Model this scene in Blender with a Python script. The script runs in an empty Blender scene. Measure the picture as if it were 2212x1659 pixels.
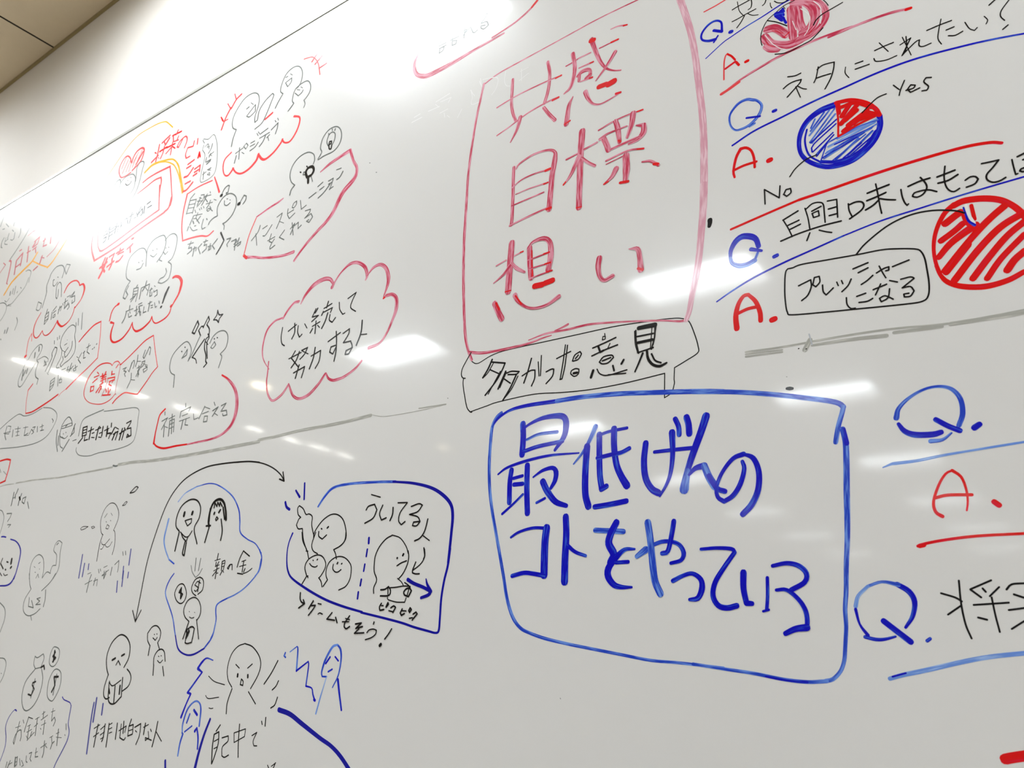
import bpy, math, random
from mathutils import Matrix, Vector

S = bpy.context.scene
C = S.collection
random.seed(4)

# ------------------------------------------------------------------ camera
CAM_RIGHT = Vector((0.803763, 0.593047, 0.047538))
CAM_DOWN = Vector((-0.151445, 0.281215, -0.947619))
CAM_FWD = Vector((-0.575351, 0.754462, 0.315844))
cam_data = bpy.data.cameras.new('camera')
cam = bpy.data.objects.new('camera', cam_data)
C.objects.link(cam)
M = Matrix((CAM_RIGHT, -CAM_DOWN, -CAM_FWD)).transposed().to_4x4()
M.translation = Vector((0.0, -0.70, 1.35))
cam.matrix_world = M
cam_data.sensor_fit = 'HORIZONTAL'
cam_data.sensor_width = 36.0
cam_data.lens = 36.0 * 1798.86 / 2212.0
cam_data.clip_start = 0.02
cam_data.dof.use_dof = True
cam_data.dof.focus_distance = 0.95
cam_data.dof.aperture_fstop = 16.0
S.camera = cam

# ------------------------------------------------------------------ world, exposure
world = bpy.data.worlds.new('world')
S.world = world
world.use_nodes = True
world.node_tree.nodes['Background'].inputs[0].default_value = (1, 1, 1, 1)
world.node_tree.nodes['Background'].inputs[1].default_value = 0.0
S.view_settings.view_transform = 'Standard'
S.view_settings.look = 'None'
S.view_settings.gamma = 1.0
S.view_settings.use_curve_mapping = False
S.view_settings.exposure = 0.0

LAMP_STRENGTH = 31.0          # radiance of the ceiling lamp panels
FRONT_STRENGTH = (64.0, 46.0)   # strength raised to brighten the upper board: its two front lamps, from the left
LAMP_COLOR = (0.93, 0.985, 1.03)

# ------------------------------------------------------------------ helpers
def lin(c):
    c /= 255.0
    return c / 12.92 if c <= 0.04045 else ((c + 0.055) / 1.055) ** 2.4

def principled(name, color, rough=0.5, metallic=0.0, spec=0.5):
    m = bpy.data.materials.new(name)
    m.use_nodes = True
    b = m.node_tree.nodes['Principled BSDF']
    b.inputs['Base Color'].default_value = (*color, 1)
    b.inputs['Roughness'].default_value = rough
    b.inputs['Metallic'].default_value = metallic
    b.inputs['Specular IOR Level'].default_value = spec
    return m

def mottled(name, c0, c1, scale, rough, bump=0.0, bump_scale=200.0, spec=0.5):
    m = principled(name, c0, rough, 0.0, spec)
    nt = m.node_tree
    b = nt.nodes['Principled BSDF']
    tc = nt.nodes.new('ShaderNodeTexCoord')
    nz = nt.nodes.new('ShaderNodeTexNoise')
    nz.inputs['Scale'].default_value = scale
    nz.inputs['Detail'].default_value = 5
    nt.links.new(tc.outputs['Object'], nz.inputs['Vector'])
    mx = nt.nodes.new('ShaderNodeMix')
    mx.data_type = 'RGBA'
    mx.inputs[6].default_value = (*c0, 1)
    mx.inputs[7].default_value = (*c1, 1)
    nt.links.new(nz.outputs['Fac'], mx.inputs[0])
    nt.links.new(mx.outputs[2], b.inputs['Base Color'])
    if bump:
        n2 = nt.nodes.new('ShaderNodeTexNoise')
        n2.inputs['Scale'].default_value = bump_scale
        nt.links.new(tc.outputs['Object'], n2.inputs['Vector'])
        bp = nt.nodes.new('ShaderNodeBump')
        bp.inputs['Strength'].default_value = bump
        bp.inputs['Distance'].default_value = 0.001
        nt.links.new(n2.outputs['Fac'], bp.inputs['Height'])
        nt.links.new(bp.outputs['Normal'], b.inputs['Normal'])
    return m

def mesh_obj(name, verts, faces, mat, parent=None, loc=(0, 0, 0)):
    me = bpy.data.meshes.new(name)
    me.from_pydata(verts, [], faces)
    me.update()
    o = bpy.data.objects.new(name, me)
    o.location = loc
    if mat:
        me.materials.append(mat)
    C.objects.link(o)
    if parent:
        o.parent = parent
    return o

class MB:
    """collects boxes and discs that together make one mesh"""
    def __init__(self):
        self.v, self.f = [], []
    def box(self, x0, x1, y0, y1, z0, z1):
        n = len(self.v)
        self.v += [(x, y, z) for x in (x0, x1) for y in (y0, y1) for z in (z0, z1)]
        self.f += [tuple(n + i for i in q) for q in
                   ((0, 1, 3, 2), (4, 6, 7, 5), (0, 4, 5, 1), (2, 3, 7, 6), (0, 2, 6, 4), (1, 5, 7, 3))]
        return self
    def tube(self, r0, r1, z0, z1, n=28):
        k = len(self.v)
        for r, z in ((r0, z0), (r1, z1)):
            for i in range(n):
                a = 2 * math.pi * i / n
                self.v.append((r * math.cos(a), r * math.sin(a), z))
        for i in range(n):
            j = (i + 1) % n
            self.f.append((k + i, k + j, k + n + j, k + n + i))
        return self
    def disc(self, r, z, n=28):
        k = len(self.v)
        for i in range(n):
            a = 2 * math.pi * i / n
            self.v.append((r * math.cos(a), r * math.sin(a), z))
        self.f.append(tuple(k + i for i in range(n)))
        return self
    def build(self, name, mat, parent=None, loc=(0, 0, 0)):
        return mesh_obj(name, self.v, self.f, mat, parent, loc)

def structure(o, label=None):
    o['kind'] = 'structure'
    if label:
        o['label'] = label
    return o

# ------------------------------------------------------------------ materials
M_wall = mottled('wall_paint', (0.80, 0.765, 0.715), (0.76, 0.725, 0.675), 6, 0.75, 0.15, 300)
M_ceil = mottled('ceiling_board', (0.82, 0.69, 0.49), (0.77, 0.645, 0.45), 30, 0.9, 0.3, 500)
M_gap = principled('joint_shadow', (0.05, 0.035, 0.02), 0.9)
M_trim = principled('ceiling_edge_strip', (0.36, 0.28, 0.13), 0.6)
M_floor = mottled('carpet', (0.30, 0.27, 0.23), (0.24, 0.215, 0.185), 60, 0.95)
M_board = principled('whiteboard_enamel', (0.765, 0.765, 0.755), 0.075, 0.0, 0.5)
b_ = M_board.node_tree.nodes['Principled BSDF']     # hazy enamel under a clear gloss
b_.inputs['Roughness'].default_value = 0.22
b_.inputs['Specular IOR Level'].default_value = 0.2
b_.inputs['Coat Weight'].default_value = 0.8
b_.inputs['Coat Roughness'].default_value = 0.058
M_rail = principled('aluminium', (0.40, 0.40, 0.36), 0.5, 0.3)
M_housing = principled('lamp_housing', (0.85, 0.85, 0.83), 0.4)

def emitter(name, color, strength):
    m = bpy.data.materials.new(name)
    m.use_nodes = True
    nt = m.node_tree
    nt.nodes.clear()
    e = nt.nodes.new('ShaderNodeEmission')
    e.inputs[0].default_value = (*color, 1)
    e.inputs[1].default_value = strength
    out = nt.nodes.new('ShaderNodeOutputMaterial')
    nt.links.new(e.outputs[0], out.inputs[0])
    return m

M_lamp = emitter('lamp_diffuser', LAMP_COLOR, LAMP_STRENGTH)
M_lamp_front = [emitter('front_lamp_diffuser', LAMP_COLOR, f) for f in FRONT_STRENGTH]
M_lamp_aisle = emitter('aisle_lamp', (1.0, 0.98, 0.9), 60.0)

# ------------------------------------------------------------------ room shell
X0, X1, Y0, ZC = -6.6, 4.2, -12.2, 2.862
WALL_Y = 0.012                                     # painted wall; the board's face is y = 0
LAMP_X = (-3.0, -1.3, 0.4, 2.1)
LAMP_Y = (-0.44, -2.21, -3.93, -5.67, -7.30, -8.90, -10.50)
LW, LD = 0.27, 0.135                               # half sizes of a ceiling lamp opening
AISLE = ((1.19, 1.29), (1.40, 1.59), (1.71, 1.79), (1.92, 2.00), (2.21, 2.40), (2.79, 2.93), (3.12, 3.29), (3.37, 3.58), (3.65, 3.83))
DOWN = ((-4.12, -2.2, 70), (-4.12, -3.88, 14), (-5.08, -5.45, 20), (-5.28, -6.55, 20), (-5.08, -7.37, 20))

structure(MB().box(X0, X1, WALL_Y, WALL_Y + 0.1, 0, ZC + 0.2).build('wall_front', M_wall))
structure(MB().box(X0 - 0.1, X0, Y0, WALL_Y + 0.1, 0, ZC + 0.2).build('wall_left', M_wall))
structure(MB().box(X1, X1 + 0.1, Y0, WALL_Y + 0.1, 0, ZC + 0.2).build('wall_right', M_wall))
structure(MB().box(X0 - 0.1, X1 + 0.1, Y0 - 0.1, Y0, 0, ZC + 0.2).build('wall_back', M_wall))
structure(MB().box(X0 - 0.1, X1 + 0.1, Y0 - 0.1, WALL_Y + 0.1, -0.1, 0).build('floor', M_floor))
structure(MB().box(X0, X1, WALL_Y - 0.01, WALL_Y, 0, 0.07).build('baseboard_front', M_trim))

# ceiling: boards with real openings for the lamps and open joints between the boards
def build_ceiling():
    holes = [(x - LW, x + LW, y - LD, y + LD) for x in LAMP_X for y in LAMP_Y]
    holes += [(-5.08, -5.02, -b, -a) for a, b in AISLE]
    g = 0.0032
    joints_x = [-2.15 + 1.7 * i for i in range(-2, 4)]
    for j in joints_x:
        holes.append((j - g, j + g, Y0, WALL_Y - 0.004))
    for k in range(6):
        j = -1.325 - 1.735 * k
        holes.append((X0, X1, j - g, j + g))
    xs = sorted({X0, X1} | {h[0] for h in holes} | {h[1] for h in holes})
    ys = sorted({Y0, WALL_Y} | {h[2] for h in holes} | {h[3] for h in holes})
    vid, v, f = {}, [], []
    def vert(i, j):
        if (i, j) not in vid:
            vid[(i, j)] = len(v)
            v.append((xs[i], ys[j], ZC))
        return vid[(i, j)]
    for i in range(len(xs) - 1):
        for j in range(len(ys) - 1):
            cx, cy = (xs[i] + xs[i + 1]) / 2, (ys[j] + ys[j + 1]) / 2
            if any(h[0] < cx < h[1] and h[2] < cy < h[3] for h in holes):
                continue
            f.append((vert(i, j), vert(i, j + 1), vert(i + 1, j + 1), vert(i + 1, j)))
    c = structure(mesh_obj('ceiling', v, f, M_ceil))
    b = MB()
    b.box(X0, X1, Y0, WALL_Y, ZC + 0.10, ZC + 0.12)
    b.build('ceiling_deck', M_gap, c)
    e = MB()
    for j in joints_x:
        e.box(j - 0.012, j + 0.012, Y0, WALL_Y, ZC + 0.006, ZC + 0.008)
    e.build('joint_backing', M_gap, c)
build_ceiling()
structure(MB().box(X0, X1, WALL_Y - 0.006, WALL_Y, ZC - 0.007, ZC).build('trim_1', M_trim))

# ------------------------------------------------------------------ ceiling lights (outside the frame, seen as reflections in the board)
def empty(name, loc, label=None, cat=None, group=None):
    o = bpy.data.objects.new(name, None)
    o.empty_display_size = 0.1
    C.objects.link(o)
    o.location = loc
    if label:
        o['label'] = label
    if cat:
        o['category'] = cat
    if group:
        o['group'] = group
    return o

def copy_thing(root, loc):
    r = root.copy()
    C.objects.link(r)
    r.location = loc
    for ch in root.children:
        c = ch.copy()
        C.objects.link(c)
        c.parent = r
    return r

H = 0.05
light0 = empty('ceiling_light', (LAMP_X[1], LAMP_Y[1], ZC), 'recessed white ceiling lamp panel shining as a glare on the whiteboard', 'ceiling light', 'recessed lamp panels in rows over the whiteboard')
hb = MB()
hb.box(-LW - 0.003, -LW, -LD, LD, 0.0, H).box(LW, LW + 0.003, -LD, LD, 0.0, H)
hb.box(-LW, LW, -LD - 0.003, -LD, 0.0, H).box(-LW, LW, LD, LD + 0.003, 0.0, H)
hb.build('housing', M_housing, light0)
mesh_obj('diffuser', [(-LW, -LD, H), (LW, -LD, H), (LW, LD, H), (-LW, LD, H)], [(0, 3, 2, 1)], M_lamp, light0)
for x in LAMP_X:
    for y in LAMP_Y:
        if (x, y) != (LAMP_X[1], LAMP_Y[1]):
            c = copy_thing(light0, (x, y, ZC))
            if y == LAMP_Y[0] and x < 0:                       # brighter tubes in the row nearest the board
                for ch in c.children:
                    if ch.name.startswith('diffuser'):
                        ch.data = ch.data.copy()
                        ch.data.materials[0] = M_lamp_front[LAMP_X.index(x)]
                c['label'] = 'bright recessed ceiling lamp panel directly above the whiteboard edge'
                c['group'] = 'recessed lamp panels in the row nearest the whiteboard'

for a, b in AISLE:
    t = empty('aisle_light', (-5.05, -(a + b) / 2, ZC), 'slim ceiling tube in the line running away from the whiteboard on its far left', 'ceiling light', 'slim tubes in a line over the aisle')
    h = (b - a) / 2
    MB().box(-0.034, -0.03, -h, h, 0, 0.03).box(0.03, 0.034, -h, h, 0, 0.03).box(-0.034, 0.034, -h - 0.003, -h, 0, 0.03).box(-0.034, 0.034, h, h + 0.003, 0, 0.03).build('housing', M_housing, t)
    mesh_obj('tube', [(-0.03, -h, 0.012), (0.03, -h, 0.012), (0.03, h, 0.012), (-0.03, h, 0.012)], [(0, 3, 2, 1)], M_lamp_aisle, t)

for x, y, power in DOWN:
    t = empty('downlight', (x, y, ZC), 'small round warm ceiling downlight in front of the whiteboard', 'ceiling light', 'small round warm downlights')
    MB().tube(0.048, 0.04, -0.008, -0.001).build('rim', M_housing, t)
    d = MB().disc(0.04, -0.004)
    d.f = [tuple(reversed(q)) for q in d.f]
    d.build('lamp', emitter('downlight_lamp', (1.0, 0.86, 0.62), power), t)

# ------------------------------------------------------------------ whiteboard
BX0, BX1, BZ0, BZ1 = -3.7, 1.3, 0.85, 2.374
board = empty('whiteboard', (0, 0, BZ0), 'wall-wide glossy whiteboard covered in black, red, blue and orange marker drawings', 'whiteboard')
MB().box(BX0, BX1, 0.0, WALL_Y, 0.0, BZ1 - BZ0).build('panel', M_board, board)
rail = MB().box(BX0, BX1, -0.0015, WALL_Y, BZ1 - BZ0, BZ1 - BZ0 + 0.0065).build('edge_strip', M_rail, board)
rail['label'] = 'thin grey metal strip along the top of the board'
MB().box(BX0, BX1, -0.006, WALL_Y, -0.008, 0.0).build('edge_strip', M_rail, board)

# ------------------------------------------------------------------ marker inks
def ink(name, c0, c1=None, streak=0.0, along=25.0, gain=1.28, rough=0.10):
    """c0 main colour, c1 the thin dried-out colour of the streaks; streak 0..1 how much of c1 shows"""
    def col(c):
        return tuple(min(0.85, lin(x) * gain) for x in c)
    m = principled(name, col(c0), 0.36)
    pb = m.node_tree.nodes['Principled BSDF']
    pb.inputs['Specular IOR Level'].default_value = 0.08
    pb.inputs['Coat Weight'].default_value = 0.5
    pb.inputs['Coat Roughness'].default_value = rough
    if c1:
        nt = m.node_tree
        b = nt.nodes['Principled BSDF']
        uv = nt.nodes.new('ShaderNodeUVMap')
        uv.uv_map = 'stroke'
        mp = nt.nodes.new('ShaderNodeMapping')
        mp.inputs['Scale'].default_value = (0.55, 1.0 / along, 1.0)
        nt.links.new(uv.outputs[0], mp.inputs[0])
        nz = nt.nodes.new('ShaderNodeTexNoise')
        nz.inputs['Scale'].default_value = 1.0
        nz.inputs['Detail'].default_value = 3.0
        nt.links.new(mp.outputs[0], nz.inputs['Vector'])
        rp = nt.nodes.new('ShaderNodeMapRange')
        rp.inputs['From Min'].default_value = 0.64 - 0.30 * streak
        rp.inputs['From Max'].default_value = 0.80 - 0.30 * streak
        nt.links.new(nz.outputs['Fac'], rp.inputs['Value'])
        mx = nt.nodes.new('ShaderNodeMix')
        mx.data_type = 'RGBA'
        mx.inputs[6].default_value = (*col(c0), 1)
        mx.inputs[7].default_value = (*col(c1), 1)
        nt.links.new(rp.outputs[0], mx.inputs[0])
        nt.links.new(mx.outputs[2], b.inputs['Base Color'])
    return m

INK = {
    'K': ink('ink_black', (2, 2, 4)),
    'k': ink('ink_thin_black', (92, 97, 95)),
    'g': ink('ink_faint_grey', (165, 170, 176)),
    'R': ink('ink_red', (198, 0, 0), (196, 10, 40), 0.45),
    'r': ink('ink_thin_red', (206, 62, 66)),
    'r2': ink('ink_dull_red', (176, 84, 92)),
    'P': ink('ink_faded_red', (172, 42, 70), (200, 132, 150), 0.7),
    'p': ink('ink_pale_pink', (192, 140, 155), (210, 178, 188), 0.6),
    'B': ink('ink_blue', (0, 0, 166), (48, 90, 190), 0.36),
    'b': ink('ink_mid_blue', (24, 56, 172), (92, 130, 204), 0.6),
    'c': ink('ink_pale_blue', (92, 128, 198), (142, 170, 214), 0.5),
    'n': ink('ink_navy', (0, 0, 138)),
    'v': ink('ink_violet_blue', (66, 70, 142)),
    'O': ink('ink_orange', (226, 140, 14), (238, 172, 70), 0.5),
    'G': ink('ink_wiped_grey', (150, 150, 144), (178, 178, 172), 0.5),
    'W': ink('ink_ghost_white', (226, 226, 224)),
}

def smooth(P, W):
    """rounded path through the traced points, kept sharp where the pen turned a corner"""
    n = len(P)
    if n == 2:
        return [([P[0], P[1]], [W[0], W[1]])]
    closed = (P[0] - P[-1]).length < 0.3
    cuts = [0]
    for i in range(1, n - 1):
        a, b = P[i] - P[i - 1], P[i + 1] - P[i]
        if a.length > 1e-6 and b.length > 1e-6 and a.angle(b) > math.radians(62):
            cuts.append(i)
    cuts.append(n - 1)
    runs = []
    for s, e in zip(cuts, cuts[1:]):
        q, w = P[s:e + 1], W[s:e + 1]
        if len(q) == 2:
            runs.append((q, w))
            continue
        loop = closed and len(cuts) == 2
        first = q[-2] if loop else q[0] * 2 - q[1]
        last = q[1] if loop else q[-1] * 2 - q[-2]
        ext = [first] + q + [last]
        op, ow = [], []
        for i in range(1, len(ext) - 2):
            p0, p1, p2, p3 = ext[i - 1:i + 3]
            steps = max(2, min(10, int((p2 - p1).length / 4) + 2))
            for k in range(steps):
                t = k / steps
                op.append(0.5 * ((2 * p1) + (p2 - p0) * t + (2 * p0 - 5 * p1 + 4 * p2 - p3) * t * t + (3 * p1 - p0 - 3 * p2 + p3) * t ** 3))
                ow.append(w[i - 1] * (1 - t) + w[i] * t)
        op.append(q[-1])
        ow.append(w[-1])
        runs.append((op, ow))
    return runs

def ribbon(P, W, depth, V, F, UV, MI, mi):
    n = len(P)
    u_off, v_run = random.uniform(0, 400), random.uniform(0, 400)
    rows = []
    for i in range(n):
        d = P[min(i + 1, n - 1)] - P[max(i - 1, 0)]
        if d.length < 1e-6:
            d = Vector((1, 0))
        d.normalize()
        nn = Vector((-d.y, d.x))
        if i:
            v_run += (P[i] - P[i - 1]).length
        h = W[i] / 2
        pts = []
        if i == 0:                                   # rounded pen start
            for a in (0.92, 0.6):
                hh = h * math.sqrt(1 - a * a)
                rows.append((P[i] - d * h * a, nn, hh, v_run - h * a))
        rows.append((P[i], nn, h, v_run))
        if i == n - 1:
            for a in (0.6, 0.92):
                hh = h * math.sqrt(1 - a * a)
                rows.append((P[i] + d * h * a, nn, hh, v_run + h * a))
    k = len(V)
    for i, (p, nn, h, vv) in enumerate(rows):
        dd = depth + 2.5e-6 * i / len(rows)
        for s in (-1, 1):
            q = p + nn * (h * s)
            V.append((q.x * 0.001, -dd, q.y * 0.001 - BZ0))
            UV.append((u_off + s * h, vv))
    for i in range(len(rows) - 1):
        a = k + 2 * i
        F.append((a, a + 2, a + 3, a + 1))
        MI.append(mi)

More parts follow.
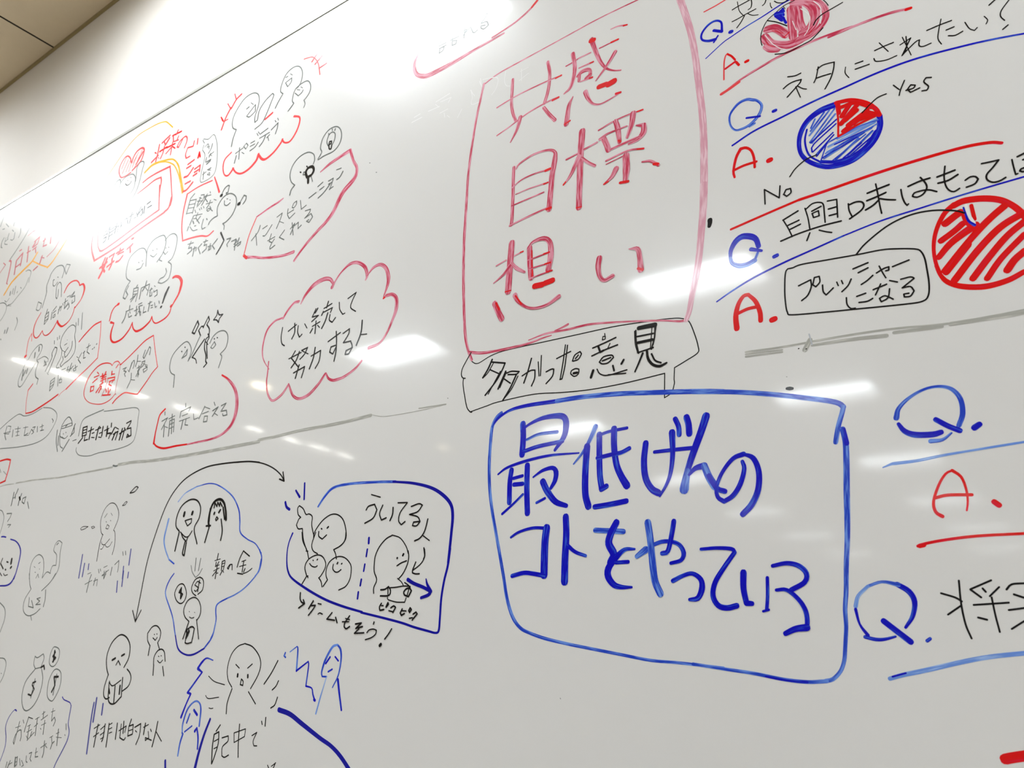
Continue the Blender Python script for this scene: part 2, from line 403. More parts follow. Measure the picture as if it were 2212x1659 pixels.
INK_DATA = """#heading_frame|pale pink marker frame around three red headings
@P
2.4-2.2-2-1.9-1.9-1.8-1.8-1.8-1.9 -605.5,2074.1 -582.5,2080.8 -548.4,2084.1 -508.2,2087.4 -473.1,2090.5 -439.3,2093.5 -406.6,2094.7 -376.7,2094.9 -359.8,2094.6
3.6-3.7-3.8-3.9-4-4.1-4.2-4.3-4.2-4.2-4.2-4.1-3.9-3.8 -605.6,2075.1 -609.8,2051.8 -615.2,2019.2 -619.5,1974.3 -621.5,1939.9 -621.3,1914.0 -621,1886.9 -620.3,1845.2 -618.4,1812.2 -615.6,1779.7 -612,1747.8 -607.5,1716.4 -601.9,1697.3 -594.9,1682.7
@p
8.5-8.1-7.9-7.9-7.7-8-8.2-8.3-8.4 -324.5,2074.4 -316.5,2042.4 -310.1,2012.1 -306.1,1979.0 -303.5,1947.3 -300.4,1909.0 -299.4,1872.5 -300.2,1830.7 -301.1,1809.1
@P
3.7-3.5-3.3-3-2.7-1.9-1.2 -598.4,1692.9 -582.2,1688.9 -564.8,1687.4 -539.5,1687.0 -513.4,1687.7 -494.5,1690.3 -482.9,1691.2
1.2-2.4-2.7-2.4-1.9-2-2.4-3 -513.6,1691.6 -491.6,1694.6 -460.8,1693.9 -431.3,1693.9 -388.9,1687.7 -349.1,1680.5 -330,1675.6 -322.5,1675.6
@p
8.5-8.1-7.7-7.3-6.9-6.4-5.9-5.6-5.3 -300.8,1820.2 -302.2,1793.2 -305.6,1760.9 -308.7,1735.7 -312.3,1717.3 -315.7,1702.9 -317.8,1693.3 -319.9,1683.7 -323.2,1675.7
@P
1.5-2.1-2.7 -478.4,1695.8 -470,1697.4 -461.5,1699.9
##lettering|large faded red heading of two characters, top of the frame
@P
4.6 -557.3,2060.7 -557.2,2042.6 -557.1,2024.7 -554.3,2009.4 -548.5,1994.0
4.8 -502.8,2063.4 -499.4,2046.0 -499.6,2028.6 -501.7,2015.6 -505.5,2003.5
2-2.1-2.1-2.2-2.3 -580.8,2027.2 -560.3,2031.3 -532.8,2034.0 -497.2,2034.5 -481.6,2033.8
1.9-2.1-2.3-2.3-2.4 -577.9,1983.9 -557.8,1989.8 -529.2,1999.3 -501.2,2003.4 -484.3,2003.6
@R
2.4 -489.9,2033.4 -481.6,2034.3
3.1 -493.3,2002.6 -484.6,2003.4
@P
6.1-5.7-4.3-1.8 -541.7,1997.4 -543.9,1987.9 -547.9,1977.3 -555.4,1965.5
4.8-5-5.2 -506.1,1996.9 -496.9,1983.0 -488.8,1972.2
1.5-1.9-2.3 -412.5,2069.9 -403.2,2069.7 -390.6,2065.7
@R
2.1 -395.3,2066.6 -390.6,2065.7
@P
2 -475.1,2044.8 -461.6,2046.5 -456.6,2048.2 -440,2048.7
1.9 -427.8,2049.5 -414.2,2050.2 -402.3,2050.5
@R
2.6 -411.8,2050.4 -402.3,2050.5
@P
6-5.8-5.9-5.1-1.7 -465.7,2058.8 -462.3,2039.9 -463.5,2023.3 -468.1,2010.0 -476.9,2004.9
1.9-2.3-2.6 -456.2,2033.4 -446.3,2033.6 -436.1,2033.7
@R
1.9 -440.5,2033.5 -436.1,2033.7
@P
4.2 -455.1,2023.0 -455.7,2014.8
4.3-6.1-5.9-4.2-5.5-4.9 -457.6,2022.4 -452.7,2026.2 -445.3,2026.3 -440.3,2023.3 -440.2,2016.5 -445.8,2013.9
1.8-2.3-2.9 -454,2012.7 -445.8,2012.2 -437,2011.7
@R
2.1 -440.9,2012.1 -437,2011.7
@P
6.9-5.9-4.7-3.3-2.2-1.8 -439.1,2067.6 -433.5,2049.1 -426.7,2030.6 -418.5,2016.9 -408.9,2009.3 -398.3,2004.9
@R
6.3 -440.4,2066.1 -435.8,2065.6
@P
5.2-4.4-3.4-2 -406.1,2034.3 -412.3,2025.8 -421.6,2015.0 -431.9,2004.8
@R
6.7 -427.7,1994.1 -417.9,1993.8
8.2 -414.7,1992.1 -407.2,1993.5
@P
1.6-5.6-7.1-7.4 -463.8,1995.5 -469,1985.1 -471,1969.3 -472.1,1960.2
@R
2.3 -474.4,1960.8 -466.7,1962.7
@P
6.5-5.1-3-2.2-2.1-1.5 -446.2,1994.8 -442.2,1984.1 -435.3,1973.8 -425.7,1969.1 -413.2,1970.4 -398.6,1973.9
@R
3 -404.7,1974.9 -398.6,1974.2
##lettering|faded red heading of two characters, middle of the frame
@P
4.7 -547.7,1926.4 -547.5,1908.1 -546.9,1888.4 -546.3,1857.5 -547,1846.6
2.6-2.7-2.9-3.1-4.2-7.4-7.9-7.7-7.5 -543.9,1923.5 -539.7,1928.7 -519,1934.5 -498.3,1933.3 -487.6,1927.3 -486.7,1916.5 -490,1895.2 -491.2,1870.5 -492.3,1851.2
2-2.1-2.1-2.2 -549,1898.0 -534.9,1904.7 -514.2,1906.7 -492.9,1905.3
@R
3.5 -499.7,1905.4 -493,1905.8
@P
1.4-1.7-2 -542.7,1887.1 -523.6,1888.5 -495.1,1888.0
@R
2.1 -501.4,1887.6 -495.4,1888.1
@P
1.8-1.9-2.1 -548.1,1872.9 -524.6,1874.7 -501,1876.6
2.5 -549.5,1846.2 -523.4,1850.2 -495.8,1853.8
@R
3.4 -495.8,1852.3 -490,1852.5
@P
8.9-8.6-8.2-7.9-7.9 -449.3,1941.0 -450.7,1913.1 -451,1881.9 -451.3,1857.6 -451.2,1840.8
@R
1.5 -454.7,1841.2 -447.8,1840.6
@P
2.5 -470.3,1910.3 -455.5,1912.8
2.5 -446,1915.3 -428.7,1918.4
6.7-5.7-4.1-1.5 -453,1907.9 -459,1895.6 -465.1,1885.2 -473.3,1877.3
@R
2.3 -470.6,1880.0 -473.3,1877.3
@P
3.7 -448.4,1904.4 -440,1895.5 -431.1,1888.2
2.1 -427,1934.0 -408.2,1938.1 -390.1,1939.6 -370.1,1938.9
@R
2 -376.7,1939.3 -370.1,1939.2
@P
7 -420.3,1920.8 -416.3,1911.5 -413.6,1902.7
6-7.1-5.2 -404.8,1937.6 -401.7,1926.2 -399.4,1908.0
@R
2.6 -400.4,1910.2 -398.1,1908.1
@P
7.8-6.5-4 -382.3,1938.8 -384.1,1925.5 -389.6,1910.5
3.7-2.9-2.3-2 -425.2,1921.0 -417.2,1924.3 -406.5,1925.2 -390,1925.5
2-6.1-8.1-5.3-2.4 -378.2,1921.7 -368.7,1918.3 -369.5,1909.2 -376.7,1902.9 -387.7,1900.9
3.3 -409.6,1902.5 -389.9,1904.5 -373.8,1905.6
2.5 -416.4,1889.6 -397.2,1892.2 -385.4,1892.5 -369.2,1888.4
@R
2 -376.7,1890.2 -369.2,1888.4
@P
1.3 -416.4,1885.0 -400.2,1887.2 -388.4,1889.0
8.8-8.9-6 -391,1887.0 -390.5,1868.8 -391.9,1854.7
@R
3.3 -398.2,1855.1 -388.2,1853.5
@P
7-5.3-1.8 -403.3,1874.7 -408.9,1866.1 -418.9,1859.9
@R
2.1 -413.4,1861.6 -418.9,1859.9
@P
2-3.1-4.2 -371,1872.1 -361.1,1869.6 -351.6,1861.5
@R
3.3 -356.9,1864.5 -352,1862.8
##lettering|faded red complex character at the bottom left of the frame
@P
8.6-9-9.1-9.1 -544.5,1821.5 -545.3,1797.7 -545.9,1778.0 -546.3,1759.3
@R
1.6 -550.4,1759.2 -542.2,1759.3
@P
1.8 -566.2,1797.0 -551.6,1800.9
1.7 -539.6,1803.4 -527,1805.9
@R
1.7 -531.2,1805.5 -527,1806.0
@P
5.1-3.8-1.5 -545.8,1791.7 -553.9,1783.1 -568.6,1774.8
3.9-4.9-3.2 -542.5,1794.2 -535.2,1785.9 -523.7,1778.2
7.5 -517.9,1807.9 -516.6,1790.2 -513.9,1768.6
@R
1.6 -514.3,1803.2 -512,1769.6
@P
2.3-3.9-5.8-6.6-8.2-7.4 -520.4,1807.9 -513.2,1814.3 -498.3,1814.7 -489.5,1806.9 -487.5,1790.0 -490.4,1772.2
1.9 -519.6,1792.2 -489.3,1794.6
1.9 -517.3,1780.3 -487.2,1781.0
1.9 -516.7,1767.8 -484.9,1770.7
@R
2.2 -497.4,1794.4 -489.7,1794.7
2.2 -495.2,1781.0 -487.5,1781.1
2.2 -492.4,1770.3 -485.2,1770.5
7.2 -508.4,1756.6 -497.4,1756.0
6.9 -494.7,1756.8 -483.7,1757.9
@P
7.3-7.5-7.7 -565.2,1747.9 -559.2,1736.1 -553.4,1726.0
@R
3.3 -562.9,1747.4 -558,1738.8
@P
6.7-4.5-3.4-3.2-3.9-5.6 -535.8,1751.6 -531.1,1743.1 -519,1733.1 -505.8,1728.7 -489.9,1729.4 -474.5,1735.9
@R
2.2 -534.9,1750.6 -525.9,1738.3
##lettering|faded red character of two short strokes at the bottom right of the frame
@P
7.3-6.6-5.1-4.6-5.2 -423.2,1769.2 -424.5,1759.0 -422.1,1747.2 -416.2,1741.3 -406.4,1744.0
1.3-5.5-5.8-7.5 -386.8,1770.6 -376.7,1767.9 -374,1756.9 -372.9,1743.0
@R
3 -376,1744.9 -370.6,1742.2
#speech_bubble|black speech bubble with a heading of six bold black characters
@K
1.2 -596.5,1691.8 -596.8,1684.5 -592.8,1679.4 -584.7,1676.5 -567.8,1682.2 -551.1,1684.9 -527.9,1685.5 -491.2,1685.4 -445.7,1685.4 -402.7,1685.3 -362.1,1682.7 -338.8,1680.6 -327.5,1678.1 -320.1,1673.2 -314.3,1657.8 -311.2,1645.1 -312,1639.0 -324.6,1633.1 -336.4,1628.2
1.1 -336.4,1628.2 -337,1616.1 -336.7,1612.3 -339.9,1603.3 -347.4,1599.1
1.1 -347.4,1599.1 -346.9,1624.2
1.2 -346.9,1624.2 -388.6,1621.3 -429.8,1620.6 -464.5,1622.6 -504.1,1626.4 -552.1,1624.7 -568.6,1622.3 -592.3,1618.6
1.5 -596.5,1692.1 -603.7,1681.7 -608.4,1673.7 -609.2,1666.5 -606.5,1662.1 -602.8,1661.1
1.4 -605.5,1661.5 -605.6,1654.3 -601.9,1639.4 -597.1,1624.5 -591.4,1618.3 -589.3,1618.1
##lettering|bold black heading inside the speech bubble
@K
2.4 -564.1,1677.5 -569.3,1667.0 -576.3,1657.4
2.1 -564.7,1674.5 -545.1,1669.8 -548.8,1662.0 -556.3,1650.6 -571.3,1635.5
1.7 -565.8,1665.2 -553.5,1658.6
2.3 -543.6,1659.7 -548,1650.7 -553.2,1640.4
1.8 -541.8,1657.3 -535.3,1658.3 -524.7,1656.2 -528.6,1653.7 -540.1,1655.2
2.2 -528.5,1653.0 -535.8,1639.0 -545.6,1625.4
1.7 -546.4,1651.8 -536.1,1644.3
1.4 -561.6,1673.5 -569,1662.6 -574.7,1657.9
1.4 -551.2,1661.0 -561,1645.8 -567.1,1636.2
1.4 -526,1651.2 -534.1,1637.4 -544.5,1626.6
1.4 -550.7,1641.4 -542.7,1658.2
1.7 -520.3,1650.3 -509.4,1654.6 -503.1,1654.2 -503.1,1644.7 -506.9,1636.5
1.9 -508.5,1668.9 -512.6,1654.5 -517.5,1641.6
1.7 -488.1,1649.6 -481.3,1651.6 -478.2,1651.0 -479.5,1643.5 -487.6,1636.1
1.4 -499.1,1663.1 -497.3,1646.4
1.4 -495.2,1669.9 -495.4,1646.4
1.5 -474.9,1662.6 -457,1667.6
1.5 -464,1676.4 -466.4,1657.3 -469.5,1637.8
1.5 -461.3,1675.5 -464,1651.5 -467.2,1638.1 -469.9,1637.9
1.5 -454.5,1656.2 -451.7,1662.4 -445.2,1665.2 -443.3,1662.2 -447.1,1656.9 -453.7,1655.8
1.6 -450.8,1658.2 -447.3,1661.6
1.4 -456.3,1642.0 -455.6,1645.2 -450.5,1646.9 -446.1,1645.5 -446.7,1640.4 -451.8,1638.4 -456.3,1642.0
2.7 -452.6,1642.0 -448.2,1642.0
1.1 -418,1673.0 -417.4,1676.8 -414.5,1676.5 -414.5,1673.6 -418,1673.0
1.1 -415.3,1679.9 -414.7,1675.2
1.2 -408.8,1667.5 -411.5,1662.2
1.7 -429.6,1666.2 -416.5,1669.0 -401.9,1672.7
1.7 -430.5,1657.5 -416.4,1661.1 -399.8,1664.2
1.6 -421.2,1649.0 -416.3,1654.0 -406.6,1654.1 -404.5,1651.2 -410.6,1646.5 -417.6,1646.4 -421.2,1649.0
1.7 -417.7,1649.7 -407.6,1651.7
2.4 -422.9,1666.9 -420.3,1659.9 -416.4,1661.1
3 -431.1,1633.9 -428.5,1641.0
1.4 -423.8,1641.7 -420.2,1635.9 -410.5,1632.8 -388.7,1635.0
1.4 -410.5,1633.3 -390,1631.5
2.1 -405.1,1642.3 -403.6,1636.7
2.3 -395.2,1642.5 -392.5,1646.5
1.6 -378.7,1675.8 -378.1,1662.9 -375.4,1650.3
1.6 -376.7,1651.2 -359,1653.5
1 -380.1,1675.4 -379.4,1661.8 -376.7,1651.2
1.1 -360.2,1677.1 -362.3,1652.9
1.1 -355.6,1676.2 -359,1656.7
4.5-4.8-5.2 -375.4,1677.7 -367.4,1677.7 -356.9,1677.5
1.7 -356.9,1677.7 -357.6,1663.9 -361.2,1652.1
1.8 -377,1668.8 -358.9,1668.6
3.1 -376.5,1661.9 -359.9,1662.1
2.4-2-1.7 -370.8,1649.5 -375.4,1639.6 -379.6,1631.4
2.5-2.8-2.9-2.9-2.1 -366.2,1651.7 -364.9,1642.8 -359.8,1635.6 -352.1,1632.5 -344.7,1634.7
1.9 -361,1647.0 -357.2,1639.5 -350.8,1635.9
#heading_frame|blue marker frame around the large blue heading
@b
3.9-4.2-4.3-4.2-4.2-4.1-4-3.9-3.9-3.9-4-4-3.9-3.6-3.3-3.2-3-2.9-2.8-2.7-2.6-2.4 -546.3,1611.3 -552.6,1607.0 -558.2,1596.9 -559.6,1578.2 -559.6,1554.3 -557.2,1528.0 -551.9,1502.1 -543.6,1473.0 -535.6,1444.9 -531.2,1429.2 -528.1,1416.2 -523.6,1403.4 -517,1390.9 -508,1382.2 -497.5,1377.9 -477.9,1372.8 -450.7,1368.3 -424.7,1364.8 -393.5,1360.7 -363.9,1356.9 -335.6,1355.8 -295.5,1353.3
@B
2.4-2.9-3.4-4.3-4.7-4.9 -558.2,1596.9 -550.8,1605.1 -535,1612.5 -511.3,1614.8 -473.1,1614.2 -443.9,1614.1
@b
5-5.1-5.1-5.1-5-5 -473.1,1614.2 -443.9,1614.1 -402,1611.3 -362.5,1606.7 -313.3,1600.4 -287.2,1596.1
4.6 -317.8,1600.6 -279.5,1594.7 -245,1587.3 -218.8,1580.6 -193.9,1573.5 -185.5,1570.0 -182.1,1566.5
4.2 -182.1,1566.5 -183.7,1560.9 -187.6,1549.6 -190.6,1536.8
4.8-4.9-5.1-5.1-4.7-4.3-4-3.7-3.5-3.3-3.2-3.1-3-3.1-3.2 -184.1,1547.3 -182.6,1536.2 -183.1,1521.0 -184.8,1496.2 -186.2,1471.9 -187.6,1454.0 -189.7,1435.8 -191.4,1415.6 -193.2,1401.9 -193.5,1388.3 -195.5,1371.6 -196.9,1362.7 -200.3,1354.9 -206.4,1348.9 -212.2,1347.2
@B
4.3 -183.8,1546.6 -181.8,1534.8
@b
2.7-2.7-2.8-2.8-2.9-3 -323.3,1355.4 -295.1,1352.6 -269.5,1350.2 -245,1346.8 -226.1,1345.8 -211,1347.2
@B
1.6 -259.6,1348.2 -245,1346.3 -226.1,1345.5
##lettering|large blue heading, upper line
@B
7.5 -516.2,1594.5 -514.9,1578.3 -515.5,1560.5
2.5-3.2-4.8-6.5-7.1-7.7-6.4-3.6 -518,1586.5 -508.6,1592.6 -490.5,1597.7 -469.5,1597.4 -461.8,1593.3 -460.3,1584.5 -462.9,1573.4 -473.3,1560.8
@b
3.1-3.5-3.9 -510.1,1576.2 -494.3,1580.4 -471.1,1580.1
@B
4.5 -513.3,1563.6 -495.2,1567.0 -464.2,1569.2
2.1-3.2-3.5-2.9-1.7 -546.6,1541.7 -534.3,1548.0 -508.2,1553.1 -478.3,1555.7 -443.8,1554.5
6.3 -528.6,1544.6 -530.1,1530.9 -529.4,1509.7
6.9 -507.9,1547.7 -507.4,1524.0 -505.3,1496.9
3.7 -525.7,1535.4 -513.7,1537.1
4.8 -524.5,1528.6 -513,1528.5
2.9 -538.2,1498.1 -524.1,1507.8 -512.1,1517.1
2-3.7-4.6-6.2-5.6-3.8 -499.7,1534.4 -488,1540.4 -475.6,1542.1 -471,1537.0 -472.1,1528.5 -476.9,1520.9
7.5-7.6-6.5-4.7 -487.2,1528.5 -481.2,1518.2 -470.6,1506.5 -457.4,1501.4
2.9 -494.2,1507.0 -483.8,1510.9
@b
5.7-4.8-3.4-1.7 -424.5,1580.0 -430.1,1568.3 -438.2,1555.8 -449.8,1543.5
@B
7.6 -434.1,1560.2 -435.6,1536.1 -435.1,1512.2 -431.4,1499.1
6.7 -419.9,1571.0 -419.5,1546.5 -418.5,1528.6 -416.3,1516.0
3.3 -421.6,1570.0 -408.4,1572.8 -388.4,1574.0
7.2-6.9-6.9-7.1-7.9 -403,1574.8 -402.8,1556.7 -400,1538.6 -394.7,1526.4 -388.4,1516.4
4.4 -421.8,1547.0 -405.4,1548.9 -394.8,1549.7 -385.7,1553.1
5.5 -416.9,1514.9 -411,1517.6
5.4 -424,1498.0 -407.5,1499.2 -388.8,1501.3
6.4-6.7-6.8-6.7-6.8 -367.8,1556.1 -369.8,1538.0 -368,1521.8 -361.8,1511.1 -354.8,1506.6
3.5-3.8-4 -358.5,1546.4 -338.3,1546.4 -319.6,1546.1
6.8-5.3-4.3-3.4-2.4 -339.9,1563.5 -339.5,1544.0 -341.6,1526.2 -346,1514.3 -353.3,1503.5
5.2 -336.4,1576.3 -333.1,1568.4 -332.6,1560.5
6.5 -324.8,1576.5 -322.9,1569.4 -322.3,1560.2
7.7-7.3-6.8-6 -305.1,1575.0 -310.8,1559.9 -319.4,1539.6 -325,1524.6
@b
5.9-7.7-9.4 -325,1524.6 -326.9,1516.0 -328.5,1507.9
@B
3-4.9-6.7 -323.3,1521.2 -316.8,1526.6 -308.1,1528.0
@b
6.6-7.1-7.5 -308.1,1528.0 -303.9,1517.2 -298.5,1508.2
@B
4.9 -303.9,1518.3 -296.8,1506.5 -289.2,1502.9
3.5-4.2-4.8-4.7-4.2-3.9-3.7-3.6-4.2-4.7 -272,1528.4 -270.5,1521.8 -274.5,1508.7 -281.7,1498.6 -290.2,1493.9 -296,1498.3 -296.8,1507.8 -290.7,1520.9 -280.5,1532.0 -270.6,1535.1
2.9-4.8-5.3-5.6-5.8-5.4 -270.6,1535.1 -261.9,1530.4 -257.5,1517.9 -258.8,1502.1 -265.1,1489.5 -273.5,1481.5
##lettering|large blue heading, lower line
@B
2.7-3-3.2-3.5 -525.1,1472.8 -514.8,1477.8 -497.1,1481.1 -478.9,1479.8
8.6 -480.3,1480.2 -481.7,1467.9 -481.9,1450.3 -481.6,1433.6
4.5 -521.2,1433.2 -506.6,1436.0 -494.9,1435.0 -481.9,1432.8
7.2-7.6-7.9-8.2 -457.6,1490.2 -456.4,1472.6 -457.1,1449.6 -457,1426.6
4.3-3.7-3.2 -453.9,1461.1 -445.2,1454.9 -433.3,1450.8
@b
5.2 -422.9,1475.0 -407.1,1473.6 -391.8,1472.2
@B
6.9-7.5-7.9-8.1-8.4 -399.5,1481.3 -405.8,1470.2 -407.6,1461.3 -402,1451.2 -405.2,1443.6
2.2-4.2-6.2-7.2-7.1-6-4.2-2.3 -379.8,1455.3 -390.4,1455.1 -400.4,1447.3 -407.7,1438.2 -407.9,1430.5 -401.5,1422.9 -392.7,1420.6 -382.8,1420.5
3.7 -399.8,1443.4 -386.6,1443.7
@b
4.6-6.8 -377.4,1448.4 -368.2,1454.3
@B
3.7-3.8-3.8-4.1-4.6-3.8-3.2 -360.9,1458.3 -351.3,1461.0 -341.9,1460.6 -333.9,1457.1 -330,1449.8 -332.9,1443.6 -342.8,1441.3
@b
6.9 -365.9,1479.4 -363.3,1462.8 -361,1440.3 -358.8,1425.5 -353.6,1414.5
@B
5-4.9-4.7-4.3 -339.3,1479.0 -341.6,1467.1 -345.6,1452.4 -351.5,1450.3
4.2-3.7-3.8-4.8-5.7-4.9-3 -341,1425.6 -330.9,1430.0 -321.9,1431.6 -314.2,1426.4 -313.3,1418.4 -317.4,1410.4 -325.1,1409.2
2.9-3.2-3.5-4-4.3-4.7-4.9-4.9-4.8-4.9 -313.3,1452.7 -298.5,1453.2 -284.9,1451.9 -282.3,1448.8 -292.2,1436.3 -300.8,1423.8 -303.2,1412.5 -298.7,1404.3 -290.7,1402.2 -282,1404.0
5.8-5.4-4.9-4.1 -275,1431.5 -275.5,1418.5 -273.4,1406.2 -268.5,1405.8
3 -254.4,1426.8 -254.9,1412.2 -256.2,1400.8
2.1 -259.3,1399.6 -254.4,1400.8
3.2-3.7-4.2-4.4-4.2-4.2 -249.4,1436.5 -237.4,1438.4 -227.6,1436.0 -221.7,1429.8 -223.6,1422.7 -234.9,1416.6
2.7-3.3-3.8-4-3.9-3.7 -247.3,1416.7 -238.6,1416.7 -229.3,1409.1 -224.1,1399.8 -223.5,1389.9 -225.6,1386.4
4.1-5-5.9 -241.6,1382.2 -233.1,1385.9 -224,1387.2
#ruled_line|blue rule under the topmost question
@B
1.2-1.3-1.4-1.4-1.5-1.6-1.6 -294.4,1973.6 -275.5,1984.7 -265.5,1988.3 -249.2,1993.3 -230.1,1997.8 -211.4,2003.0 -199.2,2004.9
##lettering|black question text cut by the top of the picture
@K
1.4 -262.8,2022.4 -256.4,2023.8 -243.4,2025.6
0.9 -256.8,2030.2 -255.3,2017.8 -251.1,2009.1
1.2 -241.8,2025.5 -241.4,2019.9 -242.6,2015.2 -245.5,2014.0
1.3 -263.5,2007.1 -256.4,2007.9 -249.2,2009.3 -237.4,2010.8
1.3 -249.9,2008.1 -254,2001.8 -258.7,1996.8
1 -246,2008.9 -241.1,2004.3 -235.2,2002.1
1.3 -226,2017.4 -227.8,2012.9 -230.2,2011.5
0.9 -222,2010.7 -221.9,2006.9 -220.6,2003.2
1.1 -217.7,2010.7 -214.2,2006.7 -208.9,2004.3 -204,2005.1
0.4 -205.3,2006.2 -205.1,2005.0 -204.6,2003.6
##question_letter|small dark blue letter with a dot, topmost of its kind
@B
2.9-2.3-2.7-2.9-2.7-2.3-3.2-3.9 -275.2,2001.3 -275.6,2012.4 -282.2,2017.6 -290.9,2015.9 -298,2008.4 -298.2,2000.6 -291.5,1995.4 -283,1993.3
2.1 -284.8,1990.3 -279.9,1996.7
3.4 -284.3,2005.8 -275.2,2000.0
4.4 -266.2,1995.0 -264.5,1994.8
#ruled_line|end of a thin red rule at the top of the picture
@r
1.6 -294.7,2035.9 -281.6,2037.4 -268.8,2039.8
#pie_chart|sketched pie chart filled with smeared pink, cut by the top of the picture
@P
9.1 -226.7,1979.3 -218.9,1977.0 -212,1969.2 -208.2,1963.7
9.7 -230.2,1970.7 -224.6,1960.6 -216.4,1954.6 -205.4,1950.1 -193.6,1951.0
8.7 -201.7,1992.8 -201.9,1979.6 -201.4,1968.4 -201.4,1958.3
8.2 -195.5,1996.3 -194.4,1985.4 -193.6,1970.4 -190.3,1957.3
10.4 -197.7,1999.6 -187.9,1995.3 -181.4,1986.8 -178.6,1977.4 -179.9,1966.5 -185.5,1959.2 -191.4,1957.8
7.1 -184.9,1996.0 -175.6,1987.5 -169.5,1977.1 -168.4,1967.9 -170.5,1961.8 -175.4,1956.4 -184.9,1951.8 -196.6,1950.2
6 -229.6,1958.6 -225,1952.8 -217.3,1949.2
@R
1.1 -210.4,1961.5 -204.5,1965.2
0.5 -222,1975.5 -216.2,1971.2 -211,1966.5
0.5 -228.7,1964.0 -225.9,1958.3 -222.4,1955.6
0.6 -186,1953.0 -182.9,1956.5
@W
0.8 -229.5,1973.3 -222.8,1959.8 -215.5,1950.5 -208.6,1945.2
0.8 -191.9,1987.8 -184.9,1977.7 -183.7,1970.5 -186.1,1959.5 -190.5,1953.8
0.8 -178.9,1990.6 -173.7,1982.1 -172.5,1974.3 -174,1960.7
0.7 -200.8,1976.9 -198,1964.6
@K
1 -197.6,2001.1 -208.5,2000.0 -217.9,1995.1 -226.2,1990.2 -231.5,1981.7 -233.8,1973.8 -233.8,1966.5 -233.1,1962.1
0.7 -209.1,1999.9 -207.3,1995.6
1.2 -226.2,1990.1 -216.7,1983.4 -206.7,1973.9
@B
5.5 -216.2,1992.0 -210.6,1984.0
3.8 -211.8,1995.0 -209.8,1988.7
5.1 -216.8,1993.7 -210.8,1992.2
2.7 -209.4,1983.4 -207.4,1977.9
2.7 -209.9,1997.0 -208.9,1992.7
@K
1.2 -220.3,1945.2 -212.9,1942.5 -205.9,1941.7 -198.2,1942.8 -191.1,1944.1 -184.7,1945.3 -178.7,1949.5 -172.2,1954.5
0.8 -169.6,1987.3 -167.3,1983.2 -165.3,1978.2
1.4-1.4-1.3-1.2-1.1 -180.8,1961.9 -178.2,1966.4 -172.2,1970.5 -163.6,1972.6 -151.9,1975.1
#answer_letter|red letter with a dot, topmost of its kind
@r
1.7 -275.1,1938.0 -274.7,1949.7 -274,1960.6 -272.2,1967.2 -270.1,1968.9
@R
2.3 -269.9,1968.0 -265.8,1963.6 -262.2,1957.4
2.8 -261.1,1954.0 -258.4,1949.1
2.5 -273.1,1950.8 -268.2,1952.7 -262,1955.1
3.5 -251.1,1949.8 -248.6,1950.1
#ruled_line|faded pink rule below the topmost pie chart
@P
1.8-2.2-2.6-2.8-3-2.9-2.7-2.4 -277.6,1920.8 -267.9,1926.1 -251.8,1932.2 -233.1,1937.0 -214.8,1940.9 -197,1942.6 -174,1943.7 -145.8,1943.0
@r
3.3 -278.7,1921.4 -270.4,1923.9 -259,1928.2
@P
2.6-2.8-2.9-3 -167.8,1941.1 -139.8,1942.5 -113.1,1941.9 -94,1938.6
@R
3.1 -97.8,1938.8 -93.8,1938.6
#ruled_line|long blue rule above the blue pie chart
@B
2.1-2.2-2.2-2.2-2.2-2.2-2.1-2-1.9-1.8 -269,1855.3 -246.1,1863.7 -215.7,1869.2 -186.5,1874.5 -158.5,1878.0 -125,1881.8 -93.2,1882.3 -57.5,1878.6 -35,1875.1 -11.9,1870.2
##question_letter|round blue letter with a dot above the blue rule
@b
3.2-3.3-3.2-2.5-2.1-2.1-2.7-3.1-3.3-2.8-2.7-3.1 -244.4,1899.8 -252.1,1903.7 -261.6,1901.9 -270,1892.6 -270.4,1881.0 -265.9,1872.7 -259.7,1871.0 -250.3,1872.7 -240.7,1880.0 -236.9,1889.9 -241.4,1898.0 -247.5,1901.8
@B
2.4 -253,1881.9 -239.3,1878.5
@b
2.3 -250.4,1870.6 -244.9,1872.3
@B
3.7 -225.6,1878.9 -223.4,1879.2
##lettering|black question text on the long blue rule
@K
1 -154.8,1900.1 -155.7,1893.7 -152.7,1887.0
1.4 -146,1899.9 -139.2,1899.9
1.4 -146.4,1893.9 -134.1,1893.9
1.4 -128,1906.7 -120.1,1907.7 -111.6,1908.2
1 -123.5,1913.4 -116.8,1900.6
1.2 -129.4,1898.3 -127.8,1894.4 -118.9,1892.0 -110.1,1892.8
1.1 -100.6,1909.7 -101,1899.1 -103.5,1892.8 -105.9,1890.6
1.2 -106.3,1902.9 -96.9,1906.3 -105.5,1891.2
0.9 -103.7,1910.4 -98.3,1887.9
1.2 -105.5,1891.2 -94,1899.9 -90.1,1900.9 -91,1895.2 -87.9,1892.6 -81.3,1893.1
1.3 -83.2,1908.0 -73.3,1908.9 -63.1,1909.1
1 -70.9,1914.6 -73.8,1904.2 -75.4,1895.2 -73.3,1888.2
1.3 -68.1,1901.1 -61.8,1901.6
1.3 -67,1894.4 -61.9,1892.3 -55.8,1893.8
1 -53.1,1902.2 -50.5,1894.2 -46.9,1890.3 -44.6,1892.4
0.9 -38.2,1901.2 -36.1,1896.2 -37.7,1892.9
1.3 -33.3,1910.8 -29.3,1913.5 -26.9,1914.7
1 -18,1909.3 -25.1,1901.0 -26.4,1895.3 -24,1889.8
1.2 -26.4,1881.6 -22.2,1884.1
1.4 -209.3,1912.8 -202.4,1910.9 -196.5,1911.5
1.4 -214.4,1900.8 -209.2,1903.8 -202.8,1904.8 -196.5,1904.0 -197.8,1901.0 -201.5,1897.7 -211.2,1889.5
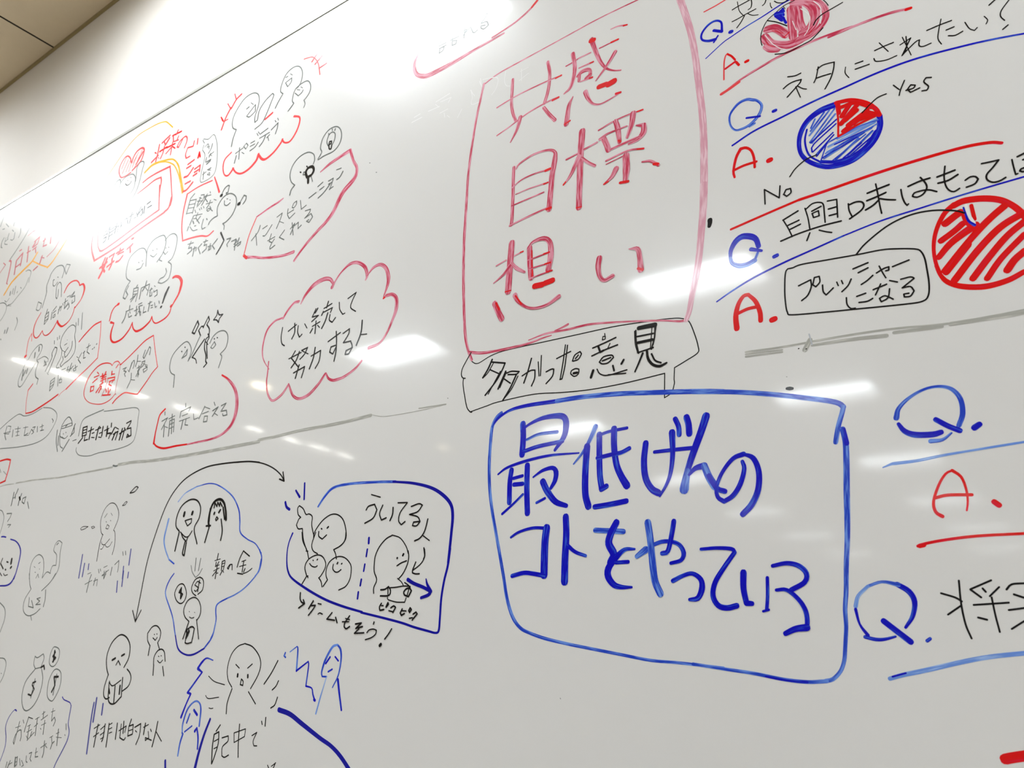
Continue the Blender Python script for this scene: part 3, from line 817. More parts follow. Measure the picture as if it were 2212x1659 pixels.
1 -202.3,1898.1 -200.7,1891.9 -198.6,1884.2
1.1 -200.3,1897.9 -196,1893.3 -192.2,1891.0
1.2 -179.6,1911.5 -182.3,1900.4 -184.9,1895.1
1.3 -180.9,1908.7 -176.3,1911.4 -170.7,1911.3 -164.6,1910.3 -165.8,1902.7 -169.2,1893.3 -175.1,1883.8
1.4 -182.1,1899.3 -176,1899.3 -168.8,1898.7
#answer_letter|red letter with a dot left of the blue pie chart
@R
2.4-2.7-3.1-3.7-3.1-2.6-2.7-2.7 -268,1818.0 -269,1825.2 -265.7,1839.5 -260.6,1848.2 -255.2,1847.6 -250.1,1842.6 -247.5,1833.1 -247.2,1822.4
2.9 -269,1826.0 -258.4,1828.0 -245.4,1828.1
5.3 -233.2,1824.9 -231.1,1825.2
#ruled_line|red rule below the blue pie chart
@R
2.9-3-3-3-3-3-2.9 -40.4,1773.4 -48.8,1776.9 -68.5,1779.4 -103.3,1779.4 -140.3,1777.8 -179.6,1774.7 -207,1772.9
2.5 -207,1772.9 -235.8,1768.1 -274,1761.3
#pie_chart|blue hatched pie chart with a solid red quarter
@B
6.6-6.5-6.1-5.3-4.4-4-4.3-4.9-5.6-6-6.1-5.9-5.4-5.3 -167.1,1862.8 -180.4,1861.8 -192,1856.3 -199.3,1847.4 -202.9,1835.4 -201.9,1821.7 -194.9,1810.2 -181.8,1800.3 -169.9,1797.4 -156.6,1798.3 -144.4,1804.9 -135.7,1813.5 -130.6,1824.2 -130,1835.1
1.9 -194.8,1845.7 -197.4,1833.3 -194.5,1817.4 -184.2,1805.6
3.5 -184.1,1806.4 -170.9,1801.8 -156.3,1802.9 -144.1,1808.7 -134.1,1820.8
@b
1.8 -186.5,1854.2 -190.9,1845.9
1.9 -177.8,1858.3 -191.4,1842.7
1.9 -172.9,1858.8 -192.8,1838.3
1.8 -168.1,1858.6 -192.9,1830.8
1.9 -167.9,1852.6 -190.9,1829.3
@B
1.6 -167,1846.5 -192.3,1829.8
1.5 -168,1841.9 -189.7,1827.1 -191.5,1819.6
1.5 -171.3,1833.4 -190.9,1819.4
1.5 -170.8,1830.8 -188.4,1815.2
1.5 -176,1825.3 -187.8,1813.4
1.3 -178.2,1822.9 -184,1808.0
@c
2.3 -133,1833.1 -167.8,1825.6
2.4 -134.5,1830.5 -176.4,1819.8
@b
1.5 -131.6,1831.7 -148.8,1831.2 -176.1,1824.6
1.5 -132.8,1827.9 -178.1,1814.8
1.5 -137.6,1825.3 -179.5,1813.7
1.5 -144.2,1823.0 -181.3,1808.6
@B
1.3 -136.2,1826.3 -170.9,1820.2
1.3 -150.9,1820.8 -179.8,1810.5
1.3 -143.1,1821.0 -173.4,1804.2
1.4 -163,1818.9 -182.5,1809.9
@b
2.3 -137.2,1822.0 -160.1,1805.0
2.3 -149.8,1818.8 -170.8,1804.1
@B
1.6 -135.6,1818.2 -157.5,1804.1
1.6 -147.6,1813.2 -164.2,1803.3
##pie_wedge|solid red quarter of the pie chart
@R
4.2 -166.1,1864.4 -153,1862.0 -140.4,1853.8 -132.7,1844.2 -129.9,1836.3
1.9 -166.3,1864.5 -165.7,1846.0 -167,1827.7
2.4 -166.6,1827.5 -148.6,1833.6 -129.5,1837.3
4 -164.5,1862.1 -164.5,1852.1
4.9 -162.1,1847.9 -153.2,1859.1
5 -163.4,1840.1 -146.8,1855.7
4.4 -159.9,1842.0 -148.7,1849.0
4.4 -157.6,1836.3 -139.8,1845.4
4.4 -162,1831.5 -146.7,1840.1
4.1 -152.4,1835.8 -138.7,1842.6 -131.4,1837.2
4 -162.1,1857.8 -149.3,1857.5 -135.7,1847.0
4.3 -149.6,1838.0 -131.9,1839.0
##lettering|short black word at the upper right of the pie chart with its pointer line
@K
1.2 -144.4,1844.4 -136.7,1850.7 -129.8,1855.2 -122.4,1856.1
1.1 -115.7,1862.7 -111.3,1856.0
1.2 -106.2,1863.8 -110.1,1855.8 -111.9,1850.1
1.3 -106,1852.9 -99.8,1852.7 -98.1,1855.1 -101.6,1857.0 -104.7,1853.5 -102.6,1849.4 -94.8,1850.9
1.3 -84.7,1857.6 -88.8,1859.1 -91,1855.6 -87.7,1849.4 -89.5,1846.2 -93.3,1847.0
##lettering|short black word at the lower left of the pie chart with its pointer line
@K
1.2 -213.9,1800.2 -207.8,1807.4 -197.5,1813.6 -187.7,1815.0
1.4 -238.9,1778.5 -238.8,1794.4 -225,1780.9 -223.6,1793.5
1.4 -220.6,1783.2 -218.2,1787.6 -213.9,1787.5 -213.7,1783.0 -217.9,1780.3 -220.8,1783.3
#ruled_line|blue rule running up to the red striped pie chart
@B
1.5-1.8-2-2-1.8-1.7 -291,1687.9 -275.7,1695.3 -253.3,1704.2 -224.5,1712.3 -196.8,1718.6 -170.1,1724.7
1.5-1.6-1.6-1.6-1.6-1.6 -170.1,1724.7 -138.2,1730.2 -107.9,1732.7 -79,1735.0 -51.4,1736.6 -28.7,1737.6
##question_letter|bold blue letter with a dot, thick at its top
@B
5-5.4-6.5-6.5-5.9-4.5-3.4 -247.5,1735.6 -249.4,1743.2 -254.3,1747.8 -263.1,1750.3 -270,1746.6 -274.9,1738.3 -275.6,1730.4
@b
3.4-4-5.1-5.2-5 -275.6,1730.4 -273.9,1724.4 -267.3,1720.0 -259.2,1719.5 -251.8,1721.8
2.8 -251.8,1721.8 -248.6,1728.8
@B
4.2-2.9 -254.9,1734.4 -244.9,1730.1
3.9 -233.2,1720.7 -230.3,1721.5
##lettering|black question text above the red striped pie chart
@K
1.7 -222.8,1756.2 -208.4,1761.7
1.3 -222.4,1755.6 -218.4,1746.2 -215.2,1736.7
1.6 -218.5,1749.4 -208.1,1751.8
1.6 -217.1,1744.6 -207,1747.3
1.3 -201.9,1762.5 -199.8,1751.7 -198.8,1740.2
1.4 -201.6,1760.8 -195.1,1765.1 -188.4,1764.5 -185.2,1761.2 -184.9,1751.8 -184.8,1742.6
1.6 -195.9,1757.5 -187.3,1760.0
1.4 -195.8,1755.1 -194.7,1750.5 -189.6,1750.9 -190,1756.2 -195.8,1755.1
1.4 -181.4,1763.6 -173.1,1762.8 -173.6,1744.5
1.6 -181,1755.2 -173.7,1755.3
1.6 -180.8,1748.3 -173.5,1748.3
1.6 -226.1,1735.0 -209.2,1738.1 -188.7,1739.9 -170.9,1739.9
1.5 -199.1,1736.0 -202.2,1728.9
1.4 -190.6,1736.3 -185.2,1733.2 -179.8,1730.8
1.4 -163.5,1755.2 -163.3,1748.1 -161.2,1741.3
1.7 -163.2,1753.8 -157.1,1755.0 -152.1,1753.4 -150.6,1749.4 -153.5,1745.1 -163.5,1739.8
1.4 -139.1,1767.6 -138.1,1755.9 -137.5,1745.3 -136.7,1737.3
1.8 -146.7,1760.6 -139,1761.8 -128.4,1763.3
1.8 -147.7,1753.3 -139.6,1754.6 -131.6,1756.4
1.8 -137.8,1751.0 -143.1,1747.1 -149.5,1744.5
1.6 -136.9,1752.0 -131.5,1749.3 -124.6,1746.8
1.4 -119.3,1755.4 -118.9,1748.0 -117.4,1741.6 -115.8,1738.7 -114.7,1739.7
1.7 -113.4,1756.5 -104.1,1758.5 -95.9,1759.0
1.5 -103.1,1762.0 -99.7,1755.3 -99.2,1750.1 -102.7,1745.3 -107.6,1744.0 -110.8,1745.8 -109.2,1748.7 -102.3,1749.0 -97,1747.7 -92,1744.4
1.7 -90.3,1758.1 -83.2,1759.1 -76.5,1760.1
1.7 -90.2,1752.0 -82.6,1752.1 -74.8,1755.2
1.4 -83.4,1766.3 -85,1757.2 -84.9,1748.7 -82.9,1743.1 -79.3,1740.3 -74.9,1742.0
1.5 -70,1748.1 -66,1750.0 -62.3,1749.0 -60.7,1746.0 -63.6,1742.5 -69.8,1741.4
1.5 -56.6,1759.4 -50.4,1758.9 -44.3,1758.6 -49.2,1753.1 -54.1,1748.3 -54.4,1743.5 -50.8,1739.8 -45.9,1739.4 -41.4,1741.1
1.3 -35.2,1755.7 -34.9,1749.0 -34.3,1741.5 -32.8,1741.8
1.6 -31.2,1757.0 -25.6,1758.6
1.6 -27.8,1752.9 -26.3,1753.2
1.5 -27.2,1745.5 -30,1745.2 -31.1,1743.6 -29.2,1742.2 -27.6,1742.4
#answer_letter|bold red letter with a dot left of the black rounded bubble
@R
5.7-5.3-4.5-3.9-3.8 -272.1,1656.2 -272.6,1668.7 -269.7,1680.3 -264.3,1687.5 -259.6,1688.0
3.5-4.2-4.6-4.7 -259.6,1688.0 -253,1679.6 -249.3,1668.2 -249,1659.4
3.4 -270.8,1671.0 -260.5,1673.7 -250.5,1673.7
5.5 -238.6,1657.7 -235.8,1658.3
#pie_chart|red striped pie chart cut by the right edge
@R
4.9-4.4-3.8-3.4-3-3-3 -80.6,1728.4 -87.7,1723.2 -93.9,1713.6 -98,1702.7 -99.8,1691.1 -99.4,1679.1 -97.2,1669.1
5.7-5.8-5.8-5.7-5.4-5.1-5.2-5.4 -81.3,1727.4 -74,1729.5 -64.6,1728.6 -55.5,1726.1 -46.8,1721.7 -39.8,1714.8 -35.3,1707.9 -32.7,1702.5
2.4-3.2-4.2-4.8-5.1-4.8-4.5 -99.7,1677.0 -97.3,1668.2 -92.6,1660.3 -82.4,1653.9 -66.9,1650.1 -51.2,1651.5 -39,1656.2
6.4 -88.7,1712.9 -81.8,1717.3 -77,1719.9
5.5 -93.5,1698.2 -83.2,1704.1 -76.3,1709.2
5.2-5.8-6.5-7 -96.7,1683.9 -87.6,1693.3 -77.3,1700.0 -67.3,1705.0
3.7-4.8-6.3 -75.1,1719.4 -72.5,1708.9 -67.3,1705.0
3.1 -68.3,1723.7 -67.8,1717.1 -67.3,1710.6
5.1-5.5-5.9-5.9-6 -93.9,1670.6 -78.7,1687.0 -64.6,1701.1 -54.3,1709.8 -45.3,1716.1
5.6-7.2 -92.7,1669.1 -75.2,1689.5
6 -87.6,1660.4 -68.5,1682.2 -50.7,1698.1 -34.3,1705.9
5.6 -74.3,1659.1 -60.8,1674.9 -46.6,1689.5 -33.1,1698.9
5 -64.5,1656.7 -52.9,1671.4 -35.1,1687.5
5.9 -50.1,1660.3 -44.1,1667.8 -36.3,1673.5
@W
2.3 -72.1,1725.1 -70.9,1715.7 -68,1707.2
@B
1.3-1.6-2-2.7 -74.1,1723.6 -73.3,1717.8 -71.8,1710.4 -68,1705.4
##speech_bubble|black rounded bubble with two lines of lettering beside the striped pie
@K
1.4 -222.9,1703.5 -216.7,1704.9 -208.4,1706.3 -184.5,1704.8 -159.1,1703.2 -140.6,1702.5 -128.7,1700.4 -113.8,1696.2 -109.5,1692.7 -107.3,1685.8 -106.6,1676.0 -106.3,1662.3 -107.9,1651.9 -112.8,1647.7 -127.7,1648.3 -163.2,1652.1 -188.1,1654.8 -219.4,1658.7 -223.9,1661.9 -225.2,1671.8 -225.1,1686.7 -222.9,1703.5
1.5 -160.9,1703.4 -152.1,1712.2 -132.6,1724.1 -114.2,1728.8 -96.8,1727.8 -80.4,1722.5 -73.9,1718.4
##lettering|two lines of black lettering in the rounded bubble
@K
1.5 -212.4,1685.8 -201.4,1689.1 -201.2,1682.4 -205,1674.5 -210.6,1670.7
1.4 -199.8,1683.6 -198,1690.5 -193.7,1690.6 -193.5,1685.0 -197.3,1681.2 -199.8,1683.6
1.4 -191.4,1681.5 -191.2,1674.9 -188.9,1671.2 -182.4,1676.5
1.2 -179.1,1681.4 -178,1677.6
1.2 -175,1681.9 -174,1678.5
1.4 -166.8,1681.3 -170,1675.6 -175.4,1671.2
1.5 -164.5,1690.5 -151.8,1693.3
1.5 -160.5,1685.8 -152.2,1688.4
1.4 -158.9,1674.1 -153.8,1676.7 -148.9,1680.4
1.4 -145.8,1681.8 -139.7,1684.5 -135.5,1685.1 -135.8,1682.1 -138.2,1682.0
1.2 -143.1,1687.8 -140.7,1680.5 -138.7,1675.5
1.4 -132.6,1684.5 -119.3,1687.3
1.3 -172.1,1664.7 -172,1658.3 -169.2,1653.8 -165.5,1653.4
1.4 -163.5,1663.9 -156,1665.2
1.4 -162.1,1657.9 -155.4,1657.4 -150.8,1659.1
1.4 -149.7,1667.0 -138.7,1669.5
1.3 -143.3,1670.9 -148.3,1661.7
1.3 -136,1672.3 -130.1,1669.5
1.3 -136.7,1664.8 -138.6,1657.0 -144.2,1654.5 -145.4,1657.9 -140.8,1659.3 -134.7,1654.7
1.3 -127.3,1671.3 -119.6,1671.7 -117,1669.7 -126.9,1663.2 -120.5,1663.0 -118.1,1658.4 -121.3,1654.4 -125.9,1654.7 -126.2,1657.3 -122.2,1657.3
#question_letter|large blue letter with a dot right of the blue frame corner
@b
3.8-4-3.7-3.2-2.5-2.3-2.7-3.5-4.6 -97.6,1539.5 -94,1548.6 -94.3,1560.7 -99.6,1569.5 -108.3,1573.0 -119.2,1572.2 -130.8,1566.8 -139.2,1559.2 -141.8,1551.4
@B
3-4.3-5-4.9-4.3 -140.6,1546.2 -136.7,1539.8 -129.4,1535.9 -116.6,1534.6 -110.6,1535.7
@b
1.6-2.6-3.6 -103.4,1534.2 -110.2,1529.6 -118.7,1529.4
@B
4.2 -113.2,1546.3 -105.4,1540.2 -97.4,1535.3
4.9-4.5 -87.2,1536.4 -83.7,1538.6
#ruled_line|pale blue rule under the large blue letter
@c
1-2.2-2.7-2.4-2-1.8-1.8 -155.5,1511.8 -149.1,1513.9 -145.8,1514.2 -129.3,1514.9 -107.8,1517.5 -77.1,1520.0 -56.1,1521.6
#answer_letter|red letter with a dot, lowest of its kind
@R
2.9-2.5-2.2-2-1.9-1.8 -116.4,1470.1 -120.7,1473.8 -121.4,1481.9 -116.5,1494.3 -110.9,1502.5 -106.1,1504.8
2.5-2.1-1.8-1.6-1.4 -106.1,1504.8 -100.5,1499.3 -98.1,1489.3 -98.1,1480.3 -99.5,1473.6
2.5 -120.1,1484.5 -111.1,1486.1 -94.8,1485.1
4.1 -80.8,1478.8 -78,1476.1
#ruled_line|red rule under the lowest red letter
@R
3.5 -134.5,1448.6 -131.5,1449.2
2.4-2.3-2.2-2.2-2.1 -135.8,1448.5 -129.3,1450.4 -114.7,1452.6 -94.6,1454.3 -64.6,1454.7
#question_letter|large blue letter with a dot, lowest of its kind
@B
2.2-3.3-4-4.3-3.9 -150.2,1388.4 -144.5,1396.7 -142.1,1407.1 -145.4,1414.8 -153.3,1420.2
@b
3.4-2.2-2.4 -152.3,1419.8 -163.9,1422.2 -174.7,1419.0
@c
2.6-2.9-3.3 -174.7,1419.0 -182.5,1411.6 -185.1,1403.7
@B
2.5-1.8-2.8 -185.3,1401.5 -183.1,1390.3 -177.7,1382.1
2.7-2.8-2.4-1.7 -180,1380.9 -172,1379.2 -165.5,1379.6 -157.9,1381.7
4.5 -165.4,1392.9 -157.5,1386.3 -147.6,1378.1
2.5 -136.3,1379.1 -134.1,1380.7
#ruled_line|wide pale blue rule at the lower right
@c
3-3.3-3.4-3.3-3.2-3.1 -164.7,1351.3 -155.2,1354.4 -139.6,1358.3 -114.3,1365.2 -95,1369.5 -75,1372.4
@B
1.4 -162.7,1352.8 -153.1,1355.8
#lettering|two bold black characters at the right edge
@K
1.5 -123.4,1413.3 -114.3,1410.2 -110.2,1407.4
1.4 -110.5,1422.3 -110.8,1406.0 -109.5,1391.3 -106.7,1381.5
1.4 -120.3,1398.0 -111,1404.4
1.4 -89.5,1422.2 -103.6,1416.0
1.5 -103.6,1415.8 -97.3,1410.2
1.5 -95.6,1416.5 -93.9,1414.1
1.3 -85,1417.4 -91.7,1411.0
1.4 -102.7,1404.9 -80.3,1406.5
1.3 -90.6,1410.2 -89.7,1397.7 -88.3,1386.3
1.5 -100.8,1396.1 -95.3,1394.6
1.4 -80.6,1415.6 -76.9,1419.2 -68.5,1419.8
1.4 -80.9,1401.4 -70.7,1402.9
1.5 -76.4,1412.2 -69.8,1409.6
1.3 -80.7,1388.5 -75.7,1391.8 -71.8,1394.3
#marker_stroke|thick red stroke at the right edge
@R
6.8 -95.2,1302.9 -90.2,1304.4 -82.1,1306.4
#divider_line|streaky grey divider line, right stretch
@G
2.1-2-2-2-2.1-2.3-2.5 -264.5,1631.1 -229.2,1629.6 -189.9,1629.8 -141.1,1628.5 -96.4,1624.3 -64.8,1624.0 -43.1,1624.3
1.8-1.7 -264.6,1628.9 -230.7,1627.0
1.8-1.7 -264.7,1626.5 -230.8,1624.9
2.3-2.8-3.2-3.5 -204.2,1626.3 -190.1,1625.9 -165.4,1625.0 -142.8,1623.2
2.9-3-3.1 -136.8,1624.7 -118.6,1623.7 -100.9,1622.7
3.8-3.7-3.6-3.4 -94.3,1623.6 -75.2,1623.1 -54.8,1622.5 -43.3,1622.5
4.7 -210.7,1623.3 -205.8,1631.5
@g
1.3 -206.1,1637.2 -204.2,1627.0
@K
1 -216.3,1625.4 -215.8,1625.5
1 -209.8,1623.8 -209.3,1624.0
#ink_spot|black blot beside the pink frame
@K
5.4-4.9-4 -295.4,1777.9 -295.5,1774.6 -296.3,1771.4
#ink_spot|small black smudge above the blue frame
@K
2.7-3.6-2.7 -228.5,1590.0 -226.1,1589.7 -223.8,1589.3
#speech_bubble|pink and red bubble with faint lettering, cut by the top of the picture
@P
2.3-5.4-6.5-6.5-8.4-8.4-6.8-4.7-3.7-3.2 -736.3,2183.3 -740.7,2173.2 -740.5,2158.7 -732.5,2144.9 -715.6,2135.9 -695.4,2134.6 -663.1,2136.0 -631.8,2139.4 -599,2141.8 -576.8,2143.3
2.9-2.9-3.1-3.2-3.4-3.4-3.4 -596.7,2145.8 -586.9,2147.2 -563.6,2151.3 -544.8,2157.2 -531.9,2164.0 -522.9,2170.8 -520.3,2175.2
@R
4 -531.9,2164.0 -524.7,2169.9
##lettering|faint grey lettering in the bubble at the top
@k
1.6 -697.1,2183.5 -689.3,2183.9
1.5 -695.4,2178.0 -682.1,2177.9
1.5 -693.8,2173.2 -681.3,2173.4
1.3 -692.7,2173.3 -693.4,2164.9 -686.5,2166.8 -684.9,2172.1 -692.7,2173.3
1.5 -673.8,2178.0 -658.2,2177.6
1.4 -670,2188.4 -660.1,2186.6
1.3 -670.6,2183.6 -669.9,2175.1
1.3 -669.9,2175.1 -669.8,2167.4 -662.6,2166.6 -661.6,2172.2 -669.9,2175.1
1.4 -647.5,2189.6 -648,2169.7
1.5 -651.2,2182.7 -643.8,2182.7 -649.9,2174.6
1.4 -645.5,2178.5 -637.5,2183.3 -635,2178.4 -632.4,2172.2 -629.1,2170.0 -624.1,2172.1
1.4 -619.3,2190.7 -609.2,2192.6 -608.9,2189.5 -618.5,2180.3 -608.1,2178.1 -605.1,2170.7 -612.5,2168.0 -617.9,2172.1 -618.2,2175.8 -610.8,2173.5
#erased_lettering|white ghost of wiped lettering
@W
1.4 -731,2072.1 -719.9,2073.5
1.4 -734.7,2065.1 -715.8,2066.4
1.3 -704.3,2071.5 -683.6,2071.3
1.4 -691.2,2081.7 -666.5,2085.3
1.3 -682.2,2078.0 -663,2077.7 -667.7,2071.0
1 -691.9,2078.1 -684.6,2070.3
1.4 -681.4,2059.4 -667.7,2060.6
1.2 -673.7,2056.3 -671.9,2049.0
0.9 -667.8,2050.2 -662.7,2045.0
1.5 -648.1,2039.2 -641.8,2049.7
1.2 -627.6,2074.2 -624.5,2061.7 -625.8,2052.9 -622.5,2049.3 -612.5,2048.9
1 -613,2081.1 -610.5,2074.4
0.9 -628.6,2074.6 -620.5,2061.9
1.1 -612.4,2086.5 -609.3,2072.0
1.2 -608.1,2082.8 -586.1,2076.9 -581.7,2069.4 -584.8,2057.9 -591.1,2051.4
1 -569.9,2079.9 -570.8,2064.7 -567.4,2055.9 -561.6,2052.5
1.2 -545.6,2068.2 -532.7,2068.8
1.1 -543.9,2071.1 -542.9,2052.6
1.4 -546.7,2054.3 -532.3,2059.6
1 -614.2,2083.5 -611.7,2076.8
#ink_spot|tiny dark speck right of the hexagon box
@k
1.1 -814.2,2027.0 -812.6,2026.2
#ink_spot|lower tiny dark speck right of the hexagon box
@k
1.1 -798,2005.7 -796.2,2004.9
#ink_spot|tiny black speck left of the speech bubble
@K
0.8 -627.9,1640.5 -627.4,1640.2
#ink_spot|tiny dark speck below the blue frame
@k
0.6 -458.4,1319.7 -457.8,1318.9
#ink_spot|tiny dark speck above the blue frame
@k
0.5 -228.4,1601.0 -227.8,1600.8
#divider_line|grey hand-drawn divider line, left stretch
@G
1.8-2-2.2 -1794.5,1630.1 -1767.1,1631.4 -1736.6,1630.6
2.7-2.7-2.7-3-3.2 -1726,1631.4 -1648.1,1631.0 -1556.7,1627.4 -1472.9,1627.9 -1371.8,1628.7
@k
3 -1371,1631.6 -1361,1629.6 -1352.1,1630.8
@G
5.1-5-5.1-5.1-5.1-5 -1354.2,1631.4 -1303.4,1631.0 -1250.4,1628.0 -1152.7,1626.4 -1063.5,1627.2 -978,1628.0
4.5 -980.4,1630.5 -936.6,1631.3 -897.3,1633.2 -863.8,1633.6 -829.2,1633.6 -795.9,1634.5 -755.4,1636.6
0.8 -753.4,1637.0 -734.1,1632.2 -711.7,1631.2 -672.6,1631.2 -629.9,1632.9
1.8 -673,1634.2 -630,1633.2
#arrow|long thin black double headed arrow curving over the drawings
@K
2.4 -971,1597.3 -1001.6,1601.5 -1057.4,1603.8 -1100.4,1602.1 -1142.4,1591.3 -1168.4,1574.8 -1186.4,1551.7 -1200.1,1514.9 -1210.7,1469.3 -1212.7,1418.5 -1213.6,1379.6
2.2 -1226.6,1395.5 -1213.5,1379.3 -1203.4,1396.1
1.9 -1036.3,1603.4 -1019.4,1602.1 -1003.1,1601.8 -967.4,1596.1 -939.7,1586.7 -919.8,1575.1 -910.4,1565.4
2.3 -921,1569.1 -910.4,1565.4 -915.5,1578.3
#cloud_bubble|pink scalloped cloud with two lines of black lettering
@P
1.6-2-2.8-3.6-4-3.6-3.2 -980.4,1737.2 -995.2,1752.6 -1002.5,1766.9 -1003.4,1785.8 -997.7,1803.5 -983.4,1813.7 -966.2,1815.2
3.6-4.3-4.6-4.5 -964.5,1813.9 -956.1,1824.8 -943.4,1834.2 -932.9,1834.1
2.4-5.1-7.3-7.3-5.6-4.3 -927.6,1829.3 -920,1841.0 -904.3,1853.1 -884.9,1857.7 -869.4,1854.5 -859.8,1844.2
6.1-2.8-3.2-5.1-5.3-5.6-5.6-2.6 -862.5,1840.0 -857.3,1848.2 -846,1860.0 -830.5,1867.9 -813.7,1866.2 -798.1,1855.0 -791.9,1841.0 -794,1834.8
2-4.6-5-6-6.7-5.1-1.9 -791.9,1841.0 -781.4,1849.8 -768.2,1851.4 -755.9,1842.4 -749.5,1827.0 -750.1,1815.1 -755.2,1800.9
@R
3.2 -754.8,1798.3 -748.4,1801.9
@P
4.9-5-6-6.3-4.2-3.7-3.9-4.9 -750.4,1801.2 -739.1,1800.3 -730.4,1791.8 -729.1,1776.6 -734.5,1761.2 -742.9,1744.9 -754.3,1734.0 -773.3,1731.1
3.6-3.9-3.9-4 -784.1,1715.0 -795.9,1705.6 -817.2,1697.6 -835.3,1696.5
3.2-4.1-3.9-2.9 -814.8,1697.2 -832.9,1696.1 -845.3,1700.6 -852.7,1709.4
4-4.9-5.2-4.2-4.1-4-3.3 -853.8,1708.7 -865.7,1695.5 -882.7,1683.8 -901.6,1680.4 -915.2,1686.2 -923.5,1696.0 -930.1,1706.1
3.7-4.1-3.6-3.3-3.3-3.1-2.9-2.5 -929.9,1705.4 -941.9,1692.8 -959.2,1686.1 -969,1691.6 -976.7,1702.5 -981.4,1717.5 -982.7,1735.8 -983.6,1749.6
##lettering|two lines of thin black lettering in the pink cloud
@K
2.1 -962.3,1799.0 -962.6,1785.2 -958.8,1773.4 -951.9,1768.4
2.2 -947.7,1790.1 -930.9,1797.1
2.5 -935.3,1799.9 -932.5,1785.6 -937,1776.1
2.1 -926.4,1794.4 -925.7,1784.2 -920.2,1775.5 -915.3,1779.0
1.7 -912.4,1794.6 -905.8,1786.5
2.2 -891.4,1813.3 -897.4,1801.9 -884.3,1801.5 -897.3,1794.7
2.5 -887.5,1813.3 -892.1,1807.1
2 -894.6,1786.9 -879.2,1790.9
2.3 -887.8,1793.6 -886.8,1774.6
2.5 -893.4,1783.1 -897.3,1777.6
1.6 -883.3,1786.4 -878.3,1781.8
2 -874,1810.0 -858.1,1814.0
2.4 -866.3,1819.1 -868.6,1810.1
2 -874.2,1804.1 -856,1807.3 -859,1800.8
2.5 -877.2,1800.3 -874.4,1805.4
2.5 -864.6,1801.1 -867.9,1789.4 -873.5,1779.5
2.1 -859.1,1797.3 -859.4,1789.3 -852.6,1784.4 -846.9,1790.2
1.8 -842.9,1812.4 -839.9,1801.0 -832.5,1792.0 -828.4,1792.9
1.8 -825.5,1814.2 -810.1,1819.8 -816.4,1808.1 -817.7,1798.8 -806.8,1790.8
2.1 -925.1,1755.3 -932.2,1745.9 -913.7,1729.3
1.9 -937.3,1745.5 -911.5,1750.6
2.5 -915.7,1752.6 -919.8,1740.9 -929.2,1730.6
2.1 -910.8,1753.5 -898.7,1755.6 -903.3,1746.8 -912.1,1740.4
1.5 -910.8,1753.1 -895.5,1745.4
2.1 -922.3,1721.6 -899.5,1727.2 -901.6,1718.5 -903.5,1711.5
2.5 -912.1,1731.7 -916.7,1712.7
2 -888.5,1740.9 -869.4,1745.8 -870,1730.3 -876.3,1720.7
2.4 -882.1,1752.5 -883,1737.8 -888.7,1722.0
2 -856.1,1756.2 -832.8,1765.0
2.2 -841.6,1768.5 -838.3,1751.9 -837.4,1736.4 -838.9,1724.4
2 -838.8,1747.7 -848.6,1747.0 -850.1,1739.6 -843.1,1735.7 -838.7,1744.3
1.9 -827,1762.6 -815,1767.0 -815.7,1759.5 -824.2,1748.4 -809.8,1748.1 -805.6,1738.9 -811,1729.8 -817.9,1730.2 -816.9,1735.6 -805,1737.9
2.2 -791.4,1774.4 -791.4,1756.3 -797.8,1739.6
1.5 -791.7,1753.8 -779.7,1752.3
#cloud_bubble|red scalloped cloud under three cartoon heads high on the board
@r
3.2-3.9-3.3-2.5-3.9-5.6 -1181.2,2177.8 -1197.8,2169.3 -1199.4,2153.1 -1190.9,2135.8 -1178.6,2130.2 -1166.5,2139.2
3.5-3.2-4-5.4-6.3-6.2 -1168.6,2141.2 -1155.4,2127.9 -1138.8,2120.4 -1118.3,2122.5 -1101.5,2132.3 -1097.7,2143.4
4.8 -1096.8,2142.1 -1085.2,2130.0 -1073.5,2126.2 -1054.9,2132.0 -1039.3,2143.9 -1036,2150.0
3.6-3-4-4.5-4-3.4-4.4 -1036.6,2149.7 -1028.1,2140.9 -1014.3,2138.5 -1002.1,2150.7 -996.5,2166.5 -998.8,2178.7 -1013.6,2186.4
##dash_mark|short red dash above the slanted lettering
@r
4.3 -1094.9,2212.6 -1076.6,2218.3
##lettering|slanted grey lettering in the red cloud
@k
2.3 -1167.6,2170.5 -1146.9,2174.4
2.4 -1157.9,2178.4 -1154.6,2154.4
2.8 -1163.9,2164.8 -1165.9,2150.4
1.4 -1148.9,2166.1 -1140.9,2160.4
2.1 -1145.9,2176.8 -1139.3,2181.1 -1133.2,2174.5 -1138.4,2168.9 -1145.9,2176.8
2.1 -1126.1,2176.2 -1115.6,2176.7
2.1 -1126.2,2169.6 -1113.4,2170.0
2.6 -1124.6,2160.3 -1111.8,2163.1 -1104.4,2169.7
1.6 -1112.4,2190.9 -1107.7,2184.4
1.6 -1109,2192.6 -1104.5,2186.9
2.3 -1102.5,2185.5 -1082.2,2189.4
2.1 -1102.2,2177.1 -1075.8,2178.8
2.8 -1086.1,2175.7 -1090.8,2165.9 -1098.9,2159.5
2.6 -1074.7,2173.7 -1081.2,2170.4
1.8 -1079,2171.9 -1074.3,2162.0
2.4 -1072,2182.4 -1055.7,2190.1 -1055.4,2180.3 -1058.3,2169.4
1.5 -1065.5,2198.6 -1061.4,2193.7
1.6 -1058.9,2200.7 -1055.6,2195.4
##cartoon_person|large outline head with raised arm, left of the trio
@k
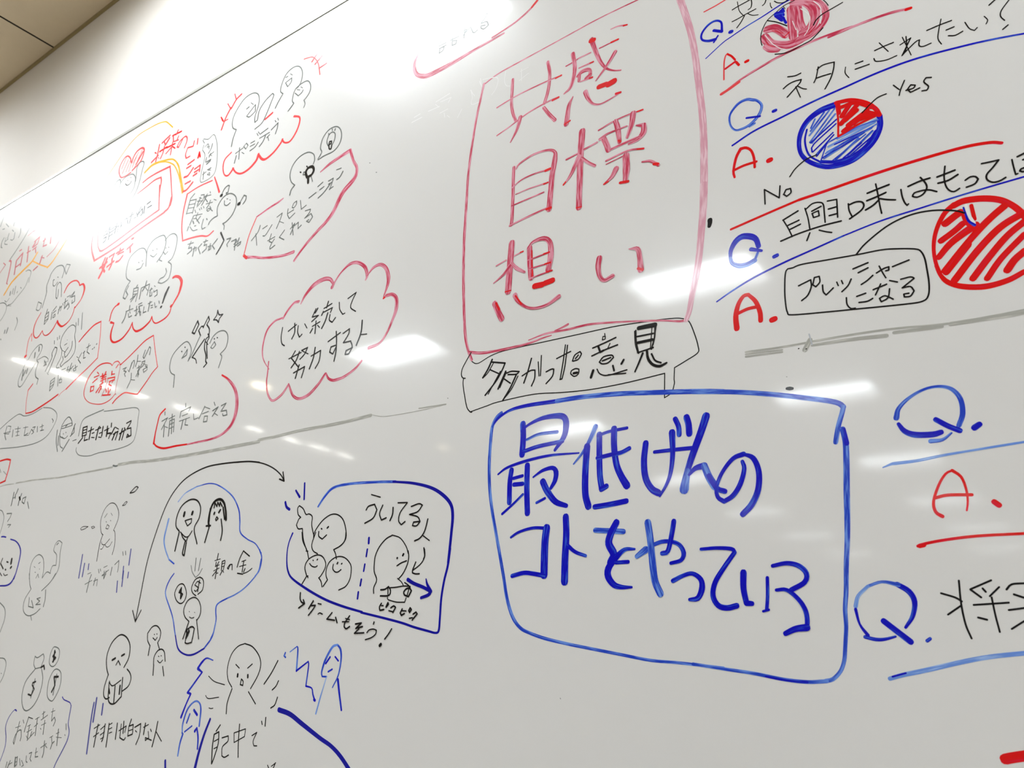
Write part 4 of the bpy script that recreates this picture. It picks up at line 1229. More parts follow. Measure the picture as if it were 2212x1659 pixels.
2.2 -1178.4,2223.6 -1190.9,2232.6 -1195.8,2249.4 -1189.9,2267.0 -1170.4,2285.3 -1147.3,2287.7 -1130.4,2279.4 -1122.7,2264.4 -1123.1,2247.4 -1127.2,2229.6 -1124.4,2217.7 -1117.8,2219.9 -1116.5,2239.9 -1103.5,2254.0 -1086,2261.7 -1081.1,2256.2 -1085.4,2244.1 -1093.5,2223.4 -1102.9,2208.1 -1121,2202.7
2.6 -1178.4,2223.6 -1183.7,2207.7 -1184.6,2191.1
2.3 -1157.2,2258.8 -1150.3,2260.4
1.3 -1146.5,2267.3 -1138.3,2260.4
2.1 -1153.2,2241.9 -1132,2257.6 -1128.5,2242.3 -1143.7,2236.9 -1153.2,2241.9
##cartoon_person|outline person at the top of the trio
@k
2 -1054.9,2248.2 -1062.9,2256.3 -1062.8,2270.7 -1054,2288.6 -1036.6,2294.2 -1020.3,2288.6 -1009.9,2274.0 -1008.1,2256.6 -1013.5,2245.9 -1021.2,2244.1
2.5 -1054.9,2248.2 -1064.7,2235.5 -1070.4,2225.5
1.8 -1055,2281.3 -1048.7,2281.0
1.2 -1042.8,2283.7 -1036.5,2278.5
1.8 -1052.5,2269.4 -1036.9,2272.7 -1036.7,2264.2 -1044.7,2258.1 -1052.5,2269.4
##cartoon_person|small outline person on the right of the trio
@k
2 -1021.2,2244.1 -1024.9,2235.5 -1025.1,2221.6 -1020.1,2214.4
2 -1021.2,2244.1 -1006.5,2248.4 -991.4,2247.0 -982,2235.5 -980.8,2221.6 -988,2213.1 -993.7,2209.8
2.4 -1020.1,2214.4 -1027,2208.4 -1032.7,2204.2
1.8 -993.7,2209.8 -989.1,2201.0 -991.1,2194.5
1.3 -1016.8,2240.3 -1008.6,2236.1
1.2 -1007.6,2241.8 -1002,2237.5
1.8 -1020.9,2235.0 -1010.9,2225.5 -1002.6,2228.5 -999.9,2232.4
##spark_marks|red spark strokes left of the trio
@r
2.5 -1204.1,2310.3 -1196.1,2294.7
4 -1182,2300.8 -1196.1,2294.7 -1207.1,2280.2
2.2 -1221.8,2296.4 -1208.7,2279.6
4.1 -1209.4,2282.4 -1220.5,2264.1 -1227.3,2242.4
2.3 -1236.3,2272.9 -1226.6,2260.2 -1212.1,2258.8
@R
2.9 -1236.3,2272.9 -1227,2261.6
##spark_marks|red spark strokes right of the trio
@r
2.1 -1010.3,2299.2 -997.8,2296.7 -985,2291.3 -969.9,2272.6 -960.8,2246.0
3.6 -975.6,2295.7 -987.1,2283.7
3.4 -962.7,2283.9 -977.8,2274.3
2.8 -965.5,2260.8 -947.5,2262.5
#speech_box|pink red hexagon box with slanted lettering
@P
2.3-5.5-6.8 -924.2,2049.5 -901.8,2057.8 -861.5,2065.0
5.6-4.9-5-7.7-9.3-9.4-7.4-5.7-5.1-4.3 -860.4,2065.6 -850.7,2043.8 -840.8,2028.4 -841.2,2014.6 -849.7,2005.6 -867.5,1991.9 -885.4,1962.0 -920.1,1938.9 -943.4,1921.8 -957.9,1906.8
5.7-4.5-4.2-4.6-5.3 -962.4,1922.8 -987.4,1923.6 -1028.6,1930.5 -1060.1,1939.9 -1086.4,1946.9
@R
5.1 -1091.5,1951.4 -1082.1,1944.3
@r
2.5 -1091.5,1951.4 -1085.9,1985.9 -1073.7,2014.6
@P
2.9-4-4-2.4 -1073.2,2016.1 -1040.3,2023.7 -1020.5,2027.1 -1009.1,2030.5
##lettering|slanted grey lettering in the hexagon box
@k
2.3 -1059.3,1996.4 -1062.8,1985.6 -1076.8,1974.2
1.8 -1067.7,1983.8 -1060.2,1961.1
1.9 -1051.4,1988.1 -1040.2,1990.6
2 -1047.6,1974.4 -1040.9,1974.0 -1028,1988.6
1.9 -1017.9,1999.2 -1005.8,2002.9 -1007.6,1994.6 -1014.8,1978.0
1.2 -1009.2,1988.8 -998,1982.9
1.8 -992.2,2006.0 -991.5,1995.9 -985.4,1986.9 -973.4,1993.0
1.8 -990.5,1997.7 -977.6,2000.0
1.8 -982.2,2005.5 -980,2012.1 -973.4,2014.2 -972.9,2007.8 -978.2,2003.3 -982.2,2005.5
1.6 -964,2012.3 -958.6,1995.1 -947.7,1998.9
1.7 -1033,1961.4 -1015.4,1963.7
2 -1025.8,1971.8 -1028.8,1959.2 -1020.7,1954.8 -1016,1959.7
2 -1020.7,1954.8 -1024.1,1947.6 -1023.4,1944.3 -1012,1947.8
1.8 -993,1969.1 -1003.7,1959.3 -990.8,1951.6
1.7 -976.5,1977.0 -969.7,1953.7
2 -978.6,1966.9 -969.6,1973.9 -976.5,1956.7
1.6 -974,1968.1 -961.3,1973.5 -959.7,1961.9 -953,1966.0
1.7 -948.2,1989.0 -935.9,1988.2 -937.5,1982.7 -947.1,1976.0 -933,1979.9 -928.5,1972.9 -935.1,1965.2 -941.7,1969.2 -936.6,1970.7
2 -943.4,2010.0 -928.1,2014.7
2 -925.6,2024.3 -915.2,2028.4
1.9 -920.5,2016.9 -910.9,2019.5
2.1 -921.2,2002.9 -909.1,2009.1 -897.3,2019.4
1.8 -902.1,2026.1 -891.4,2027.6 -893.7,2018.2 -896.6,2009.5
1.8 -901.1,2020.3 -893.4,2021.2
1.9 -897.5,2010.4 -889.3,2012.3
1.6 -886.5,2040.2 -875.9,2039.7
2.1 -883.3,2022.4 -876.7,2024.6 -871.1,2032.4
##cartoon_person|grey outline head with a light bulb thought balloon
@k
1.9 -984.3,2046.2 -994.8,2056.1 -1000.6,2070.9 -996.7,2086.9 -983,2097.2 -963.5,2098.9 -947.9,2090.1 -943.1,2078.7 -945,2070.9
2.4 -984.3,2046.2 -991.5,2040.1 -993.4,2031.2
##thought_balloon|round thought balloon holding a light bulb
@k
2 -934.8,2075.4 -928.1,2086.1 -932.6,2096.2 -930,2112.4 -918.3,2123.0 -902.2,2123.2 -890.7,2114.5 -885.2,2099.7 -888.2,2086.2 -899.9,2078.0 -921.1,2077.2 -934.8,2075.4
1.9 -914.4,2092.7 -918.7,2101.7 -916.7,2113.8 -908.4,2115.6 -901.3,2109.6 -900.9,2099.3 -904.5,2092.2
1.4 -917.8,2116.8 -914.9,2112.7
1.7 -910.1,2122.0 -908.9,2118.3
2.3 -902.4,2119.4 -903.3,2116.8
@K
2.6 -912.8,2094.2 -912.1,2099.7 -907.4,2098.6 -907.5,2094.4 -912.8,2094.2 -910.6,2086.0 -906.3,2084.5 -905.7,2091.6
##lens_drawing|small bold magnifier beside the head
@k
1.6 -946.1,2050.2 -940.6,2038.4
2 -966.5,2058.9 -965.8,2063.7 -961.6,2062.3 -961.8,2057.7 -966.5,2058.9
@K
2.4 -974.8,2066.8 -973.1,2065.4
2.5 -960.5,2072.5 -958.7,2070.6
4.9 -955.8,2051.0 -960.6,2061.5 -956.2,2067.4 -946.4,2066.8 -941.4,2059.1 -945,2052.0 -954.4,2050.5
4.9 -952.3,2047.1 -951,2039.7
#cloud_bubble|bright red scalloped cloud below three huddled heads
@R
5.3-5.4-5.8-7.3-7.6-5.6-4.1-2.9 -1295.5,1962.7 -1286.5,1962.8 -1274.1,1957.4 -1264.9,1947.3 -1264.1,1935.9 -1267.4,1923.4 -1277.5,1910.2 -1283,1902.1
5.5 -1284.9,1905.3 -1283,1905.9
2.9-3.7-3.7-3.2-2.5-2.5-2.4 -1283,1902.1 -1284.7,1893.1 -1293.2,1886.1 -1310,1882.0 -1324.5,1881.7 -1335,1888.4 -1341.4,1898.1
3.1-4.4-4.9-4.7-3.2-3.1-2.4 -1341.4,1898.1 -1345.7,1889.5 -1363.5,1880.8 -1381.7,1878.4 -1392.8,1882.3 -1401.7,1891.0 -1405.8,1899.9
3.2-4.3-4.5-4-4.1-5.6-5.1-3.4 -1405.8,1899.9 -1412.2,1887.4 -1431.1,1874.0 -1454.2,1871.0 -1468.6,1876.7 -1475.8,1887.4 -1477.2,1899.5 -1474.2,1910.7
5.1-3.3 -1487.2,1917.5 -1474,1913.0
3.3-3.6-3.4-2.9 -1493,1921.7 -1491.9,1938.3 -1484.9,1947.5 -1472.9,1951.5
5.7 -1474.9,1951.3 -1470.8,1951.6
##cartoon_person|left head of the three huddled heads
@k
2.2 -1445.5,1992.2 -1462.8,2003.7 -1469.6,2022.6 -1465.7,2046.4 -1440.6,2057.1 -1419.3,2053.7 -1406.8,2040.5 -1402.3,2024.7 -1398.9,2011.3
2.4 -1431.2,2012.3 -1417,2012.1 -1411.1,2020.3
2.7 -1445.5,1992.2 -1456.4,1980.3 -1460,1961.9 -1450.8,1956.9 -1444.5,1964.3 -1454,1973.7 -1448,1983.1
1.9 -1429.2,2027.4 -1427.4,2026.0
1.7 -1417.1,2027.4 -1415.1,2026.2
##cartoon_person|middle head of the three huddled heads
@k
1.8 -1386.1,2041.0 -1384,2039.5
1.8 -1372.2,2040.1 -1370.1,2038.6
2.5 -1405,2035.2 -1405.2,2049.8 -1390.6,2062.9 -1364.1,2065.2 -1350.6,2058.9 -1343.5,2042.5 -1347.2,2024.5 -1361.8,2010.5
1.8 -1390.9,2031.9 -1378.1,2025.1 -1368.6,2029.0
##cartoon_person|right head of the three huddled heads, with a raised arm
@k
1.7 -1340.6,2033.4 -1339.1,2032.2
1.7 -1331.7,2032.6 -1329.7,2031.1
2.2 -1348.1,2051.0 -1335.2,2058.1 -1319.5,2056.1 -1307.8,2044.4 -1305.6,2022.6 -1311.3,2005.5 -1322.6,2000.3
1.8 -1347,2027.3 -1337.9,2019.1 -1330.9,2022.9
2 -1353,2018.9 -1354.7,2012.2 -1344.9,2007.7
2.1 -1322.6,2000.3 -1309.8,1991.1 -1307.5,1975.6 -1311.2,1963.9 -1328.5,1960.1 -1342.9,1964.3 -1339.4,1970.8 -1326.8,1972.3 -1321.1,1980.1 -1326.3,1988.4
##lettering|two lines of grey lettering with an exclamation mark
@k
2.9 -1415,1976.8 -1418.6,1972.9
2.6 -1426.4,1972.4 -1423.5,1952.7
2.2 -1426.4,1972.4 -1411,1971.1 -1408.7,1958.7 -1410,1942.6
1.6 -1424.1,1965.9 -1411.8,1964.8
1.6 -1423.6,1959.9 -1410.6,1958.6
2.3 -1430.8,1950.9 -1413.2,1957.4 -1427.1,1945.9
2.7 -1398.8,1967.0 -1398.1,1945.1
2.2 -1398.8,1967.0 -1372.2,1968.8 -1372.1,1957.1 -1373.5,1947.0
2.8 -1384.9,1977.8 -1386.2,1967.5 -1393.4,1959.8
1.5 -1384.3,1964.7 -1374.8,1956.6
1.9 -1367.5,1954.9 -1358.4,1956.2
2.8 -1363,1958.4 -1365.2,1950.9
2.3 -1363.8,1949.4 -1363.3,1942.3 -1356.5,1941.9 -1358,1949.2
1.3 -1354.3,1961.0 -1349.6,1958.1
2 -1352,1951.2 -1351.8,1947.7 -1341.2,1949.8 -1338,1939.9 -1345.7,1937.7
1.7 -1438,1928.9 -1413.2,1929.3
2.7 -1427.4,1938.3 -1426.8,1931.1
2.9 -1435.9,1928.4 -1436.7,1916.8 -1443.3,1907.1
1.8 -1427.9,1923.1 -1422.6,1913.8 -1413.2,1915.3
1.8 -1423.9,1925.8 -1420.4,1921.5
1.8 -1407.2,1923.3 -1395.7,1924.2
2.4 -1402.2,1931.5 -1397.3,1911.9
2.2 -1401.5,1912.8 -1393.7,1915.7
1.8 -1397.1,1933.8 -1385.7,1934.7
1.6 -1393.7,1929.6 -1381.9,1929.2
2 -1375.4,1924.3 -1374.3,1912.6 -1364.8,1912.8
1.9 -1363,1927.3 -1351.4,1929.2
2.6 -1357.5,1930.6 -1358.1,1912.5
1.6 -1352.6,1921.5 -1345.9,1921.2
1.7 -1350.9,1916.6 -1344.5,1916.9
1.9 -1341.4,1924.7 -1336.2,1914.5 -1332,1915.8
2 -1327.5,1924.9 -1325,1919.8
3.3 -1393.2,1928.3 -1383,1909.9
2.2 -1391.9,1918.8 -1383.1,1915.7
@K
4.8-6.5-3.4 -1303.8,1945.4 -1310,1933.3 -1314.2,1918.0
4.2 -1317.4,1910.8 -1314.9,1911.4
#speech_box|pair of red angled boxes, one inside the other, with grey lettering
@r
3.2-3.9-4.3-4.8 -1479.1,2215.9 -1459.5,2220.0 -1428.9,2221.5 -1385.2,2220.1
3.5-3.3-3-3.1-3.1 -1385.2,2220.1 -1372.6,2189.3 -1361.6,2160.3 -1354,2139.0 -1354.7,2125.5
5.4 -1356.2,2144.2 -1359.2,2122.7 -1372.9,2117.0
5 -1370.7,2116.3 -1448.7,2103.9 -1527.5,2087.9 -1611,2078.4
4.9-4.8-4.8-4.4-3.6 -1611,2078.4 -1635.6,2112.9 -1643.4,2147.5 -1639.5,2179.3 -1632.4,2190.9
##inner_box|inner red box of the pair
@r
2-3-3.7-4.1 -1490.9,2194.5 -1463.2,2200.0 -1434.2,2206.2 -1411.4,2205.0
4-4.2-3.8-3.1-2.7 -1411.4,2205.0 -1407,2194.4 -1405.6,2174.6 -1400.9,2153.9 -1394.1,2131.5
3.5 -1410.5,2187.3 -1394.3,2128.6
4.5 -1393.4,2128.3 -1453.5,2118.1 -1532.9,2102.4 -1583.2,2094.6 -1597.9,2097.3
2.9-3.3-3.9-3.7-2.4 -1597.9,2097.3 -1611.5,2114.3 -1622,2146.8 -1615.9,2166.8 -1593.6,2171.0
##lettering|grey lettering in the inner red box
@K
3 -1593.5,2138.6 -1583.4,2139.7
3 -1596.1,2130.0 -1583,2131.6
3.3 -1592.2,2123.5 -1582.2,2124.7 -1582.6,2116.3 -1590.5,2113.2
3.9 -1575.1,2144.0 -1570.8,2114.8
3 -1570.3,2137.2 -1551.1,2139.6
3 -1570,2130.5 -1557.2,2132.1
3.1 -1569.1,2122.3 -1557.9,2124.4
4.4 -1577.7,2144.7 -1580.9,2129.6
3.1 -1556.5,2132.7 -1540.8,2137.9 -1540.5,2122.8
4.2 -1548.9,2145.6 -1550.5,2123.6
3 -1533.3,2144.9 -1530.3,2130.8 -1522.1,2144.2 -1512.1,2146.4 -1503.5,2130.8
2.9 -1506.3,2146.0 -1488.4,2148.4
4 -1496.1,2153.4 -1497.8,2130.4
2.4 -1484.6,2137.6 -1476.8,2137.1
2.6 -1479,2149.5 -1470.1,2135.9
3.3 -1464.8,2156.8 -1473.4,2139.5 -1458.6,2151.0 -1453.3,2139.0 -1459.6,2135.8
3.5 -1451.3,2153.9 -1448.6,2137.6
3 -1443.8,2156.2 -1432.2,2158.2
2.8 -1439.2,2146.3 -1424.6,2147.6
#lettering|bright red lettering under the double red box
@r
5.9 -1567,2072.5 -1571.7,2055.6 -1556.8,2040.3
7.6 -1559,2069.1 -1564.5,2048.6 -1574.7,2032.0
5.6 -1579.9,2053.9 -1555.7,2060.5
4.5 -1550.8,2070.8 -1532.1,2073.5 -1536.5,2061.8
6 -1537,2063.3 -1534.6,2051.1 -1539.5,2041.0
4.7 -1551.4,2049.1 -1527.6,2055.7
4 -1524.9,2071.6 -1501.8,2072.9
6 -1512.3,2078.4 -1512.9,2068.3
4.8 -1518.4,2051.4 -1506.7,2051.5 -1496.6,2058.9
4.8 -1484.7,2070.3 -1467.2,2076.4 -1474.6,2071.3 -1469.5,2059.4
4 -1521.9,2072.8 -1498.8,2074.2
3.8 -1517.7,2067.3 -1496.4,2067.7
@R
4.8 -1474.8,2089.6 -1468.4,2089.3
#orange_arch|thin upper orange arch over the heart
@O
1.5-1.9-2.2-2.5-2.4-2.6-2.9-2.9-2.7-3.1 -1642.1,2281.7 -1620.8,2300.2 -1594.1,2322.2 -1566.5,2340.8 -1538.3,2350.2 -1503.4,2351.0 -1470.6,2349.6 -1445.9,2344.8 -1432.6,2338.9 -1406.2,2317.0
##orange_arch|lower doubled orange arch
@O
5.9-6.3-5.5-4.6-3.9-3.2-3.5-4.5-5.8-7 -1479.8,2239.6 -1458.2,2247.6 -1437.2,2246.9 -1415.6,2243.3 -1394,2238.9 -1378.4,2233.4 -1362.7,2220.7 -1351.6,2206.5 -1339.4,2181.9 -1320.1,2143.0
2.9 -1437.2,2246.9 -1408,2238.6 -1384.3,2227.0 -1367.7,2214.7 -1350.5,2193.3 -1331.8,2163.0
#orange_arch|orange angle around the red lettering at the left edge
@O
3.2-3.2-3.3 -1912.5,2156.8 -1869.7,2136.9 -1826.5,2119.3
6-5.3-4.3-3.8-3.2 -1825,2118.9 -1806.9,2128.4 -1788.2,2144.6 -1766.5,2165.7 -1749.4,2184.9
6-6.3-6.5-6.5-6.3 -1898.7,2174.5 -1917.7,2155.9 -1951.6,2144.0 -2000.1,2124.9 -2025.8,2100.1
#lettering|red vertical lettering beside the orange arch
@R
3.9 -1444.4,2291.3 -1443.8,2273.4 -1445.2,2252.4
3 -1456.4,2276.9 -1449.8,2272.9
4.3 -1399.4,2294.7 -1369,2293.2
4.3 -1412.5,2272.1 -1384,2271.0
3 -1393.2,2268.4 -1380.3,2259.0
4.7 -1437.2,2272.4 -1413,2273.7
@r
5.1 -1461.5,2256.2 -1440.8,2264.3
4.9 -1435,2291.2 -1409.9,2299.4
3.4 -1427.1,2291.0 -1421.6,2282.6
5.9 -1409.8,2292.6 -1419.8,2282.2
4.1 -1396.6,2292.4 -1391.9,2278.6
3.4 -1389,2277.5 -1373.6,2275.7
4.1 -1423,2279.3 -1424.1,2263.6 -1429,2253.4
1.9 -1439.3,2259.7 -1435.1,2256.2
4.2 -1382.2,2301.0 -1386.7,2292.6
4.2 -1376.3,2284.7 -1379.8,2276.7
3.6 -1394.2,2278.1 -1393.6,2263.2 -1393.2,2249.2
3.8 -1395.7,2266.6 -1411.2,2258.3
3.5 -1357.8,2272.4 -1367.7,2256.3 -1373.7,2259.9 -1367.8,2269.5 -1351.7,2274.7 -1343.4,2269.6 -1341.4,2259.7 -1345.6,2247.6
3.2 -1333.5,2242.5 -1336.3,2229.3 -1331.4,2219.2 -1319.1,2219.3
3.4 -1332.6,2242.8 -1314.5,2239.4 -1314,2250.8
3.6 -1303,2251.8 -1301.4,2239.4
@R
4 -1288.6,2217.2 -1282.3,2204.9
5.8 -1289.1,2206.0 -1287.8,2214.4
@r
4 -1320.6,2202.0 -1301.3,2205.3
3.7 -1322.5,2194.2 -1308.9,2195.4
4.3 -1325.2,2175.8 -1312.8,2175.4 -1299.4,2187.1
3.5 -1293.5,2182.5 -1276.9,2185.4 -1275.6,2171.4
3.7 -1292.3,2175.3 -1279.8,2176.5
3.8 -1294,2168.4 -1283.1,2170.0
3.5 -1317,2159.1 -1300.3,2159.5
4.2 -1319.2,2143.3 -1307.2,2143.7 -1291.7,2154.0
#heart_shape|red hatched heart held above a faint figure
@r
3.5 -1547.2,2286.4 -1553.4,2297.7 -1566.2,2308.2 -1577.9,2309.3 -1588.4,2300.2 -1592.9,2287.6 -1588.1,2273.3 -1576.1,2260.5 -1559.2,2257.6 -1538.7,2259.4
4.8 -1544.3,2284.7 -1541.8,2296.4 -1532.2,2306.9 -1515.4,2309.2 -1503.8,2302.2 -1501.8,2291.7 -1507.8,2274.6 -1534.4,2262.9
2.1 -1572.7,2307.4 -1582.1,2283.2
2.1 -1561.3,2297.7 -1574.8,2269.4
2 -1552.4,2291.7 -1560.8,2268.1
1.9 -1545.8,2282.4 -1548.6,2265.3
2 -1524.1,2302.6 -1538.7,2281.3
2 -1528.3,2295.7 -1537.3,2271.1
2 -1511.2,2303.5 -1527.3,2267.6
5.8 -1506.6,2296.2 -1523.1,2274.4
##cartoon_person|faint grey figure with raised arms below the heart
@k
2.6 -1597.7,2247.8 -1590.3,2255.8 -1579.1,2256.2 -1572.5,2245.7 -1574.9,2232.7
2.4 -1572.8,2246.5 -1558.2,2254.7 -1533.3,2253.6 -1519.6,2245.7 -1513.4,2235.5 -1511.3,2215.8 -1520.5,2203.8
2.6 -1510.5,2229.1 -1513.2,2246.3 -1516.7,2262.6 -1509.2,2272.3 -1498.1,2271.4 -1491,2264.5 -1492.5,2248.7 -1494.4,2217.0 -1502.4,2196.9 -1516.4,2186.4
@K
1.4 -1544.9,2242.7 -1542.6,2241.2
1.5 -1534.9,2246.8 -1532.5,2244.9
2.3 -1551.2,2237.2 -1542.9,2230.7 -1531.8,2230.8 -1528.1,2235.6
#speech_bubble|tall narrow grey bubble with tiny lettering
@k
1.5 -1276.6,2231.8 -1284.2,2240.9 -1282.1,2243.3 -1265.6,2236.8 -1252.2,2241.0 -1242.9,2233.0 -1231.1,2208.7 -1223.1,2175.1 -1223.1,2152.1 -1234.9,2144.1 -1257.7,2143.0 -1266.5,2148.7 -1268.2,2167.6 -1266.5,2200.4 -1274.6,2213.4 -1278.7,2218.0 -1277.9,2228.5
##lettering|tiny grey lettering in the narrow bubble
@k
1.5 -1273.5,2222.4 -1264.7,2226.7 -1264.2,2218.4 -1256.8,2217.9
2.3 -1248.6,2220.7 -1250.4,2210.8 -1256.4,2203.0
1.6 -1262.4,2225.3 -1257,2212.0
1.9 -1252.7,2196.1 -1239.4,2200.0
1.1 -1251.6,2198.8 -1242.8,2192.5
2.3 -1248.4,2200.1 -1251.7,2192.7
1.9 -1262.5,2160.1 -1252.5,2162.8
1.9 -1260.4,2165.5 -1257.9,2148.8
1.6 -1249.6,2165.5 -1238.4,2166.5 -1244.4,2162.5
1.5 -1246.1,2155.7 -1240.2,2157.0 -1238.2,2151.0 -1246.7,2154.7
1.1 -1249.8,2166.2 -1237.7,2160.8
2.2 -1259.7,2195.5 -1260.7,2185.9
2.8 -1257.7,2184.9 -1244.5,2185.8
3.3 -1255.4,2179.8 -1245.5,2183.1
#speech_box|red open box with slanted grey lettering and a singing figure
@r
2.6-2.8-2.9 -1302.4,2132.9 -1266.1,2137.0 -1226.7,2135.9
2.6-3.6-4.5 -1221.2,2141.2 -1209.4,2123.0 -1197.3,2103.1
4.3-4.2-3.8-3.6 -1302.4,2132.9 -1304.1,2098.2 -1299.9,2065.8 -1287.4,2033.3
3.4-3.5-3.5-3.2-3 -1287.3,2032.9 -1257.1,2030.5 -1229.6,2026.2 -1209.1,2020.3 -1193.5,2025.5
##lettering|slanted grey lettering in and under the red open box
@k
2.8 -1277.3,2125.4 -1288,2118.6
2.9 -1288.3,2116.2 -1292,2088.5
2.2 -1288.7,2114.6 -1267.7,2110.9 -1272.5,2083.7
1.7 -1288,2105.9 -1270.8,2102.9
1.6 -1288.7,2098.9 -1272.3,2095.6
1.7 -1293.1,2089.1 -1273,2085.7
2.9 -1255,2110.5 -1261,2096.8
2.2 -1254.5,2115.1 -1244.2,2113.0 -1245.8,2102.8 -1260.8,2093.2
1.4 -1258.9,2111.7 -1250.4,2106.6
1.6 -1263.4,2105.4 -1245.2,2100.8
1.7 -1242.1,2108.7 -1221.9,2105.2
2.2 -1233.9,2110.8 -1241.4,2106.1 -1229.1,2093.3
1.9 -1226.7,2113.3 -1224.9,2109.7
2.9 -1234.8,2107.6 -1246.4,2092.3
1.8 -1265.9,2088.8 -1261,2081.4
1.7 -1251.9,2086.9 -1249.1,2083.1
1.8 -1246.8,2087.7 -1243.8,2083.2
1.8 -1239.8,2087.9 -1236.9,2083.4
1.7 -1232.6,2090.3 -1212.8,2087.6
2.8 -1220.5,2093.6 -1223.4,2085.1 -1228.3,2080.7
1.4 -1209.9,2092.5 -1201.9,2088.2
1.9 -1218.9,2081.3 -1213.7,2075.1 -1221.6,2072.3 -1227.2,2076.9 -1219.6,2077.5 -1207.7,2068.6
2.9 -1266.7,2076.0 -1273.8,2060.5
1.6 -1267,2077.3 -1239,2072.3
2.1 -1254.2,2079.3 -1257.7,2069.8 -1242.9,2054.8
1.7 -1265,2070.2 -1255.8,2069.2
2.7 -1243.3,2069.0 -1252,2062.2
1.5 -1271.7,2056.3 -1259.5,2045.2 -1245.8,2043.5
2.8 -1276.6,2057.7 -1278.1,2050.5
2.1 -1232,2059.7 -1233.5,2046.3 -1229.8,2039.4 -1221.5,2040.4
1.7 -1267.3,2020.1 -1250.1,2018.8
2.3 -1258.5,2023.4 -1262.8,2010.8 -1254,2010.7 -1251.2,2004.2 -1263.2,2000.0
1.9 -1248.1,2005.6 -1237.8,2006.2 -1237.6,1999.4
2.6 -1243.8,2009.0 -1244.8,1991.1
2.2 -1223,2009.0 -1231.8,2003.5 -1221.8,1989.5
1.7 -1218.5,2011.1 -1205.4,2010.3
2.2 -1211.5,2013.7 -1214.6,2003.2 -1206.9,2003.4 -1205.5,1995.1 -1216,1990.1
1.9 -1201.9,1997.5 -1192.6,1997.2 -1192.4,1990.4 -1199,1990.0
2.6 -1195.4,2001.3 -1197.6,1990.7
2.2 -1176.5,2005.5 -1189,1996.2 -1179.9,1987.0
2 -1148.1,1996.9 -1136.6,1995.9 -1145.4,1986.3 -1142.5,1981.2
2 -1133.1,1988.3 -1120.6,1989.2 -1117.8,1984.1 -1124.8,1980.6
2 -1123.6,1976.0 -1106,1980.8 -1106.6,1976.6 -1113.8,1974.3
2.2 -1122.3,1989.7 -1120.2,1968.6
2.4 -1112.7,1989.1 -1116.1,1977.1
2.5 -1265.6,2066.3 -1261,2059.6
2.3 -1222,2057.9 -1219.4,2054.8
2 -1256.6,2053.6 -1253,2053.1
@K
3.9-3.1 -1169.5,2015.2 -1156.4,1997.6
3.1 -1156.2,1997.0 -1161.9,1987.6 -1171.8,1975.5
##cartoon_person|singing grey outline figure with music notes
@k
2 -1212.8,2043.4 -1209.9,2048.5 -1200.9,2052.7 -1189,2053.7 -1192.9,2064.0 -1193.1,2074.5 -1184.2,2085.5 -1171.9,2089.7 -1158.1,2087.3 -1144.1,2077.3 -1138.4,2064.2 -1139.5,2052.1 -1146.3,2040.8 -1159.1,2033.4 -1168.7,2032.3 -1163.1,2026.7 -1162,2019.2
1.7 -1175.8,2078.8 -1173.7,2070.7 -1166,2066.6 -1157.6,2069.1
1.4 -1169.6,2080.6 -1166.9,2080.0
1.2 -1160,2075.5 -1157.2,2074.1
##music_note|double music note over the singing figure
@k
2.1 -1188.8,2093.4 -1182.5,2104.7 -1173.3,2108.1 -1168.6,2105.9 -1169.6,2093.5
@K
5.4 -1190,2093.4 -1186.6,2093.2
@k
3.5 -1174.2,2093.3 -1172,2093.2
##music_note|single music note right of the singing figure
@k
2 -1129.7,2058.0 -1123.7,2066.2 -1119.4,2071.6 -1112.1,2067.6 -1112.7,2060.5 -1118.4,2054.5
@K
6.1 -1132.2,2058.6 -1128.5,2058.6
#clasped_hands|black outline of two clasped raised hands
@K
3.1 -1188.7,1793.2 -1173.6,1808.7 -1162.2,1819.7
2 -1188.7,1793.2 -1178.1,1788.3 -1173,1780.3
2.8 -1175.3,1828.4 -1183.9,1839.4 -1177.5,1845.3 -1170.9,1845.0 -1162,1859.7 -1157.8,1852.6 -1162.9,1845.4 -1153.1,1835.2 -1151.2,1822.6 -1158.6,1818.0 -1157.8,1803.7 -1150.3,1790.2 -1148,1779.9 -1143.6,1775.1 -1150.7,1770.0
2.7 -1154.8,1827.4 -1149.7,1820.3 -1153.4,1810.9 -1145,1783.7
3.3 -1170.9,1845.0 -1171.7,1842.1
1.8 -1159.7,1816.1 -1149.5,1808.1
@k
2.3 -1198.9,1788.9 -1190.5,1799.6 -1178.2,1824.9 -1175.3,1828.4
##star_mark|narrow black diamond star left of the hands
@K
3.1 -1191.9,1858.1 -1202,1839.3 -1194.4,1835.7 -1186.4,1850.3 -1191.9,1858.1
##star_mark|four pointed black star above the right head
@K
2.5 -1138.7,1865.4 -1132.6,1856.4 -1122.2,1854.8 -1129.9,1848.7 -1130.4,1842.3 -1137.3,1848.2 -1146,1850.1 -1139,1856.8 -1138.7,1865.4
##cartoon_person|grey outline person left of the clasped hands
@K
2.3 -1223.5,1810.3 -1222.3,1809.4
2.2 -1215.9,1816.3 -1214.7,1815.4
@k
2 -1219,1797.2 -1207,1810.9 -1206.6,1800.5 -1219,1797.2
1.8 -1231.6,1770.1 -1243.7,1776.2 -1251.4,1787.9 -1249.6,1806.3 -1233.2,1820.0 -1214.7,1825.8 -1201.7,1817.7 -1194.6,1804.5 -1198.9,1788.9
2.1 -1231.6,1770.1 -1228.2,1748.3
##cartoon_person|grey outline person right of the clasped hands
@K
2.2 -1134.8,1815.3 -1133.6,1814.5
2.1 -1127.1,1815.8 -1125.7,1814.9
@k
